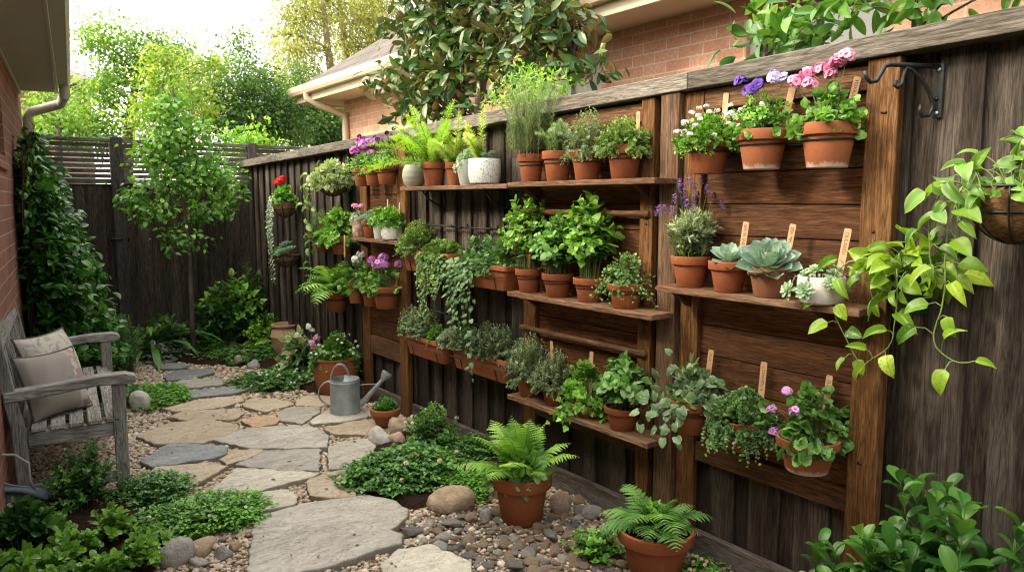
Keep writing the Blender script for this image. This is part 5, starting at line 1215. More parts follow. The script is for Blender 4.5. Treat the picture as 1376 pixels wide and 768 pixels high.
pl, s, R, w = potted('bushy green parsley in a hung terracotta pot left of the small far shelf', 'potted_parsley', FLOW, 459, 317, 342, 33, hung='far parsley', backing=2.446); k_parsley(pl, 34*s, 38*s, w, L_PARS, 130, .04, sag=10*s); pl.done()
pl, s, R, w = potted('feathery dill in a small hung pot beside the far parsley', 'potted_dill', FLOW, 433, 322, 338, 22, hung='feathery dill', backing=2.446); k_thyme(pl, 22*s, 42*s, w, L_THY, 110, .02, tm='needle', nodes=18); pl.done()
pl, s, R, w = potted('drooping fern in a hung terracotta pot left of the lower far trio', 'potted_fern', FLOW, 452, 392, 419, 34, hung='drooping far fern', backing=2.446); fern(pl.g, pl.acc('foliage', L_FERN), pl.acc('stems', M_STEM), 34, 62*s, 2.0, pl.z, 13, .26, .2, 1.2, wall=w); pl.done()

# --- high shelf with foxtail ferns, white and grey pots
M_EGG = mat('banded_stoneware', lambda t: (lambda z: t.done(t.mix(t.mapr(t.noise(t.mapping(t.obj(), (3, 3, 40)), 1.0, 3.0), .4, .6, 0, 1), (.36,.34,.29), (.24,.24,.20)), .6, spec=.4))(0))
M_CUP = plain('grey_glaze', (.36, .38, .35), .45, 0, .1, 12.0)
M_SPECK = mat('speckled_glaze', lambda t: t.done(t.mix(t.mapr(t.vor(t.obj(), 130.0), .28, .36, 0, 1), (.13,.155,.16), (.62,.64,.62)), .4, spec=.45))
M_MARB = mat('marbled_white', lambda t: t.done(t.mix(t.mapr(t.noise(t.obj(), 16.0, 4.0, .6, 1.5), .48, .58, 0, .8), (.66,.65,.62), (.36,.35,.33)), .5, spec=.4))
M_WHITE = plain('white_glaze', (.62, .62, .59), .4, 0, .06, 10.0)
HS = 'pots on the high bracket shelf'
def egg(root, R, h): return pot_prof(root, [(0, 0), (R*.62, 0), (R*.86, h*.18), (R, h*.45), (R*.94, h*.75), (R*.72, h), (R*.64, h), (R*.66, h*.8), (0, h*.78)], M_EGG, R*.65, h*.86)
def cup(m, taper=.62):
    return lambda root, R, h: pot_prof(root, [(0, 0), (R*taper, 0), (R*(taper+.1), h*.1), (R*.93, h*.6), (R, h*.98), (R*.95, h), (R*.9, h*.97), (R*.85, h*.7), (0, h*.68)], m, R*.89, h*.88)
pl, s, R, w = potted('round banded stoneware pot behind the foxtail fern frond on the high shelf', 'potted_succulent', HS, 561, 222, 250, 32, 1.588, X=2.36, shape=egg); rosette(pl.g, pl.acc('foliage', L_SED), (0, 0, pl.z), 13*s, 20, 'fat'); pl.done()
pl, s, R, w = potted('large bright green foxtail fern in a terracotta pot on the high shelf', 'potted_foxtail_fern', HS, 587, 219, 249, 35, 1.588, X=2.35)
for az, th, l in ((2.6, .95, 1.0), (1.9, .75, .95), (1.2, .45, .8), (2.2, .35, .85), (3.4, .35, .9), (4.6, .55, .85), (5.2, .3, .95), (3.0, 1.35, 1.15), (0.3, .3, .7), (4.1, .8, .7), (2.9, .6, .8), (5.6, .7, .8)):
    d = (math.sin(th)*math.cos(az)*.8-.05, math.sin(th)*math.sin(az), math.cos(th)); plume(pl.g, pl.acc('foliage', L_FOX), pl.acc('stems', M_STEM), (0, 0, pl.z), d, l*98*s, .030, 620, .9)
pl.done()
pl, s, R, w = potted('pale lime plume fern in the small terracotta pot on the high shelf', 'potted_foxtail_fern', HS, 611, 219, 249, 26, 1.588, X=2.35)
for az, th, l in ((2.2, .7, .6), (1.4, .4, .75), (5.0, .4, .6), (4.4, .3, .9), (3.1, .6, .5), (5.4, .8, .5)): plume(pl.g, pl.acc('foliage', L_FOXY), pl.acc('stems', M_STEM), (0, 0, pl.z), (math.sin(th)*math.cos(az), math.sin(th)*math.sin(az), math.cos(th)), l*84*s, .029, 420, .6)
pl.done()
pl, s, R, w = potted('blue-green succulent in a tapered grey glazed cup on the high shelf', 'potted_succulent', HS, 628, 216, 248, 30, 1.588, X=2.33, shape=cup(M_CUP)); k_thyme(pl, 17*s, 17*s, w, L_SED, 60, .02, sag=10*s, nodes=6, tm='fat'); pl.done()
pl, s, R, w = potted('pale plumes and a succulent in the speckled white pot on the high shelf', 'potted_foxtail_fern', HS, 656, 214, 246, 44, 1.588, X=2.345, shape=bowl(M_SPECK))
for az, th, l in ((1.6, .5, .6), (2.4, .3, .75), (4.2, .2, 1.0), (1.2, .75, .6), (3.2, .5, .6)): plume(pl.g, pl.acc('foliage', L_FOXY), pl.acc('stems', M_STEM), (0, .03, pl.z), (math.sin(th)*math.cos(az), math.sin(th)*math.sin(az), math.cos(th)), l*80*s, .029, 420, .5)
for q in ((0, -.045, .02), (-.02, -.03, .03), (.01, -.06, .04)): rosette(pl.g, pl.acc('foliage', L_ECH), (q[0], q[1], pl.z+q[2]), .034, 22, 'fat')
pl.done()
# --- small far shelf
FS = 'pots on the small far shelf'
pl, s, R, w = potted('pink flower in the pale mottled pot at the left end of the small far shelf', 'potted_flower', FS, 481, 290, 316, 17, 1.24, X=2.33, shape=cup(mat('mottled_pot', lambda t: t.done(t.mix(t.mapr(t.noise(t.obj(), 25.0, 4.0), .45, .6, 0, 1), (.40,.19,.12), (.58,.52,.46)), .8)), .8)); k_thyme(pl, 10*s, 10*s, w, L_SED, 40, .02, nodes=5); T = tops(pl, 11*s, 17*s, 5, w, .8); flowers(pl, T, P_PINK, .02, 18, .018); pl.done()
pl, s, R, w = potted('silver-blue succulents in a small terracotta pot on the small far shelf', 'potted_succulent', FS, 497, 296, 317, 23, 1.24, X=2.325)
for q in ((0, .05, .02), (-.03, .02, .03), (0, -.03, .04), (-.03, -.05, .02), (.01, .0, .06), (-.04, .07, .01)): rosette(pl.g, pl.acc('foliage', L_ECH), (q[0], q[1], pl.z+q[2]), .045, 22, 'fat', axis=(-.4, 0, 1))
pl.done()
pl, s, R, w = potted('green herb in a plain white cup on the small far shelf', 'potted_herb', FS, 510, 296, 318, 19, 1.24, X=2.31, shape=cup(M_WHITE, .7)); k_thyme(pl, 15*s, 20*s, w, L_COVB, 70, .022, nodes=8); pl.done()
pl, s, R, w = potted('green herb in the marbled white bowl at the right end of the small far shelf', 'potted_herb', FS, 526, 296, 319, 29, 1.24, X=2.315, shape=bowl(M_MARB)); k_thyme(pl, 19*s, 22*s, w, L_COVB, 100, .022, nodes=9); pl.done()

# ================================================================== long planter boxes on the fence
M_COIR = mat('coconut_coir', lambda t: (lambda n, m: t.done(t.ramp(n, [(.3, (.06, .032, .015)), (.7, (.36, .21, .10))]), .95, t.bump(m, 1.0, .02), spec=.1))(t.noise(t.mapping(t.obj(), (60, 60, 140)), 1.0, 6.0, .7, .8), t.noise(t.mapping(t.obj(), (60, 60, 140)), 1.0, 6.0, .75, .8)))
def planter(label, pxl, pxr, prim, h, depth=.145):
    Xf = 2.44-depth; pm = (pxl+pxr)/2; Yl = onX(pxl, prim, Xf)[1]; Yr = onX(pxr, prim, Xf)[1]; z = onX(pm, prim, Xf)[2]
    Yc = (Yl+Yr)/2; hl = abs(Yl-Yr)/2; Xc = 2.438-depth/2; root = thing('planter_box', label, 'planter box', (Xc, Yc, z-h), 'long terracotta planter boxes on the fence')
    a = Acc(); d = depth/2
    def ring(sx, sy, zz, rr=.02):
        o = []
        for cx, cy, a0 in ((1, 1, 0), (-1, 1, 90), (-1, -1, 180), (1, -1, 270)):
            for q in (0, 30, 60, 90): th = rad(a0+q); o.append((cx*(sx-rr)+rr*math.cos(th), cy*(sy-rr)+rr*math.sin(th), zz))
        return o
    R_ = [ring(d*.70, hl*.88, 0), ring(d*.72, hl*.895, .004), ring(d*.86, hl*.96, h*.78), ring(d*.96, hl*.99, h*.785), ring(d, hl, h*.81), ring(d, hl, h*.97), ring(d*.98, hl*.995, h), ring(d*.88, hl*.965, h), ring(d*.84, hl*.95, h*.96), ring(d*.78, hl*.93, h*.6)]
    V = [p for r in R_ for p in r]; n = 16; F = [tuple(range(n-1, -1, -1)), tuple((len(R_)-1)*n+i for i in range(n))]
    for k in range(len(R_)-1):
        for i in range(n): F.append((k*n+i, k*n+(i+1) % n, (k+1)*n+(i+1) % n, (k+1)*n+i))
    a.add(V, F, rnd=.6); a.build('trough', M_TERRA, root, sharp=35)
    a = Acc(); g = G(nseed()); nx, ny = 6, 16; xs = np.linspace(-d*.83, d*.83, nx); ys_ = np.linspace(-hl*.945, hl*.945, ny); X, Y = np.meshgrid(xs, ys_, indexing='ij')
    I = np.arange(nx*ny).reshape(nx, ny); a.add(np.stack([X.ravel(), Y.ravel(), h*.88+g.normal(0, .003, nx*ny)], 1), np.stack([I[:-1, :-1], I[1:, :-1], I[1:, 1:], I[:-1, 1:]], -1).reshape(-1, 4)); a.build('soil', M_SOIL, root)
    a = Acc(); r = .003
    a.tube([(-d-.004, -hl*.97, h*.55), (-d-.004, hl*.97, h*.55)], r, 6)
    for y in (-hl*.6, hl*.6): a.tube([(d-.002, y, h*1.02), (d+.001-.002, y, -.006), (-d*.72, y, -.007), (-d*.9-.003, y, h*.5), (-d-.004, y, h*.55)], r, 6)
    a.build('wire_cradle', M_BLACK, root)
    pl = Plant(root, h*.88); return pl, hl, d, 2.44-Xc
def along(pl, ys_, fn):
    """grow one recipe at several spots along a trough"""
    for y in ys_:
        sub = Plant(pl.root, pl.z); fn(sub, y)
        for k, (a, m) in sub.parts.items():
            t_ = pl.acc(k[0], m)
            for V, F_, L, Mi in zip(a.V, a.F, a.L, a.M): pass
            if a.V:
                V = np.concatenate(a.V); V[:, 1] += y; V[:, 0] = np.minimum(V[:, 0], 2.443-pl.root.location.x)
                base = t_.n; t_.V.append(V); t_.L.append(np.concatenate(a.L)); t_.n += len(V)
                for f, mi in zip(a.F, a.M): t_.F.append(f+base); t_.M.append(mi)

pl, hl, d, w = planter('terracotta planter box with bushy thyme and a creeping plant, left of the upper pair', 538, 602, 338, .135)
along(pl, [.18*1.0], lambda s, y: k_thyme(s, .155, .20, w, L_THY, 130, .015, sag=.02, nodes=14))
along(pl, [-.06, -.17], lambda s, y: k_thyme(s, .13, .09, w, L_THY, 130, .024, sag=.16, nodes=11, tm='round'))
for k in range(20):
    y = pl.g.uniform(-.26, .0); l = .10+.36*pl.g.uniform(0, 1)**1.7; x = -d-.02; vine(pl.g, pl.acc('foliage', L_THY), pl.acc('stems', M_STEM), [(0, y, pl.z), (x, y+.01, pl.z+.02), (x-.02, y+pl.g.normal(0, .03), pl.z-l*.5), (x-.01, y+pl.g.normal(0, .05), pl.z-l)], .023, 'round', .013, .0009, pet=.008)
pl.done()
pl, hl, d, w = planter('terracotta planter box with long trailing ivy, right of the upper pair', 606, 679, 354, .135)
along(pl, [.12, -.02, -.13], lambda s, y: bush(s.g, s.acc('foliage', L_IVY), s.acc('stems', M_STEM), .13, .15, 'ivy', .048, 46, 5, 1, .4, .8, maxth=1.45, sag=.06, z0=s.z, wall=w, up=.5))
for k in range(16):
    y = pl.g.uniform(.0, .24); l = .12+.30*pl.g.uniform(0, 1)**1.4 if k else .62; x = -d-.02
    if k == 0: y = .04
    vine(pl.g, pl.acc('foliage', L_IVY), pl.acc('stems', M_STEM), [(0, y, pl.z), (x, y, pl.z+.03), (x-.03, y+pl.g.normal(0, .03), pl.z-l*.5), (x-.01, y+pl.g.normal(0, .05), pl.z-l)], .045, 'ivy', .028, .0012, pet=.015)
pl.done()
pl, hl, d, w = planter('terracotta planter box with grey thyme and white flowered herb, left of the lower pair', 543, 596, 455, .13)
along(pl, [.26, .17, .08], lambda s, y: k_thyme(s, .105, .19, w, L_THYG, 70, .016, sag=.0, nodes=12))
along(pl, [-.07], lambda s, y: k_thyme(s, .085, .10, w, L_COVB, 80, .015, sag=.02, nodes=10))
along(pl, [-.21], lambda s, y: (k_thyme(s, .095, .10, w, L_SILV, 80, .017, sag=.02, nodes=9), flowers(s, tops(s, .09, .10, 14, w, 1.2), P_WHITE, .008, 8, .011)))
pl.done()
pl, hl, d, w = planter('largest terracotta planter box with dense grey-green thyme, right of the lower pair', 604, 681, 475, .13)
along(pl, [.22, .12, .02, -.08, -.16], lambda s, y: k_thyme(s, .105, .14+(.05 if y < 0.1 else 0), w, leafmat('deep_thyme_leaf', (.03,.055,.03), (.08,.125,.07), (.17,.23,.14), rough=.6), 85, .014, sag=.01, nodes=13))
pl.done()
for (xl, yl), (xr, yr), lab in (((569, 301), (612, 305), 'short black rail on the fence above the creeping planter box'), ((619, 305), (664, 308), 'short black rail on the fence above the ivy planter box'), ((563, 412), (606, 424), 'black rail behind the grey thyme planter box'), ((622, 432), (684, 445), 'black rail above the largest thyme planter box'), ((420, 206), (458, 206), 'black rail on the fence above the far hanging basket')):
    p, q = onX(xl, yl, 2.41), onX(xr, yr, 2.41); z = (p[2]+q[2])/2; c = ((2.41+2.445)/2, (p[1]+q[1])/2, z); t = thing('wall_rail', lab, 'rail', c, 'black iron rails on the fence'); a = Acc(); hl = abs(p[1]-q[1])/2
    a.tube([(2.41-c[0], -hl-.02, 0), (2.41-c[0], hl+.02, 0)], .0055, 8); a.build('rod', M_BLACK, t)
    for s in (-1, 1): a = Acc(); a.tube([(2.445-c[0], s*hl*.9, .02), (2.443-c[0], s*hl*.9, 0), (2.40-c[0], s*hl*.9, -.004), (2.392-c[0], s*hl*.9, .012)], .005, 8); a.build('bracket', M_BLACK, t)

# ================================================================== coir lined wall baskets
def basket(label, px, rim, bot, w_, group='coir lined wall baskets'):
    P = onX(px, rim, 2.3); s = mpp(P); R = w_*s/2; X = 2.432-R*.92; P = onX(px, rim, X); s = mpp(P); h = (bot-rim)*s; R = w_*s/2
    P[2] -= h; root = thing('wall_basket', label, 'hanging basket', P, group); g = G(nseed()); a = Acc(); k = 40; pr = [(R*.05, 0)]+[(R*.97*math.sin(q), h*(1-math.cos(q))) for q in np.linspace(.2, PI/2, 9)]+[(R*.9, h*1.0), (R*.88, h*.9)]
    a.lathe(pr, k); a.V[0] += g.normal(0, R*.012, a.V[0].shape); a.build('coir_liner', M_COIR, root)
    a = Acc(); soilmesh(a, R*.92, h*.92); a.build('soil', M_SOIL, root)
    a = Acc(); th = np.linspace(0, 2*PI, 41)
    for rr, zz in ((R*1.0, h), (R*.88, h*.55)): a.tube(np.stack([rr*np.cos(th), rr*np.sin(th), np.full(41, zz)], 1), .0035, 6, caps=False)
    for j in range(8):
        q = np.linspace(0, PI/2, 9); aa = 2*PI*j/8+.2; a.tube(np.stack([R*1.01*np.sin(q)*math.cos(aa), R*1.01*np.sin(q)*math.sin(aa), h*(1-np.cos(q))-.003], 1), .003, 5)
    bx_ = 2.444-P[0]; a.box((R*.9, -R*.35, h-.012), (bx_, R*.35, h+.010)); a.build('wire_frame', M_BLACK, root)
    return Plant(root, h*.92), s, R, h, 2.44-P[0]
pl, s, R, h, w = basket('coir wall basket with pale variegated foliage, upper far one below the black rail', 447, 238, 263, 46)
k_thyme(pl, 28*s, 22*s, w, L_PALE, 120, .045, sag=14*s, nodes=7); k_basil(pl, 22*s, 22*s, w, L_COVB, 12, .05, 4, 'ovate', 1.4)
for k in range(4):
    y = .12+.06*k; L_ = (.25, .55, .8, .35)[k]; vine(pl.g, pl.acc('foliage', L_POTHV), pl.acc('stems', M_STEMV), [(0, y*.5, pl.z), (-.05, y+.06, pl.z+.04), (-.07, y+.12, pl.z-L_*.4), (-.05, y+.14, pl.z-L_)], .10, 'heart', .10, .003, pet=.03)
pl.done()
pl, s, R, h, w = basket('coir wall basket with a red geranium and silver trailing strings', 383, 271, 292, 34)
k_thyme(pl, 14*s, 22*s, w, L_COVB, 40, .05, sag=0, nodes=6); T = np.array([[-.02, .02, pl.z+30*s], [-.04, .05, pl.z+27*s], [0, .05, pl.z+32*s]]); flowers(pl, T, P_RED, .035, 40, .026)
for k in range(20):
    y = pl.g.uniform(.02, .17); l = pl.g.uniform(.2, .75); vine(pl.g, pl.acc('trailing_strings', L_STR), pl.acc('stems', M_STEM), [(-.03, y*.6, pl.z+.02), (-.06, y+.05, pl.z+.05), (-.09, y+.07, pl.z-l*.5), (-.08, y+.06, pl.z-l)], .022, 'round', .022, .001, pet=.01)
pl.done()
pl, s, R, h, w = basket('coir wall basket planted with pale succulent rosettes, lowest of the far baskets', 385, 343, 358, 34)
for q, r_, m_ in (((-.05, .07, .03), .075, L_COVB), ((-.06, -.06, .02), .085, L_ECH), ((.0, .02, .08), .08, L_ECH), ((-.02, -.02, .04), .06, L_SED), ((0, -.10, .05), .07, L_ECH), ((.02, .09, .09), .06, L_HOST)): rosette(pl.g, pl.acc('foliage', m_), (q[0], q[1], pl.z+q[2]), r_, 26, 'fat', axis=(-.5, 0, 1))
pl.done()
pl, s, R, h, w = basket('large coir hanging basket of variegated trailing vine at the right edge', 1368, 250, 326, 122)
g = pl.g
bush(g, pl.acc('foliage', L_POTHV), pl.acc('stems', M_STEMV), .16, .14, 'heart', .092, 60, 1, 1, 1.0, .6, br=.6, maxth=1.45, sag=.04, up=.7, k0=.45, z0=pl.z, wall=w, stem_r=.0022, lightz=.1)
for q, l in (([(-.05, .08, .0), (-.11, .13, .04), (-.13, .17, -.07), (-.12, .165, -.20)], .085), ([(-.04, .06, .0), (-.11, .10, .03), (-.13, .115, -.10), (-.12, .12, -.20), (-.115, .115, -.30), (-.12, .13, -.37), (-.12, .145, -.42), (-.125, .11, -.46), (-.13, .045, -.485), (-.12, .02, -.465)], .088), ([(-.05, .05, .0), (-.12, .10, .02), (-.14, .09, -.08), (-.13, .10, -.15)], .08)):
    vine(g, pl.acc('foliage', L_POTHV if l < .086 else L_POTH), pl.acc('stems', M_STEMV), np.array(q)+np.array([0, 0, pl.z]), l, 'heart', .05, .0030, pet=.035, spread=.9)
pl.done()

# ------------------------------------------------------------------ golden pothos growing from a dark wall pocket
P = onX(1222, 420, 2.37); root = thing('wall_planter', 'lime green trailing pothos in a dark wall pocket, right of the nearest panel', 'wall planter', P)
a = Acc(); a.lathe([(0, 0), (.045, 0), (.05, .01), (.062, .11), (.066, .115), (.066, .13), (.058, .13), (.055, .09), (0, .08)], 32); a.V[0][:, 0] = np.minimum(a.V[0][:, 0], 2.4435-P[0]); a.build('pot', plain('dark_green_plastic', (.012, .022, .016), .5), root, sharp=40)
a = Acc(); a.box((.055, -.012, .08), (2.4445-P[0], .012, .14)); a.build('hook_plate', M_BLACK, root, smooth=False)
pl = Plant(root, .12); g = pl.g
bush(g, pl.acc('foliage', L_POTH), pl.acc('stems', M_STEMV), .150, .140, 'heart', .118, 70, 1, 1, 1.0, .55, br=.35, maxth=1.5, sag=.05, up=.75, k0=.35, z0=pl.z, wall=2.43-P[0], stem_r=.0024, lightz=.1, off=(-.02, .0))
for q, l in (([(-.04, .06, 0), (-.10, .15, .05), (-.12, .20, -.02), (-.11, .215, -.08), (-.10, .19, -.16), (-.09, .165, -.20), (-.09, .14, -.25), (-.09, .12, -.28)], .085), ([(-.05, .01, 0), (-.10, .0, .04), (-.11, -.01, -.07), (-.10, .0, -.16), (-.10, .01, -.23), (-.11, .06, -.25), (-.11, .085, -.29)], .105), ([(-.05, .03, 0), (-.11, .07, .02), (-.11, .08, -.06), (-.10, .06, -.09)], .08)):
    vine(g, pl.acc('foliage', L_POTH), pl.acc('stems', M_STEMV), np.array(q)+np.array([0, 0, pl.z]), l, 'heart', .052, .0026, pet=.026, spread=.9)
pl.done()

# ------------------------------------------------------------------ black iron hook bracket
P = onX(1262, 120, 2.445); root = thing('plant_hook', 'black iron plant bracket with curled hooks on the fence, empty', 'bracket', P)
a = Acc(); a.box((-.006, -.014, -.088), (0, .014, .078)); a.build('back_plate', M_BLACK, root, smooth=False, bevel=.003)
a = Acc(); za = .068; L_ = .205; dirx, diry = -.88, .47
def arm(pts, r): return [(dirx*u, diry*u, z) for u, z in pts]
hk = [(L_+.022*math.cos(q)-.0, za-.030+.030*math.sin(q)) for q in np.linspace(PI/2, -.0, 6)]
a.tube(arm([(0.002, za), (.10, za+.001), (L_-.035, za+.002), (L_-.018, za-.004), (L_-.008, za-.025), (L_+.006, za-.048), (L_+.026, za-.052), (L_+.04, za-.040), (L_+.046, za-.018)], 0), [.0075]*4+[.0065]*4+[.0055], 10); a.build('arm', M_BLACK, root)
a = Acc(); a.tube(arm([(.004, -.030), (.012, -.028)], 0), .006, 8)
a.tube(arm([(.145, za-.045), (.150, za-.060), (.140, za-.066), (.126, za-.055), (.122, za-.030), (.115, za-.006), (.095, za-.012), (.06, za-.04), (.035, za-.075), (.022, za-.105), (.018, za-.125), (.030, za-.148), (.052, za-.150), (.062, za-.135), (.058, za-.115)], 0), .0060, 10); a.build('scroll_brace', M_BLACK, root)
for z in (.058, -.072): a = Acc(); a.tube([(-.006, 0, z), (-.010, 0, z)], .006, 10); a.build('screw_head', M_GALV, root)
P = onX(406, 208, 2.44); a = Acc(); th = np.linspace(0, 2*PI, 17); a.tube(np.stack([np.full(17, -.01), .018*np.cos(th), .018*np.sin(th)], 1), .004, 6, caps=False); a.box((-.008, -.02, -.03), (.006, .02, .03)); tag(a.build('screw_eye', M_BLACK, loc=P), 'small black ring eye on the fence left of the far black rail', 'ring')

# ================================================================== wooden plant markers with burnt lettering
M_INK = plain('burnt_ink', (.06, .03, .015), .9)
def marker(top, bot, X, text, label, wpx=10, name='plant_marker'):
    p, q = onX(*top, X), onX(*bot, X); s = mpp(p); w2 = wpx*s/2/1.05; up = Vector(p-q); L = up.length; up.normalize(); n = Vector((-1, -.25, .05)); n = (n-up*n.dot(up)).normalized(); x = up.cross(n)
    a = Acc(); th = .0016; prof = [(-w2*.8, 0), (w2*.8, 0), (w2, L*.2), (w2, L*.97), (w2*.8, L), (-w2*.8, L), (-w2, L*.97), (-w2, L*.2)]; k = len(prof)
    V = [(u, v, -th) for u, v in prof]+[(u, v, th) for u, v in prof]; a.add(V, [tuple(range(k-1, -1, -1)), tuple(range(k, 2*k))]+[(i, (i+1) % k, k+(i+1) % k, k+i) for i in range(k)], rnd=float(G(nseed()).uniform(.3, .8)))
    o = a.build(name, W_TAG, smooth=False); o.matrix_world = Matrix(((x.x, up.x, n.x, q[0]), (x.y, up.y, n.y, q[1]), (x.z, up.z, n.z, q[2]), (0, 0, 0, 1)))
    tag(o, label, 'plant marker', 'wooden plant markers')
    if text:
        c = bpy.data.curves.new('lettering', 'FONT'); c.body = text; c.size = w2*1.35; c.align_x = 'CENTER'; c.align_y = 'CENTER'; c.space_character = 1.05
        tmp = bpy.data.objects.new('lettering', c); COL.objects.link(tmp); dg = bpy.context.evaluated_depsgraph_get(); me = bpy.data.meshes.new_from_object(tmp.evaluated_get(dg)); bpy.data.objects.remove(tmp)
        wd = max(v.co.x for v in me.vertices)-min(v.co.x for v in me.vertices); me.materials.clear(); me.materials.append(M_INK)
        t = bpy.data.objects.new('lettering', me); COL.objects.link(t); t.parent = o; f = min(1.0, L*.52/wd); t.location = (0, L*.93-wd*f/2, th+.0004); t.rotation_euler = (0, 0, -PI/2); t.scale = (f, f, 1)
marker((1153, 103), (1137, 168), 2.405, '1OXIUUEA', 'wooden plant marker behind the pink geranium at top right')
marker((1065, 118), (1052, 172), 2.41, '', 'wooden plant marker between the pansies and the pink geranium')
marker((976, 125), (971, 190), 2.41, '', 'wooden plant marker between the white candytuft and the pansies', 8)
marker((1003, 298), (995, 352), 2.37, 'SEKIN SNE', 'wooden plant marker behind the small echeveria', 9)
marker((1066, 301), (1055, 360), 2.37, 'SEPI PIM', 'wooden plant marker behind the largest echeveria', 9)
marker((1140, 307), (1127, 372), 2.37, 'CIULAVEU', 'wooden plant marker behind the sedum in the white pot')
marker((956, 470), (948, 530), 2.405, 'IIUIA', 'wooden plant marker standing in the variegated ivy', 8)
marker((1027, 486), (1020, 560), 2.405, 'GTAMMDU\u00b7S', 'wooden plant marker standing in the tiny leaved creeper', 9)
marker((1115, 504), (1106, 580), 2.405, 'GUETA', 'wooden plant marker standing behind the magenta geranium', 9)
marker((858, 150), (856, 200), 2.38, 'OEII', 'wooden plant marker behind the bright thyme on the top shelf', 6)
marker((741, 458), (743, 518), 2.385, '', 'pair-edge wooden marker in the soft grey thyme of the bottom shelf', 5)
marker((795, 472), (792, 545), 2.36, '', 'thin wooden marker in the parsley of the bottom shelf', 6)
marker((853, 500), (848, 548), 2.36, '', 'broad wooden marker in the mint of the bottom shelf', 12)
marker((536, 194), (532, 226), 2.40, '', 'wooden marker in the right pot of the upper far trio', 4)
marker((463, 316), (463, 346), 2.29, '', 'thin pale marker leaning on the far parsley pot', 3)
marker((536, 366), (530, 392), 2.39, '', 'wooden marker in the right pot of the lower far trio', 4)
marker((521, 268), (521, 300), 2.34, '', 'thin white marker in the plain white cup', 2)
marker((537, 272), (536, 302), 2.35, '', 'thin white marker in the marbled white bowl', 2)

# ================================================================== things standing on the ground
def gitem(px, py, dz=0.0): P = onZ(px, py, dz); return P, mpp(P)
# fern pot
P, s = gitem(705, 706); root = thing('potted_fern', 'large terracotta pot with a bright fern standing on the river pebbles', 'potted plant', (P[0]+.02, P[1]+.05, .012)); R = 41*s; z = pot_std(root, R, 66*s, M_TERRA, rnd=.5)
pl = Plant(root, z); w_ = 2.43-root.location.x
fern(pl.g, pl.acc('foliage', L_FERN), pl.acc('stems', M_STEM), 18, .32, 1.2, z, 20, .24, .12, 1.05, wall=w_); k_parsley(pl, .15, .13, w_, L_FERND, 34, .075, sag=.02, tm='ivy'); pl.done()
# fern bowl bottom right
P, s = gitem(880, 770); root = thing('potted_fern', 'wide terracotta bowl with mixed ferns at the bottom edge, marker stick inside', 'potted plant', (P[0], P[1], .012)); R = 51*s
z = pot_std(root, R, 62*s, M_TERRA, rnd=.6); pl = Plant(root, z); w_ = 2.42-root.location.x
fern(pl.g, pl.acc('foliage', L_FERND), pl.acc('stems', M_STEM), 22, .27, 1.7, z, 15, .27, .2, 1.2, wall=w_); k_parsley(pl, .13, .11, w_, L_PARS, 60, .03, sag=.03); pl.done()
marker((877, 716), (873, 752), P[0]-.045, 'Oul', 'rounded wooden marker stick in the fern bowl at the bottom edge', 10)
# little succulent pot
P, s = gitem(523, 578); root = thing('potted_succulent', 'small terracotta pot of succulents on the ground beside the rocks', 'potted plant', (P[0], P[1]+.05, .03)); R = 20*s
z = pot_prof(root, [(0, 0), (R*.62, 0), (R*.85, 12*s), (R*.88, 14*s), (R, 15*s), (R*1.03, 19*s), (R, 22*s), (R*.9, 23*s), (R*.85, 20*s), (0, 12*s)], M_TERRA, R*.88, 20*s); pl = Plant(root, z)
k_thyme(pl, 16*s, 16*s, None, L_COV, 60, .03, nodes=6, tm='fat'); pl.done()
# large round planter
P, s = gitem(455, 536); root = thing('potted_flower', 'large round terracotta planter of pink and white flowers behind the watering can', 'potted plant', (P[0]+.03, P[1]+.10, .03)); R = 31*s; h = 50*s
z = pot_prof(root, [(0, 0), (R*.72, 0), (R*.80, h*.05), (R*.96, h*.45), (R*1.0, h*.75), (R*.98, h*.93), (R*1.02, h*.95), (R*1.02, h), (R*.94, h), (R*.92, h*.9), (0, h*.8)], M_TERRA, R*.92, h*.93, rnd=.7); pl = Plant(root, z)
k_thyme(pl, 34*s, 34*s, 2.40-root.location.x, L_COV, 90, .04, nodes=7, sag=.08); k_thyme(pl, 26*s, 22*s, None, L_COVB, 70, .045, nodes=6)
T = tops(pl, 36*s, 32*s, 30, None, 1.3); T = T[T[:, 1]+T[:, 0]*-.4 < .08]; flowers(pl, T, P_WHITE, .009, 6, .016, squash=.6); flowers(pl, np.array([(-.12, .14, z+.08), (-.15, .10, z+.12), (-.08, .17, z+.14)]), P_PINK, .025, 24, .026); pl.done()
# urn
P, s = gitem(387, 484); root = thing('clay_urn', 'tall buff clay urn with a thick rim, empty, standing in the far bed', 'urn', (P[0]-.02, P[1], .03)); R = 18*s; h = 46*s
z = pot_prof(root, [(0, 0), (R*.6, 0), (R*.72, h*.06), (R*.95, h*.4), (R*1.02, h*.62), (R*1.06, h*.65), (R*1.02, h*.68), (R*.94, h*.82), (R*.80, h*.90), (R*.80, h*.92), (R*.98, h*.95), (R*.98, h), (R*.82, h), (R*.74, h*.9), (R*.7, h*.6), (0, h*.55)], mat('buff_clay', lambda t: t.done(t.mix(t.noise(t.obj(), 10.0, 5.0), (.34, .20, .12), (.46, .30, .19)), .85)), R*.72, h*.6); 
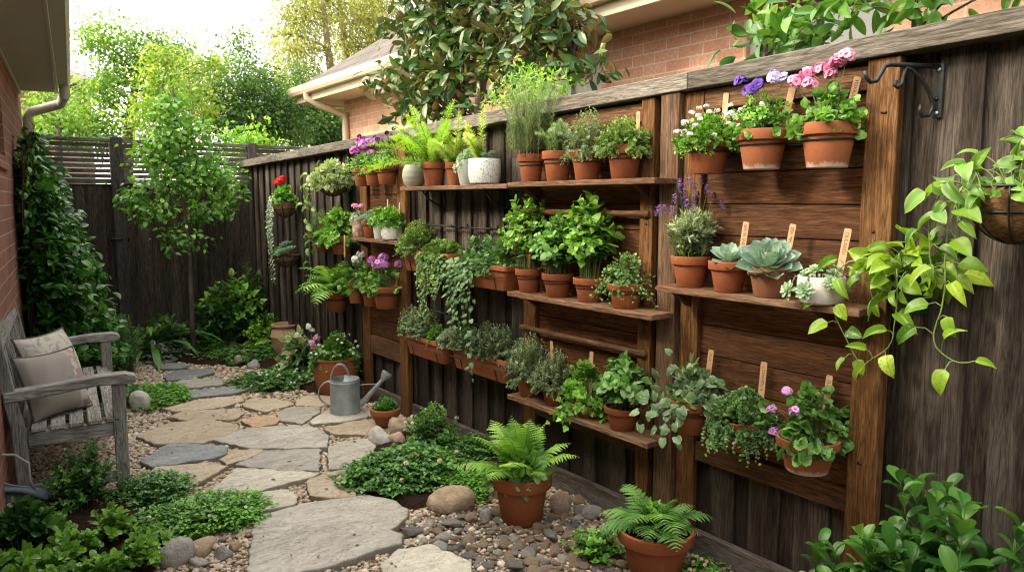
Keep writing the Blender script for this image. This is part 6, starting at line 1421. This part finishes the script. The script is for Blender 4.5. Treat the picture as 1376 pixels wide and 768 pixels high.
# watering can
P, s = gitem(467, 561); rx = RT[:2]; root = thing('watering_can', 'galvanised metal watering can with long rose spout on the paving', 'watering can', (P[0], P[1]+.03, .036), rotz=math.atan2(rx[1], rx[0])+.12)
rb, hb = 20*s, 46*s; a = Acc(); a.lathe([(0, 0), (rb, 0), (rb*1.02, .004), (rb*1.0, .012), (rb*.99, hb*.5), (rb*.985, hb*.9), (rb*1.01, hb*.905), (rb*1.01, hb*.93), (rb*.98, hb*.935), (rb*.96, hb), (rb*.93, hb), (rb*.90, hb*.8), (0, hb*.7)], 40); a.build('body', M_GALV, root, sharp=40)
a = Acc(); th = np.linspace(-PI/2, PI/2, 17); V = [(0, 0, hb+.03)]+[(rb*.96*math.cos(q), rb*.96*math.sin(q), hb*.99) for q in th]; a.add(V, [(0, i, i+1) for i in range(1, 17)]+[(0, 17, 1)]); a.build('top_cover', M_GALV, root, smooth=False)
def strip(a, pts, wd, tk):
    P_ = np.array(pts, float); T_ = nrm(np.gradient(P_, axis=0)); N_ = np.cross(T_, np.array([0, 1, 0])); V = []
    for p, n_ in zip(P_, N_):
        for sy, sn in ((-1, -1), (1, -1), (1, 1), (-1, 1)): V.append(p+np.array([0, sy*wd/2, 0])+n_*sn*tk/2)
    F = [(3, 2, 1, 0), tuple(range(len(V)-4, len(V)))]
    for i in range(len(P_)-1):
        for j in range(4): F.append((i*4+j, i*4+(j+1) % 4, i*4+4+(j+1) % 4, i*4+4+j))
    a.add(V, F)
a = Acc(); q = np.linspace(0, PI, 15); strip(a, [(-rb*.30+rb*.62*math.cos(t_), 0, hb*.93+hb*.50*math.sin(t_)) for t_ in q], .034, .007); a.build('top_handle', M_GALV, root, sharp=40)
a = Acc(); q = np.linspace(PI*.5, PI*1.42, 14); strip(a, [(-rb*.95+rb*.80*math.cos(t_), 0, hb*.58+hb*.35*math.sin(t_)) for t_ in q], .030, .007); a.build('back_handle', M_GALV, root, sharp=40)
a = Acc(); sp = [(rb*.9, 0, hb*.20), (rb*1.35, 0, hb*.36), (rb*2.2, 0, hb*.78), (rb*2.55, 0, hb*.96)]; a.tube(sp, [.024, .021, .014, .013], 16); a.build('spout', M_GALV, root, sharp=40)
a = Acc(); d_ = nrm(np.array([.62, 0, .78])); c_ = np.array(sp[-1]); a.tube([c_-d_*.01, c_+d_*.035, c_+d_*.045, c_+d_*.052], [.014, .040, .041, .034], 20); a.build('rose', M_GALV, root, sharp=30)
a = Acc(); strip(a, [(rb*.98, 0, hb*.80), (rb*1.5, 0, hb*.81), (rb*2.15, 0, hb*.80)], .012, .005); a.build('brace', M_GALV, root, sharp=40)
# dark pot behind the bench
P, s = gitem(103, 522); root = thing('plant_pot', 'dark brown plastic pot behind the far end of the bench', 'pot', (wall_x(6.0)+.22, 6.02, .02)); pot_std(root, .135, .21, plain('dark_plastic', (.035, .028, .025), .5), soil=.8)
# folded cloth with a cord
P, s = gitem(8, 700); root = thing('canvas_cloth', 'folded blue-grey canvas cloth with a cord draped by the near bench leg', 'cloth', (P[0], P[1]-.10, .05))
a = Acc(); n, m_ = 18, 12; V = []
for i in range(n):
    for j in range(m_):
        u, v = i/(n-1), j/(m_-1); x = -.15+.32*u; fold = .018*math.sin(v*11+u*2)
        V.append((x+fold*.6, -.02+.10*(v-.5)+fold+.04*u, .25-.17*u**1.3-.20*v*(1-.75*u)+.008*math.sin(u*9+v*6)))
a.add(V, [(i*m_+j, (i+1)*m_+j, (i+1)*m_+j+1, i*m_+j+1) for i in range(n-1) for j in range(m_-1)]); o = a.build('cloth', plain('blue_canvas', (.20, .25, .29), .9, 0, .2, 25.0, .2), root); sm = o.modifiers.new('thick', 'SOLIDIFY'); sm.thickness = .005
a = Acc(); a.tube([(-.2, -.02, .36), (-.10, -.02, .32), (-.02, -.03, .315), (.05, -.03, .30), (.10, -.03, .25), (.10, -.03, .17), (.12, -.02, .11)], .006, 8); a.build('cord', plain('grey_cord', (.30, .29, .28), .95, 0, .3, 90.0, .4), root)

# ================================================================== shrubs, perennials and ground cover (one root each)
def plant(name, label, cat, P, fn, group=None, z=0.02):
    root = thing(name, label, cat, (P[0], P[1], z), group); pl = Plant(root, 0.0); fn(pl); pl.done(); return pl
def gp_(px, py):
    P = onZ(px, py)
    if P[1] > 7.62: P = onY(px, py, 7.62); P[2] = 0
    return P
def sz(P): return mpp(P)
# ground cover mats: many short leafy shoots spread over a patch
def matt(pl, rx, ry, H, m, ll, n, tm='dia', nodes=5, per=2):
    g = pl.g
    for k in range(n):
        pass
    ph = g.uniform(0, 6.28, n); q = np.sqrt(g.uniform(0, 1, n)); bx_ = q*np.cos(ph)*rx*(1+.15*np.sin(3*ph)); by_ = q*np.sin(ph)*ry*(1+.15*np.sin(2*ph+1))
    E = np.stack([bx_*1.12+g.normal(0, .03, n), by_*1.12+g.normal(0, .03, n), H*(.25+.75*(1-q**2.5))*g.uniform(.6, 1.15, n)], 1); B = np.stack([bx_*.85, by_*.85, np.full(n, -.01)], 1); Mi = (B+E)/2+np.stack([np.zeros(n), np.zeros(n), E[:, 2]*.4], 1)
    C, _ = bez(B, Mi, E, np.linspace(0, 1, 4)); tubes(pl.acc('stems', M_STEM), C, .0016, .001, 3)
    t = np.linspace(.35, 1, nodes); P, T = bez(B, Mi, E, t); P = P.reshape(-1, 3); T = nrm(T.reshape(-1, 3)); tt = np.tile(t, n)
    for k in range(per):
        az = g.uniform(0, 6.28, len(P)); D = T*.4+np.stack([np.cos(az), np.sin(az), g.uniform(-.05, .5, len(P))], 1); N = np.array([0, 0, 1.0])+g.normal(0, .3, D.shape)
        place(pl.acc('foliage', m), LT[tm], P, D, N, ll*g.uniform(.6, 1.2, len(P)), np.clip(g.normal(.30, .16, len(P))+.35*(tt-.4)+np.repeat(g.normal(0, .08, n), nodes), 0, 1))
    return E
def fl_on(pl, E, k, m, r, c, fs, tm='floret'):
    g = pl.g; T = E[g.choice(len(E), k)]+np.array([0, 0, .015]); pl.heads(T, m, r, c, fs, tm)

def cov(label, px, py, rxp, ryp, H, m, ll, n, tm='dia', fl=(), name='ground_cover', yscale=1.0):
    P = gp_(px, py); s = sz(P)
    def f(pl):
        E = matt(pl, rxp*s, ryp, H, m, ll, n, tm)
        for k, mm, r, c, fs in fl: fl_on(pl, E, k, mm, r, c, fs)
    plant(name, label, 'ground cover', P, f, 'ground cover plants')
cov('bright low ground cover with pale flowers in the near left bed', 272, 706, 76, .21, .10, L_COVB, .026, 820, fl=((8, P_WHITE, .006, 6, .012),))
cov('second darker clump of ground cover in the near left bed by the bench leg', 205, 672, 46, .16, .11, L_COV, .024, 420)
cov('bright green ground cover mat beside the bench and white boulder', 207, 540, 40, .36, .09, L_COVB, .028, 560)
cov('frothy white flowered ground cover at the path edge below the urn', 373, 518, 52, .30, .11, L_COV, .028, 720, fl=((60, P_WHITE, .008, 6, .016),))
cov('large leafy ground cover with cream flowers at the right of the path', 545, 646, 72, .27, .13, L_COV, .034, 900, 'ovate', fl=((16, P_CREAM, .006, 14, .022), (3, P_YELL, .006, 12, .022)))
cov('low creeping ground cover between the big tan rock and the fence', 645, 655, 56, .18, .06, L_COVB, .024, 480)
cov('dark ground cover clump behind the fern pot at the plinth', 650, 612, 80, .20, .10, L_COV, .028, 480)
cov('tiny green plant tuft at the bottom edge left of the fern bowl', 800, 752, 26, .07, .09, L_COVB, .026, 70, 'parsley')
cov('pale flowered plant tuft at the bottom edge right of the fern bowl', 935, 775, 24, .06, .05, L_COVB, .02, 70, fl=((14, P_CREAM, .006, 8, .010),))
cov('pale leaved plant tuft at the bottom edge below the nearest panel', 1040, 790, 24, .06, .06, L_THY, .02, 70)
cov('silvery mound of white flowers at the far end of the path', 226, 446, 38, .26, .20, L_SILV, .04, 480, fl=((16, P_WHITE, .02, 10, .04),))
cov('dark low ground cover filling the far bed behind the row of rocks', 345, 480, 60, .45, .10, L_COV, .045, 420)
cov('feathery green mound beside the silvery white flowers', 278, 462, 27, .22, .17, L_COVB, .035, 300, 'diathin')

def shr(label, px, py, fn, name='shrub', cat='shrub', group=None):
    P = gp_(px, py); s = sz(P); return plant(name, label, cat, P, lambda pl: fn(pl, s), group)
shr('dark leafy upright shrub in the near left bed in front of the bench', 112, 690, lambda pl, s: (bush(pl.g, pl.acc('foliage', L_LAUR), pl.acc('stems', M_STEMW), 52*s, 98*s, 'ovate', .046, 40, 9, 2, .2, 1.0, br=.4, maxth=1.0, up=.5, k0=.6), bush(pl.g, pl.acc('foliage', L_COV), pl.acc('stems', M_STEM), 58*s, 70*s, 'ovate', .036, 26, 6, 2, .3, 1.0, br=.5, maxth=1.4)))
for k, (px, py, r, h) in enumerate(((30, 745, 45, 60), (100, 762, 38, 40), (150, 740, 34, 46), (188, 770, 26, 40), (60, 800, 50, 50), (135, 800, 42, 42), (15, 790, 46, 46), (75, 735, 30, 30), (205, 745, 26, 26))):
    lab = ('dark broad leaved plant at the lower left corner', 'bright rosette plant second from the lower left corner', 'light green rosette plant beside the near left ground cover', 'small rosette plant next to the near left rocks', 'leafy plant at the very bottom left edge', 'leafy rosette at the bottom edge between its neighbours', 'broad leaved plant cut by the bottom left corner of the view', 'small bright rosette in front of the dark upright shrub', 'low rosette touching the near left ground cover')[k]
    shr(lab, px, py, lambda pl, s, r=r, h=h, k=k: bush(pl.g, pl.acc('foliage', L_LAUR if k in (0,) else L_BEDP), pl.acc('stems', M_STEM), r*s, h*s, 'laurelw', .062 if k else .085, 20, 7, 2, .30, .85, br=.5, maxth=1.0, up=.7, k0=.7, rbias=.25 if k else .05), 'perennial', 'plant')
shr('glossy green boxwood shrub beside the clay urn', 358, 474, lambda pl, s: bush(pl.g, pl.acc('foliage', L_BOX), pl.acc('stems', M_STEMW), 38*s, 50*s, 'dia', .055, 80, 9, 2, .3, 1.0, br=.5, maxth=1.5))
shr('blue-green broad leaved perennial at the foot of the side fence', 345, 455, lambda pl, s: bush(pl.g, pl.acc('foliage', L_HOST), pl.acc('stems', M_STEM), 46*s, 66*s, 'hosta', .16, 26, 5, 2, .4, .9, br=.4, maxth=1.3), 'perennial', 'plant')
shr('tall mid green leafy shrub in the fence corner', 318, 440, lambda pl, s: bush(pl.g, pl.acc('foliage', L_TREE), pl.acc('stems', M_STEMW), 52*s, 98*s, 'ovate', .13, 34, 8, 2, .3, .9, br=.5, maxth=1.1))
for px, py, r, h, lab in ((292, 432, 45, 85, 'dark shaded shrub behind the young tree trunk'), (340, 432, 40, 105, 'dark shaded shrub against the side fence in the corner'), (222, 432, 40, 55, 'dark low shrub left of the young tree')):
    shr(lab, px, py, lambda pl, s, r=r, h=h: bush(pl.g, pl.acc('foliage', L_DARK), pl.acc('stems', M_STEMW), r*s, h*s, 'ovate', .12, 34, 7, 2, .25, .95, br=.5, maxth=1.2))
def strapf(pl, s):
    g = pl.g; n = 26; ph = g.uniform(0, 6.28, n); e = g.uniform(.5, 1.35, n); D = np.stack([np.cos(ph)*np.cos(e), np.sin(ph)*np.cos(e), np.sin(e)], 1)
    place(pl.acc('foliage', L_STRAP), LT['strap'], D*np.array([.03, .03, 0]), D, np.array([0, 0, 1.0])-D*.2+np.zeros((n, 3)), g.uniform(.45, .85, n), np.clip(g.normal(.5, .2, n), 0, 1))
shr('clump of arching strap leaves in front of the back fence', 200, 436, strapf, 'strap_leaf_plant', 'plant')
shr('feathery rosemary bush growing behind the bench arm', 158, 505, lambda pl, s: bush(pl.g, pl.acc('foliage', leafmat('rosemary_bush_leaf', (.03,.075,.03), (.075,.15,.055), (.17,.27,.10), rough=.6)), pl.acc('stems', M_STEMW), 40*s, 82*s, 'needle', .045, 190, 24, 3, .1, .75, br=.6, maxth=1.15, up=.45, k0=.55))
def variegf(pl, s):
    bush(pl.g, pl.acc('foliage', L_PALE), pl.acc('stems', M_STEM), 30*s, 62*s, 'laurel', .14, 22, 6, 2, .3, .8, br=.4, maxth=1.2); bush(pl.g, pl.acc('foliage', L_DARK), pl.acc('stems', M_STEM), 32*s, 44*s, 'laurel', .13, 24, 5, 2, .3, .9, br=.5, maxth=1.4)
    T = tops(pl, 24*s, 66*s, 4, None, .7); flowers(pl, T, P_WHITE, .022, 16, .024)
shr('dark plant with pale striped leaves between the urn and the round planter', 408, 508, variegf, 'perennial', 'plant')
shr('small leafy flowering shrub behind the ground cover rocks', 580, 612, lambda pl, s: (bush(pl.g, pl.acc('foliage', L_COV), pl.acc('stems', M_STEMW), 44*s, 66*s, 'ovate', .038, 70, 9, 2, .25, 1.0, br=.5, maxth=1.25), flowers(pl, tops(pl, 42*s, 60*s, 6, None, 1.0), P_WHITE, .008, 7, .014)))
def bigl(pl, s):
    bush(pl.g, pl.acc('foliage', L_LAUR), pl.acc('stems', M_STEM), .34, .70, 'laurelw', .110, 46, 8, 2, .40, 1.1, br=.5, maxth=1.1, up=.5, k0=.62, stem_r=.003, rbias=.1, wall=.34)
P = np.array([2.07, .86, 0]); plant('laurel_shrub', 'glossy broad leaved laurel shrub in the lower right corner', 'shrub', P, lambda pl: bigl(pl, 1))
P = np.array([2.02, 1.14, 0]); plant('laurel_shrub', 'shorter shoots of glossy laurel left of the lower right shrub', 'shrub', P, lambda pl: bush(pl.g, pl.acc('foliage', L_LAUR), pl.acc('stems', M_STEM), .17, .46, 'laurelw', .10, 10, 6, 2, .45, 1.05, br=.5, maxth=1.0, up=.6, k0=.8, stem_r=.003, rbias=.15))

# climber on the house wall
def climb(pl, s):
    g = pl.g; n = 430; A = []; B = []; C = []
    for k in range(n):
        v = g.uniform(0, 1)**.8; y = g.uniform(-1, 1); yy = y*.75*(1-.35*v); hmax = 1.95-.5*abs(y); z = v*hmax; dep = .14+.60*(1-v)**.8*(1-.4*y*y)
        p = np.array([g.uniform(.5, 1.0)*dep, yy, z]); A.append((.03, yy*.6, max(0, z-.45))); C.append(p); B.append((p[0]*.3, yy*.8, z+.04))
    A, B, C = map(np.array, (A, B, C)); Cv, _ = bez(A, B, C, np.linspace(0, 1, 6)); tubes(pl.acc('stems', M_STEMW), Cv, .005, .002)
    t = np.linspace(.45, 1, 8); P, T = bez(A, B, C, t); P = P.reshape(-1, 3); T = nrm(T.reshape(-1, 3)); tt = np.tile(t, n)
    for k in range(4):
        m = len(P); D = T*.5+nrm(g.normal(0, 1, (m, 3)))*.9+np.array([.25, 0, -.1]); N = np.array([.7, -.15, .9])+g.normal(0, .35, (m, 3))
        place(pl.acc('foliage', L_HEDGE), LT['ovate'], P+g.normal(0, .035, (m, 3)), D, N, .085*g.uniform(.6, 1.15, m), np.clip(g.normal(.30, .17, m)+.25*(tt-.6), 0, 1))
    for k in range(9):
        y = g.uniform(-.6, .5); z0 = 1.5+g.uniform(0, .3); vine(g, pl.acc('foliage', L_HEDGE), pl.acc('stems', M_STEMW), [(.05, y, z0-.3), (.07, y+.03, z0), (.08+g.uniform(0, .1), y+g.uniform(-.1, .1), z0+g.uniform(.1, .3))], .07, 'ovate', .05, .003, out=(1, 0, .2))
root = thing('climbing_shrub', 'dense dark glossy climber covering the lower house wall behind the bench', 'climber', (wall_x(6.45), 6.45, .02), rotz=-ang); pl = Plant(root); climb(pl, 1); pl.done()

# ================================================================== rocks and river pebbles
M_ROCK = {k: mat('rock_'+k, (lambda c1, c2: lambda t: t.done(t.mix(t.mapr(t.noise(t.obj(), 9.0, 6.0, .65, .4), .35, .65, 0, 1), c1, c2), .8, t.bump(t.noise(t.obj(), 22.0, 6.0, .65), .9, .02), spec=.3))(*v)) for k, v in dict(tan=((.25, .18, .125), (.42, .32, .235)), grey=((.21, .20, .185), (.36, .345, .32)), pink=((.30, .20, .155), (.42, .31, .25)), white=((.38, .36, .33), (.52, .50, .46)), dark=((.16, .155, .148), (.25, .24, .23))).items()}
def rockmesh(seed, sub=None):
    g = G(seed); V, F = (sub or ICO3); V = V.copy(); 
    for k in range(9):
        d = nrm(g.normal(0, 1, 3)); o = g.uniform(.5, .85); dd = V@d; V -= np.clip(dd-o, 0, None)[:, None]*d*.75
    for f in (1.7, 3.6): q = g.uniform(0, 6, 3); V *= 1+(.07/f*2)*np.sin(V@(g.normal(0, 1, (3,))*f*1.4)+q[0])[:, None]
    return V, F
for k, (px, py, wp, hp, kind, lab) in enumerate((
    (618, 690, 68, 34, 'tan', 'large smooth tan rock below the yellow flowered ground cover'), (546, 590, 48, 28, 'tan', 'long tan rock behind the small succulent pot'), (514, 602, 34, 28, 'white', 'speckled pale rock at the front of the path edge group'), (536, 604, 26, 24, 'pink', 'reddish brown rock in the path edge group'), (506, 592, 26, 18, 'pink', 'pinkish flat rock in the path edge group'),
    (240, 762, 48, 38, 'grey', 'largest pale grey rock at the bottom left bed edge'), (274, 748, 44, 24, 'tan', 'brown rock next to the largest grey rock at the bottom left'), (301, 756, 24, 22, 'grey', 'small grey rock at the right of the bottom left group'), (318, 741, 18, 14, 'tan', 'smallest brown rock of the bottom left group'), (268, 766, 28, 16, 'grey', 'flat grey rock at the bottom edge of the left group'), (246, 734, 22, 10, 'pink', 'pinkish rock half hidden by the near left ground cover'), (180, 768, 30, 20, 'white', 'pale rock at the bottom edge of the left bed'),
    (190, 556, 34, 30, 'white', 'rounded whitish boulder beside the bench front leg'), (212, 457, 28, 12, 'tan', 'flat tan rock left of the far path end'), (241, 458, 24, 12, 'grey', 'flat grey rock at the far path end'), (292, 468, 26, 18, 'grey', 'grey rock at the left of the far bed edge row'), (313, 472, 24, 18, 'white', 'pale rock second in the far bed edge row'), (315, 484, 20, 16, 'white', 'pale upright rock in front of the far bed edge row'), (335, 487, 28, 18, 'tan', 'brownish rock in the far bed edge row'), (343, 497, 26, 14, 'grey', 'grey-brown rock nearest us in the far bed edge row'), (322, 492, 14, 14, 'pink', 'small pinkish rock in the far bed edge row'), (346, 508, 22, 8, 'white', 'low pale rock touching the white flowered ground cover'),
    (14, 690, 34, 24, 'pink', 'brown rock by the folded canvas cloth'), (55, 690, 30, 14, 'tan', 'flat tan rock in front of the near bench leg'), (668, 672, 24, 20, 'pink', 'pinkish rock beside the big fern pot'), (655, 700, 20, 16, 'grey', 'grey rock left of the big fern pot base'), (757, 690, 32, 28, 'pink', 'brown rock right of the big fern pot'), (800, 700, 28, 20, 'dark', 'dark rock among the pebbles near the plinth'))):
    P = gp_(px, py); s = sz(P); V, F = rockmesh(500+k); a = Acc(); R = wp*s/2; V = V*np.array([R*1.05, R*.85, hp*s*.62]); q = G(k).uniform(-.4, .4)-YAW; V = np.stack([V[:, 0]*math.cos(q)-V[:, 1]*math.sin(q), V[:, 0]*math.sin(q)+V[:, 1]*math.cos(q), V[:, 2]], 1); a.add(V, F)
    o = a.build('rock', M_ROCK[kind], loc=(P[0], P[1]+R*.5, hp*s*.36+.004)); tag(o, lab, 'rock', 'rocks edging the garden beds')
protos = []
for k, kind in enumerate(('grey', 'tan', 'dark', 'white', 'pink', 'grey', 'tan', 'tan')):
    V, F = rockmesh(900+k, ICO2 if len(ICO2[0]) > 60 else ICO3); a = Acc(); a.add(V*np.array([1.25, .9, .62]), F); o = a.build('river_pebble', M_ROCK[kind]); protos.append(o)
gr_ = G(77); placed = []; used = set(); tries = 0
xs_ = [p[0] for p in RIVER]; ys2 = [p[1] for p in RIVER]
fp = (705, 706); fP = onZ(*fp); fc = (fP[0]+.02, fP[1]+.05)
while len(placed) < 285 and tries < 30000:
    tries += 1; x, y = gr_.uniform(min(xs_), max(xs_)), gr_.uniform(min(ys2), max(ys2))
    if not inside(RIVER, x, y) or math.hypot(x-fc[0], y-fc[1]) < .105 or x > 2.39: continue
    if any(inside(f, x, y) for f in FLAGPOLYS[-2:]): continue
    r = gr_.uniform(.016, .030) if gr_.uniform() < .7 else gr_.uniform(.030, .046)
    if any(math.hypot(x-a_, y-b_) < (r+c_)*.80 for a_, b_, c_ in placed): continue
    k = int(gr_.integers(0, 8))
    if k in used: o = protos[k].copy(); COL.objects.link(o)
    else: o = protos[k]; used.add(k)
    o.location = (x, y, .004+r*.42); o.scale = (r, r, r*gr_.uniform(.8, 1.15)); o.rotation_euler = (gr_.normal(0, .15), gr_.normal(0, .15), gr_.uniform(0, 6.28))
    tag(o, 'smooth loose river pebble in the pebble bed around the big fern pot', 'pebble', 'river pebbles around the fern pot'); placed.append((x, y, r))

# ================================================================== trees and tall shrubs
def lob(px, py, Y, rp, sq=1.0, dY=.8): P = onY(px, py, Y); s = mpp(P); return (P, (rp*s, rp*s*dY, rp*s*sq))
def lobx(px, py, X, rp, sq=1.0, dX=.7): P = onX(px, py, X); s = mpp(P); return (P, (rp*s*dX, rp*s, rp*s*sq))
def mktree(name, label, trunk, r0, r1, lobes, leaf, ll, tm, cl, per, barkm, group=None, **kw):
    b = trunk[0]; root = thing(name, label, 'tree', (b[0], b[1], 0), group); la, wa = Acc(), Acc(); o = np.array([b[0], b[1], 0])
    tree(G(nseed()), la, wa, [np.array(p)-o for p in trunk], r0, r1, [(np.array(c)-o, r) for c, r in lobes], ll, tm, cl, per, **kw)
    wa.build('trunk', barkm, root); la.build('crown', leaf, root); return root
TG = 'trees beyond the back fence'
# young tree inside the garden
tb = onY(258, 430, 7.35); tb[2] = 0; tp = [tb, onY(257, 400, 7.35), onY(255, 340, 7.36), onY(248, 280, 7.36), onY(244, 220, 7.36), onY(238, 160, 7.36), onY(232, 115, 7.36)]
mktree('young_tree', 'slender young tree with bright green leaves inside the garden before the back fence', tp, .024, .006, [lob(232, 120, 7.35, 15, 1.5), lob(228, 150, 7.35, 25), lob(240, 180, 7.35, 32), lob(216, 205, 7.3, 32, .8), lob(264, 215, 7.4, 28, .7), lob(248, 240, 7.3, 40, .55), lob(192, 252, 7.2, 26, .45), lob(292, 240, 7.45, 28, .45), lob(212, 285, 7.2, 34, .38), lob(276, 280, 7.4, 34, .4), lob(238, 322, 7.2, 32, .32), lob(176, 268, 7.2, 14, .5), lob(308, 262, 7.45, 16, .5)], L_TREE, .066, 'ovate', 760, 17, M_BARK, sig=.062, limb_r=.009, up=.7)
def tb_(px, Y): p = onY(px, 250, Y); return np.array([p[0], p[1], 0])
mktree('maple_tree', 'large green maple with lit yellow-green edges behind the back fence at left', [tb_(165, 11.5), onY(168, 230, 11.5), onY(176, 150, 11.5), onY(184, 100, 11.5)], .14, .03, [lob(140, 50, 11.3, 26, .9), lob(155, 85, 11.4, 34), lob(122, 58, 11.3, 22, .5), lob(185, 60, 11.6, 30), lob(205, 95, 11.5, 42), lob(248, 65, 11.8, 26, 1.1), lob(240, 110, 11.6, 40), lob(150, 130, 11.4, 42), lob(108, 158, 11.2, 34, .6), lob(120, 172, 11.0, 50, .6)], L_BK1, .062, 'dia', 52, 150, M_BARK, TG, sig=.125, limb_r=.016)
mktree('golden_tree', 'golden yellow-green small tree glowing behind the young tree', [tb_(205, 9.4), onY(208, 220, 9.4), onY(214, 150, 9.4), onY(218, 115, 9.4)], .06, .015, [lob(222, 78, 9.4, 12, 1.6), lob(195, 125, 9.4, 27), lob(215, 105, 9.5, 20), lob(185, 160, 9.3, 24), lob(235, 145, 9.5, 36), lob(200, 185, 9.3, 34), lob(268, 90, 9.9, 26), lob(285, 75, 10.1, 22), lob(262, 128, 9.7, 30)], L_YEL, .058, 'dia', 90, 110, M_BARK, TG, sig=.09, limb_r=.009)
mktree('broadleaf_tree', 'rounded dark green tree behind the back fence near the middle', [tb_(330, 11.0), onY(330, 220, 11), onY(332, 150, 11), onY(333, 115, 11)], .12, .03, [lob(330, 100, 11, 36), lob(300, 130, 10.8, 46), lob(355, 140, 11, 44), lob(385, 160, 11, 36), lob(325, 165, 10.8, 50, .7), lob(325, 62, 11.2, 16, 1.1), lob(290, 170, 10.6, 40, .6), lob(395, 120, 11.4, 26)], L_BKD, .060, 'dia', 62, 150, M_BARK, TG, sig=.125, limb_r=.014)
mktree('lime_shrub_tree', 'bright lime green shrubby tree poking over the fence corner', [tb_(342, 8.7), onY(342, 220, 8.7), onY(342, 190, 8.7)], .035, .012, [lob(342, 192, 8.7, 24, .7), lob(320, 210, 8.6, 20), lob(366, 196, 8.9, 14, .7), lob(310, 190, 8.7, 18, .6), lob(338, 176, 8.8, 10, 1.1), lob(305, 232, 8.4, 22)], L_LIME, .075, 'dia', 380, 30, M_BARK, TG, sig=.09, limb_r=.008)
mktree('eucalypt_tree', 'tall hazy eucalypt with slim pale trunks behind the gutter end', [tb_(452, 16), onY(452, 200, 16), onY(448, 120, 16), onY(440, 60, 16), onY(432, -20, 16)], .16, .05, [lob(410, 15, 16, 34), lob(385, 40, 15.8, 18), lob(400, 85, 15.8, 30), lob(440, -10, 16.2, 36), lob(430, 60, 16, 22), lob(395, 0, 16, 22), lob(375, 100, 15.6, 22, .8)], L_EUC, .12, 'diathin', 20, 170, M_BARKP, TG, sig=.22, limb_r=.03, up=0, droop=.5)
mktree('eucalypt_tree', 'second eucalypt with a leaning trunk, right of the first one', [tb_(478, 17), onY(476, 200, 17), onY(472, 120, 17), onY(462, 50, 17), onY(452, -20, 17)], .15, .05, [lob(478, 20, 17, 34), lob(462, 60, 17, 22), lob(510, 55, 17, 40), lob(505, 0, 17, 30), lob(445, 110, 16.5, 26, .8), lob(420, 140, 16.5, 40), lob(450, 165, 16, 34)], L_EUC, .12, 'diathin', 19, 170, M_BARKP, TG, sig=.22, limb_r=.03, up=0, droop=.5)
mktree('hazy_tree', 'soft green tree filling the gap beside the downpipe of the brick house', [tb_(425, 14), onY(425, 220, 14), onY(424, 160, 14)], .12, .04, [lob(405, 150, 14, 36), lob(440, 165, 14, 40), lob(425, 130, 14, 30), lob(370, 175, 13.5, 40, .7), lob(460, 180, 14, 26)], L_BKD, .08, 'dia', 45, 130, M_BARK, TG, sig=.17, limb_r=.02)
mktree('broadleaf_tree', 'low green tree under the left eaves beyond the back fence', [tb_(75, 10.2), onY(78, 220, 10.2), onY(80, 160, 10.2)], .08, .02, [lob(70, 155, 10.2, 34, .8), lob(95, 172, 10.2, 34, .6), lob(60, 130, 10.4, 16)], L_BK1, .075, 'dia', 110, 60, M_BARK, TG, sig=.13, limb_r=.014)
mg = onX(640, 180, 3.25); mb = np.array([mg[0], mg[1], 0])
mktree('magnolia_tree', 'large dark glossy magnolia with brown backed leaves between the fence and the neighbour house', [mb, onX(640, 190, 3.25), onX(645, 130, 3.25), onX(655, 70, 3.25), onX(665, 0, 3.25), onX(668, -60, 3.25)], .05, .015, [lobx(560, 25, 3.25, 38), lobx(600, 10, 3.3, 50), lobx(660, 0, 3.25, 55), lobx(720, 15, 3.25, 42), lobx(590, 70, 3.2, 50), lobx(650, 70, 3.3, 46), lobx(715, 65, 3.3, 46), lobx(560, 110, 3.05, 40, .7), lobx(515, 112, 3.0, 20, .6), lobx(600, 130, 3.1, 50, .6), lobx(770, 55, 3.4, 40), lobx(785, 95, 3.4, 26), lobx(545, 145, 3.0, 34, .5), lobx(630, -40, 3.3, 70, .5), lobx(690, 110, 3.3, 30)], L_MAG, .122, 'magn', 330, 19, M_BARK, sig=.075, limb_r=.011, up=.2)
mktree('feathery_shrub', 'bright green feathery shrub peeping over the fence behind the rosemary', [np.array([2.95, 3.35, 0]), np.array([2.95, 3.35, 1.4]), np.array([2.95, 3.3, 2.0])], .03, .01, [lobx(708, 112, 2.9, 34, .8), lobx(745, 112, 2.9, 26), lobx(670, 135, 2.9, 26, .6), lobx(720, 138, 2.9, 34, .5)], L_LIME, .05, 'diathin', 1300, 36, M_BARK, sig=.06, limb_r=.006)
for k, (pxs, lab) in enumerate((((1030, 35), 'broad leaved green shrub rising over the fence above the pink geranium'), ((1230, 5), 'broad leaved green shrub rising over the fence above the iron hook'))):
    b = onX(*pxs, 3.0); ls = [lobx(1015, 40, 2.95, 24, .8), lobx(1060, 30, 2.95, 36, .6), lobx(1110, 12, 2.95, 40, .6), lobx(1070, 55, 2.9, 30, .4)] if k == 0 else [lobx(1170, 0, 2.95, 44, .6), lobx(1230, -5, 2.95, 44, .6), lobx(1290, -20, 2.95, 44, .6), lobx(1350, -25, 2.95, 40, .6)]
    mktree('laurel_tree', lab, [np.array([b[0], b[1], 0]), np.array([b[0], b[1], 1.2]), b], .03, .01, ls, L_LIME if 0 else leafmat('laurel_top_leaf', (.018,.065,.012), (.05,.135,.022), (.15,.27,.05), vein=(.13,.22,.06), rough=.33), .11, 'laurel', 800, 14, M_BARK, sig=.06, limb_r=.007, up=.4)
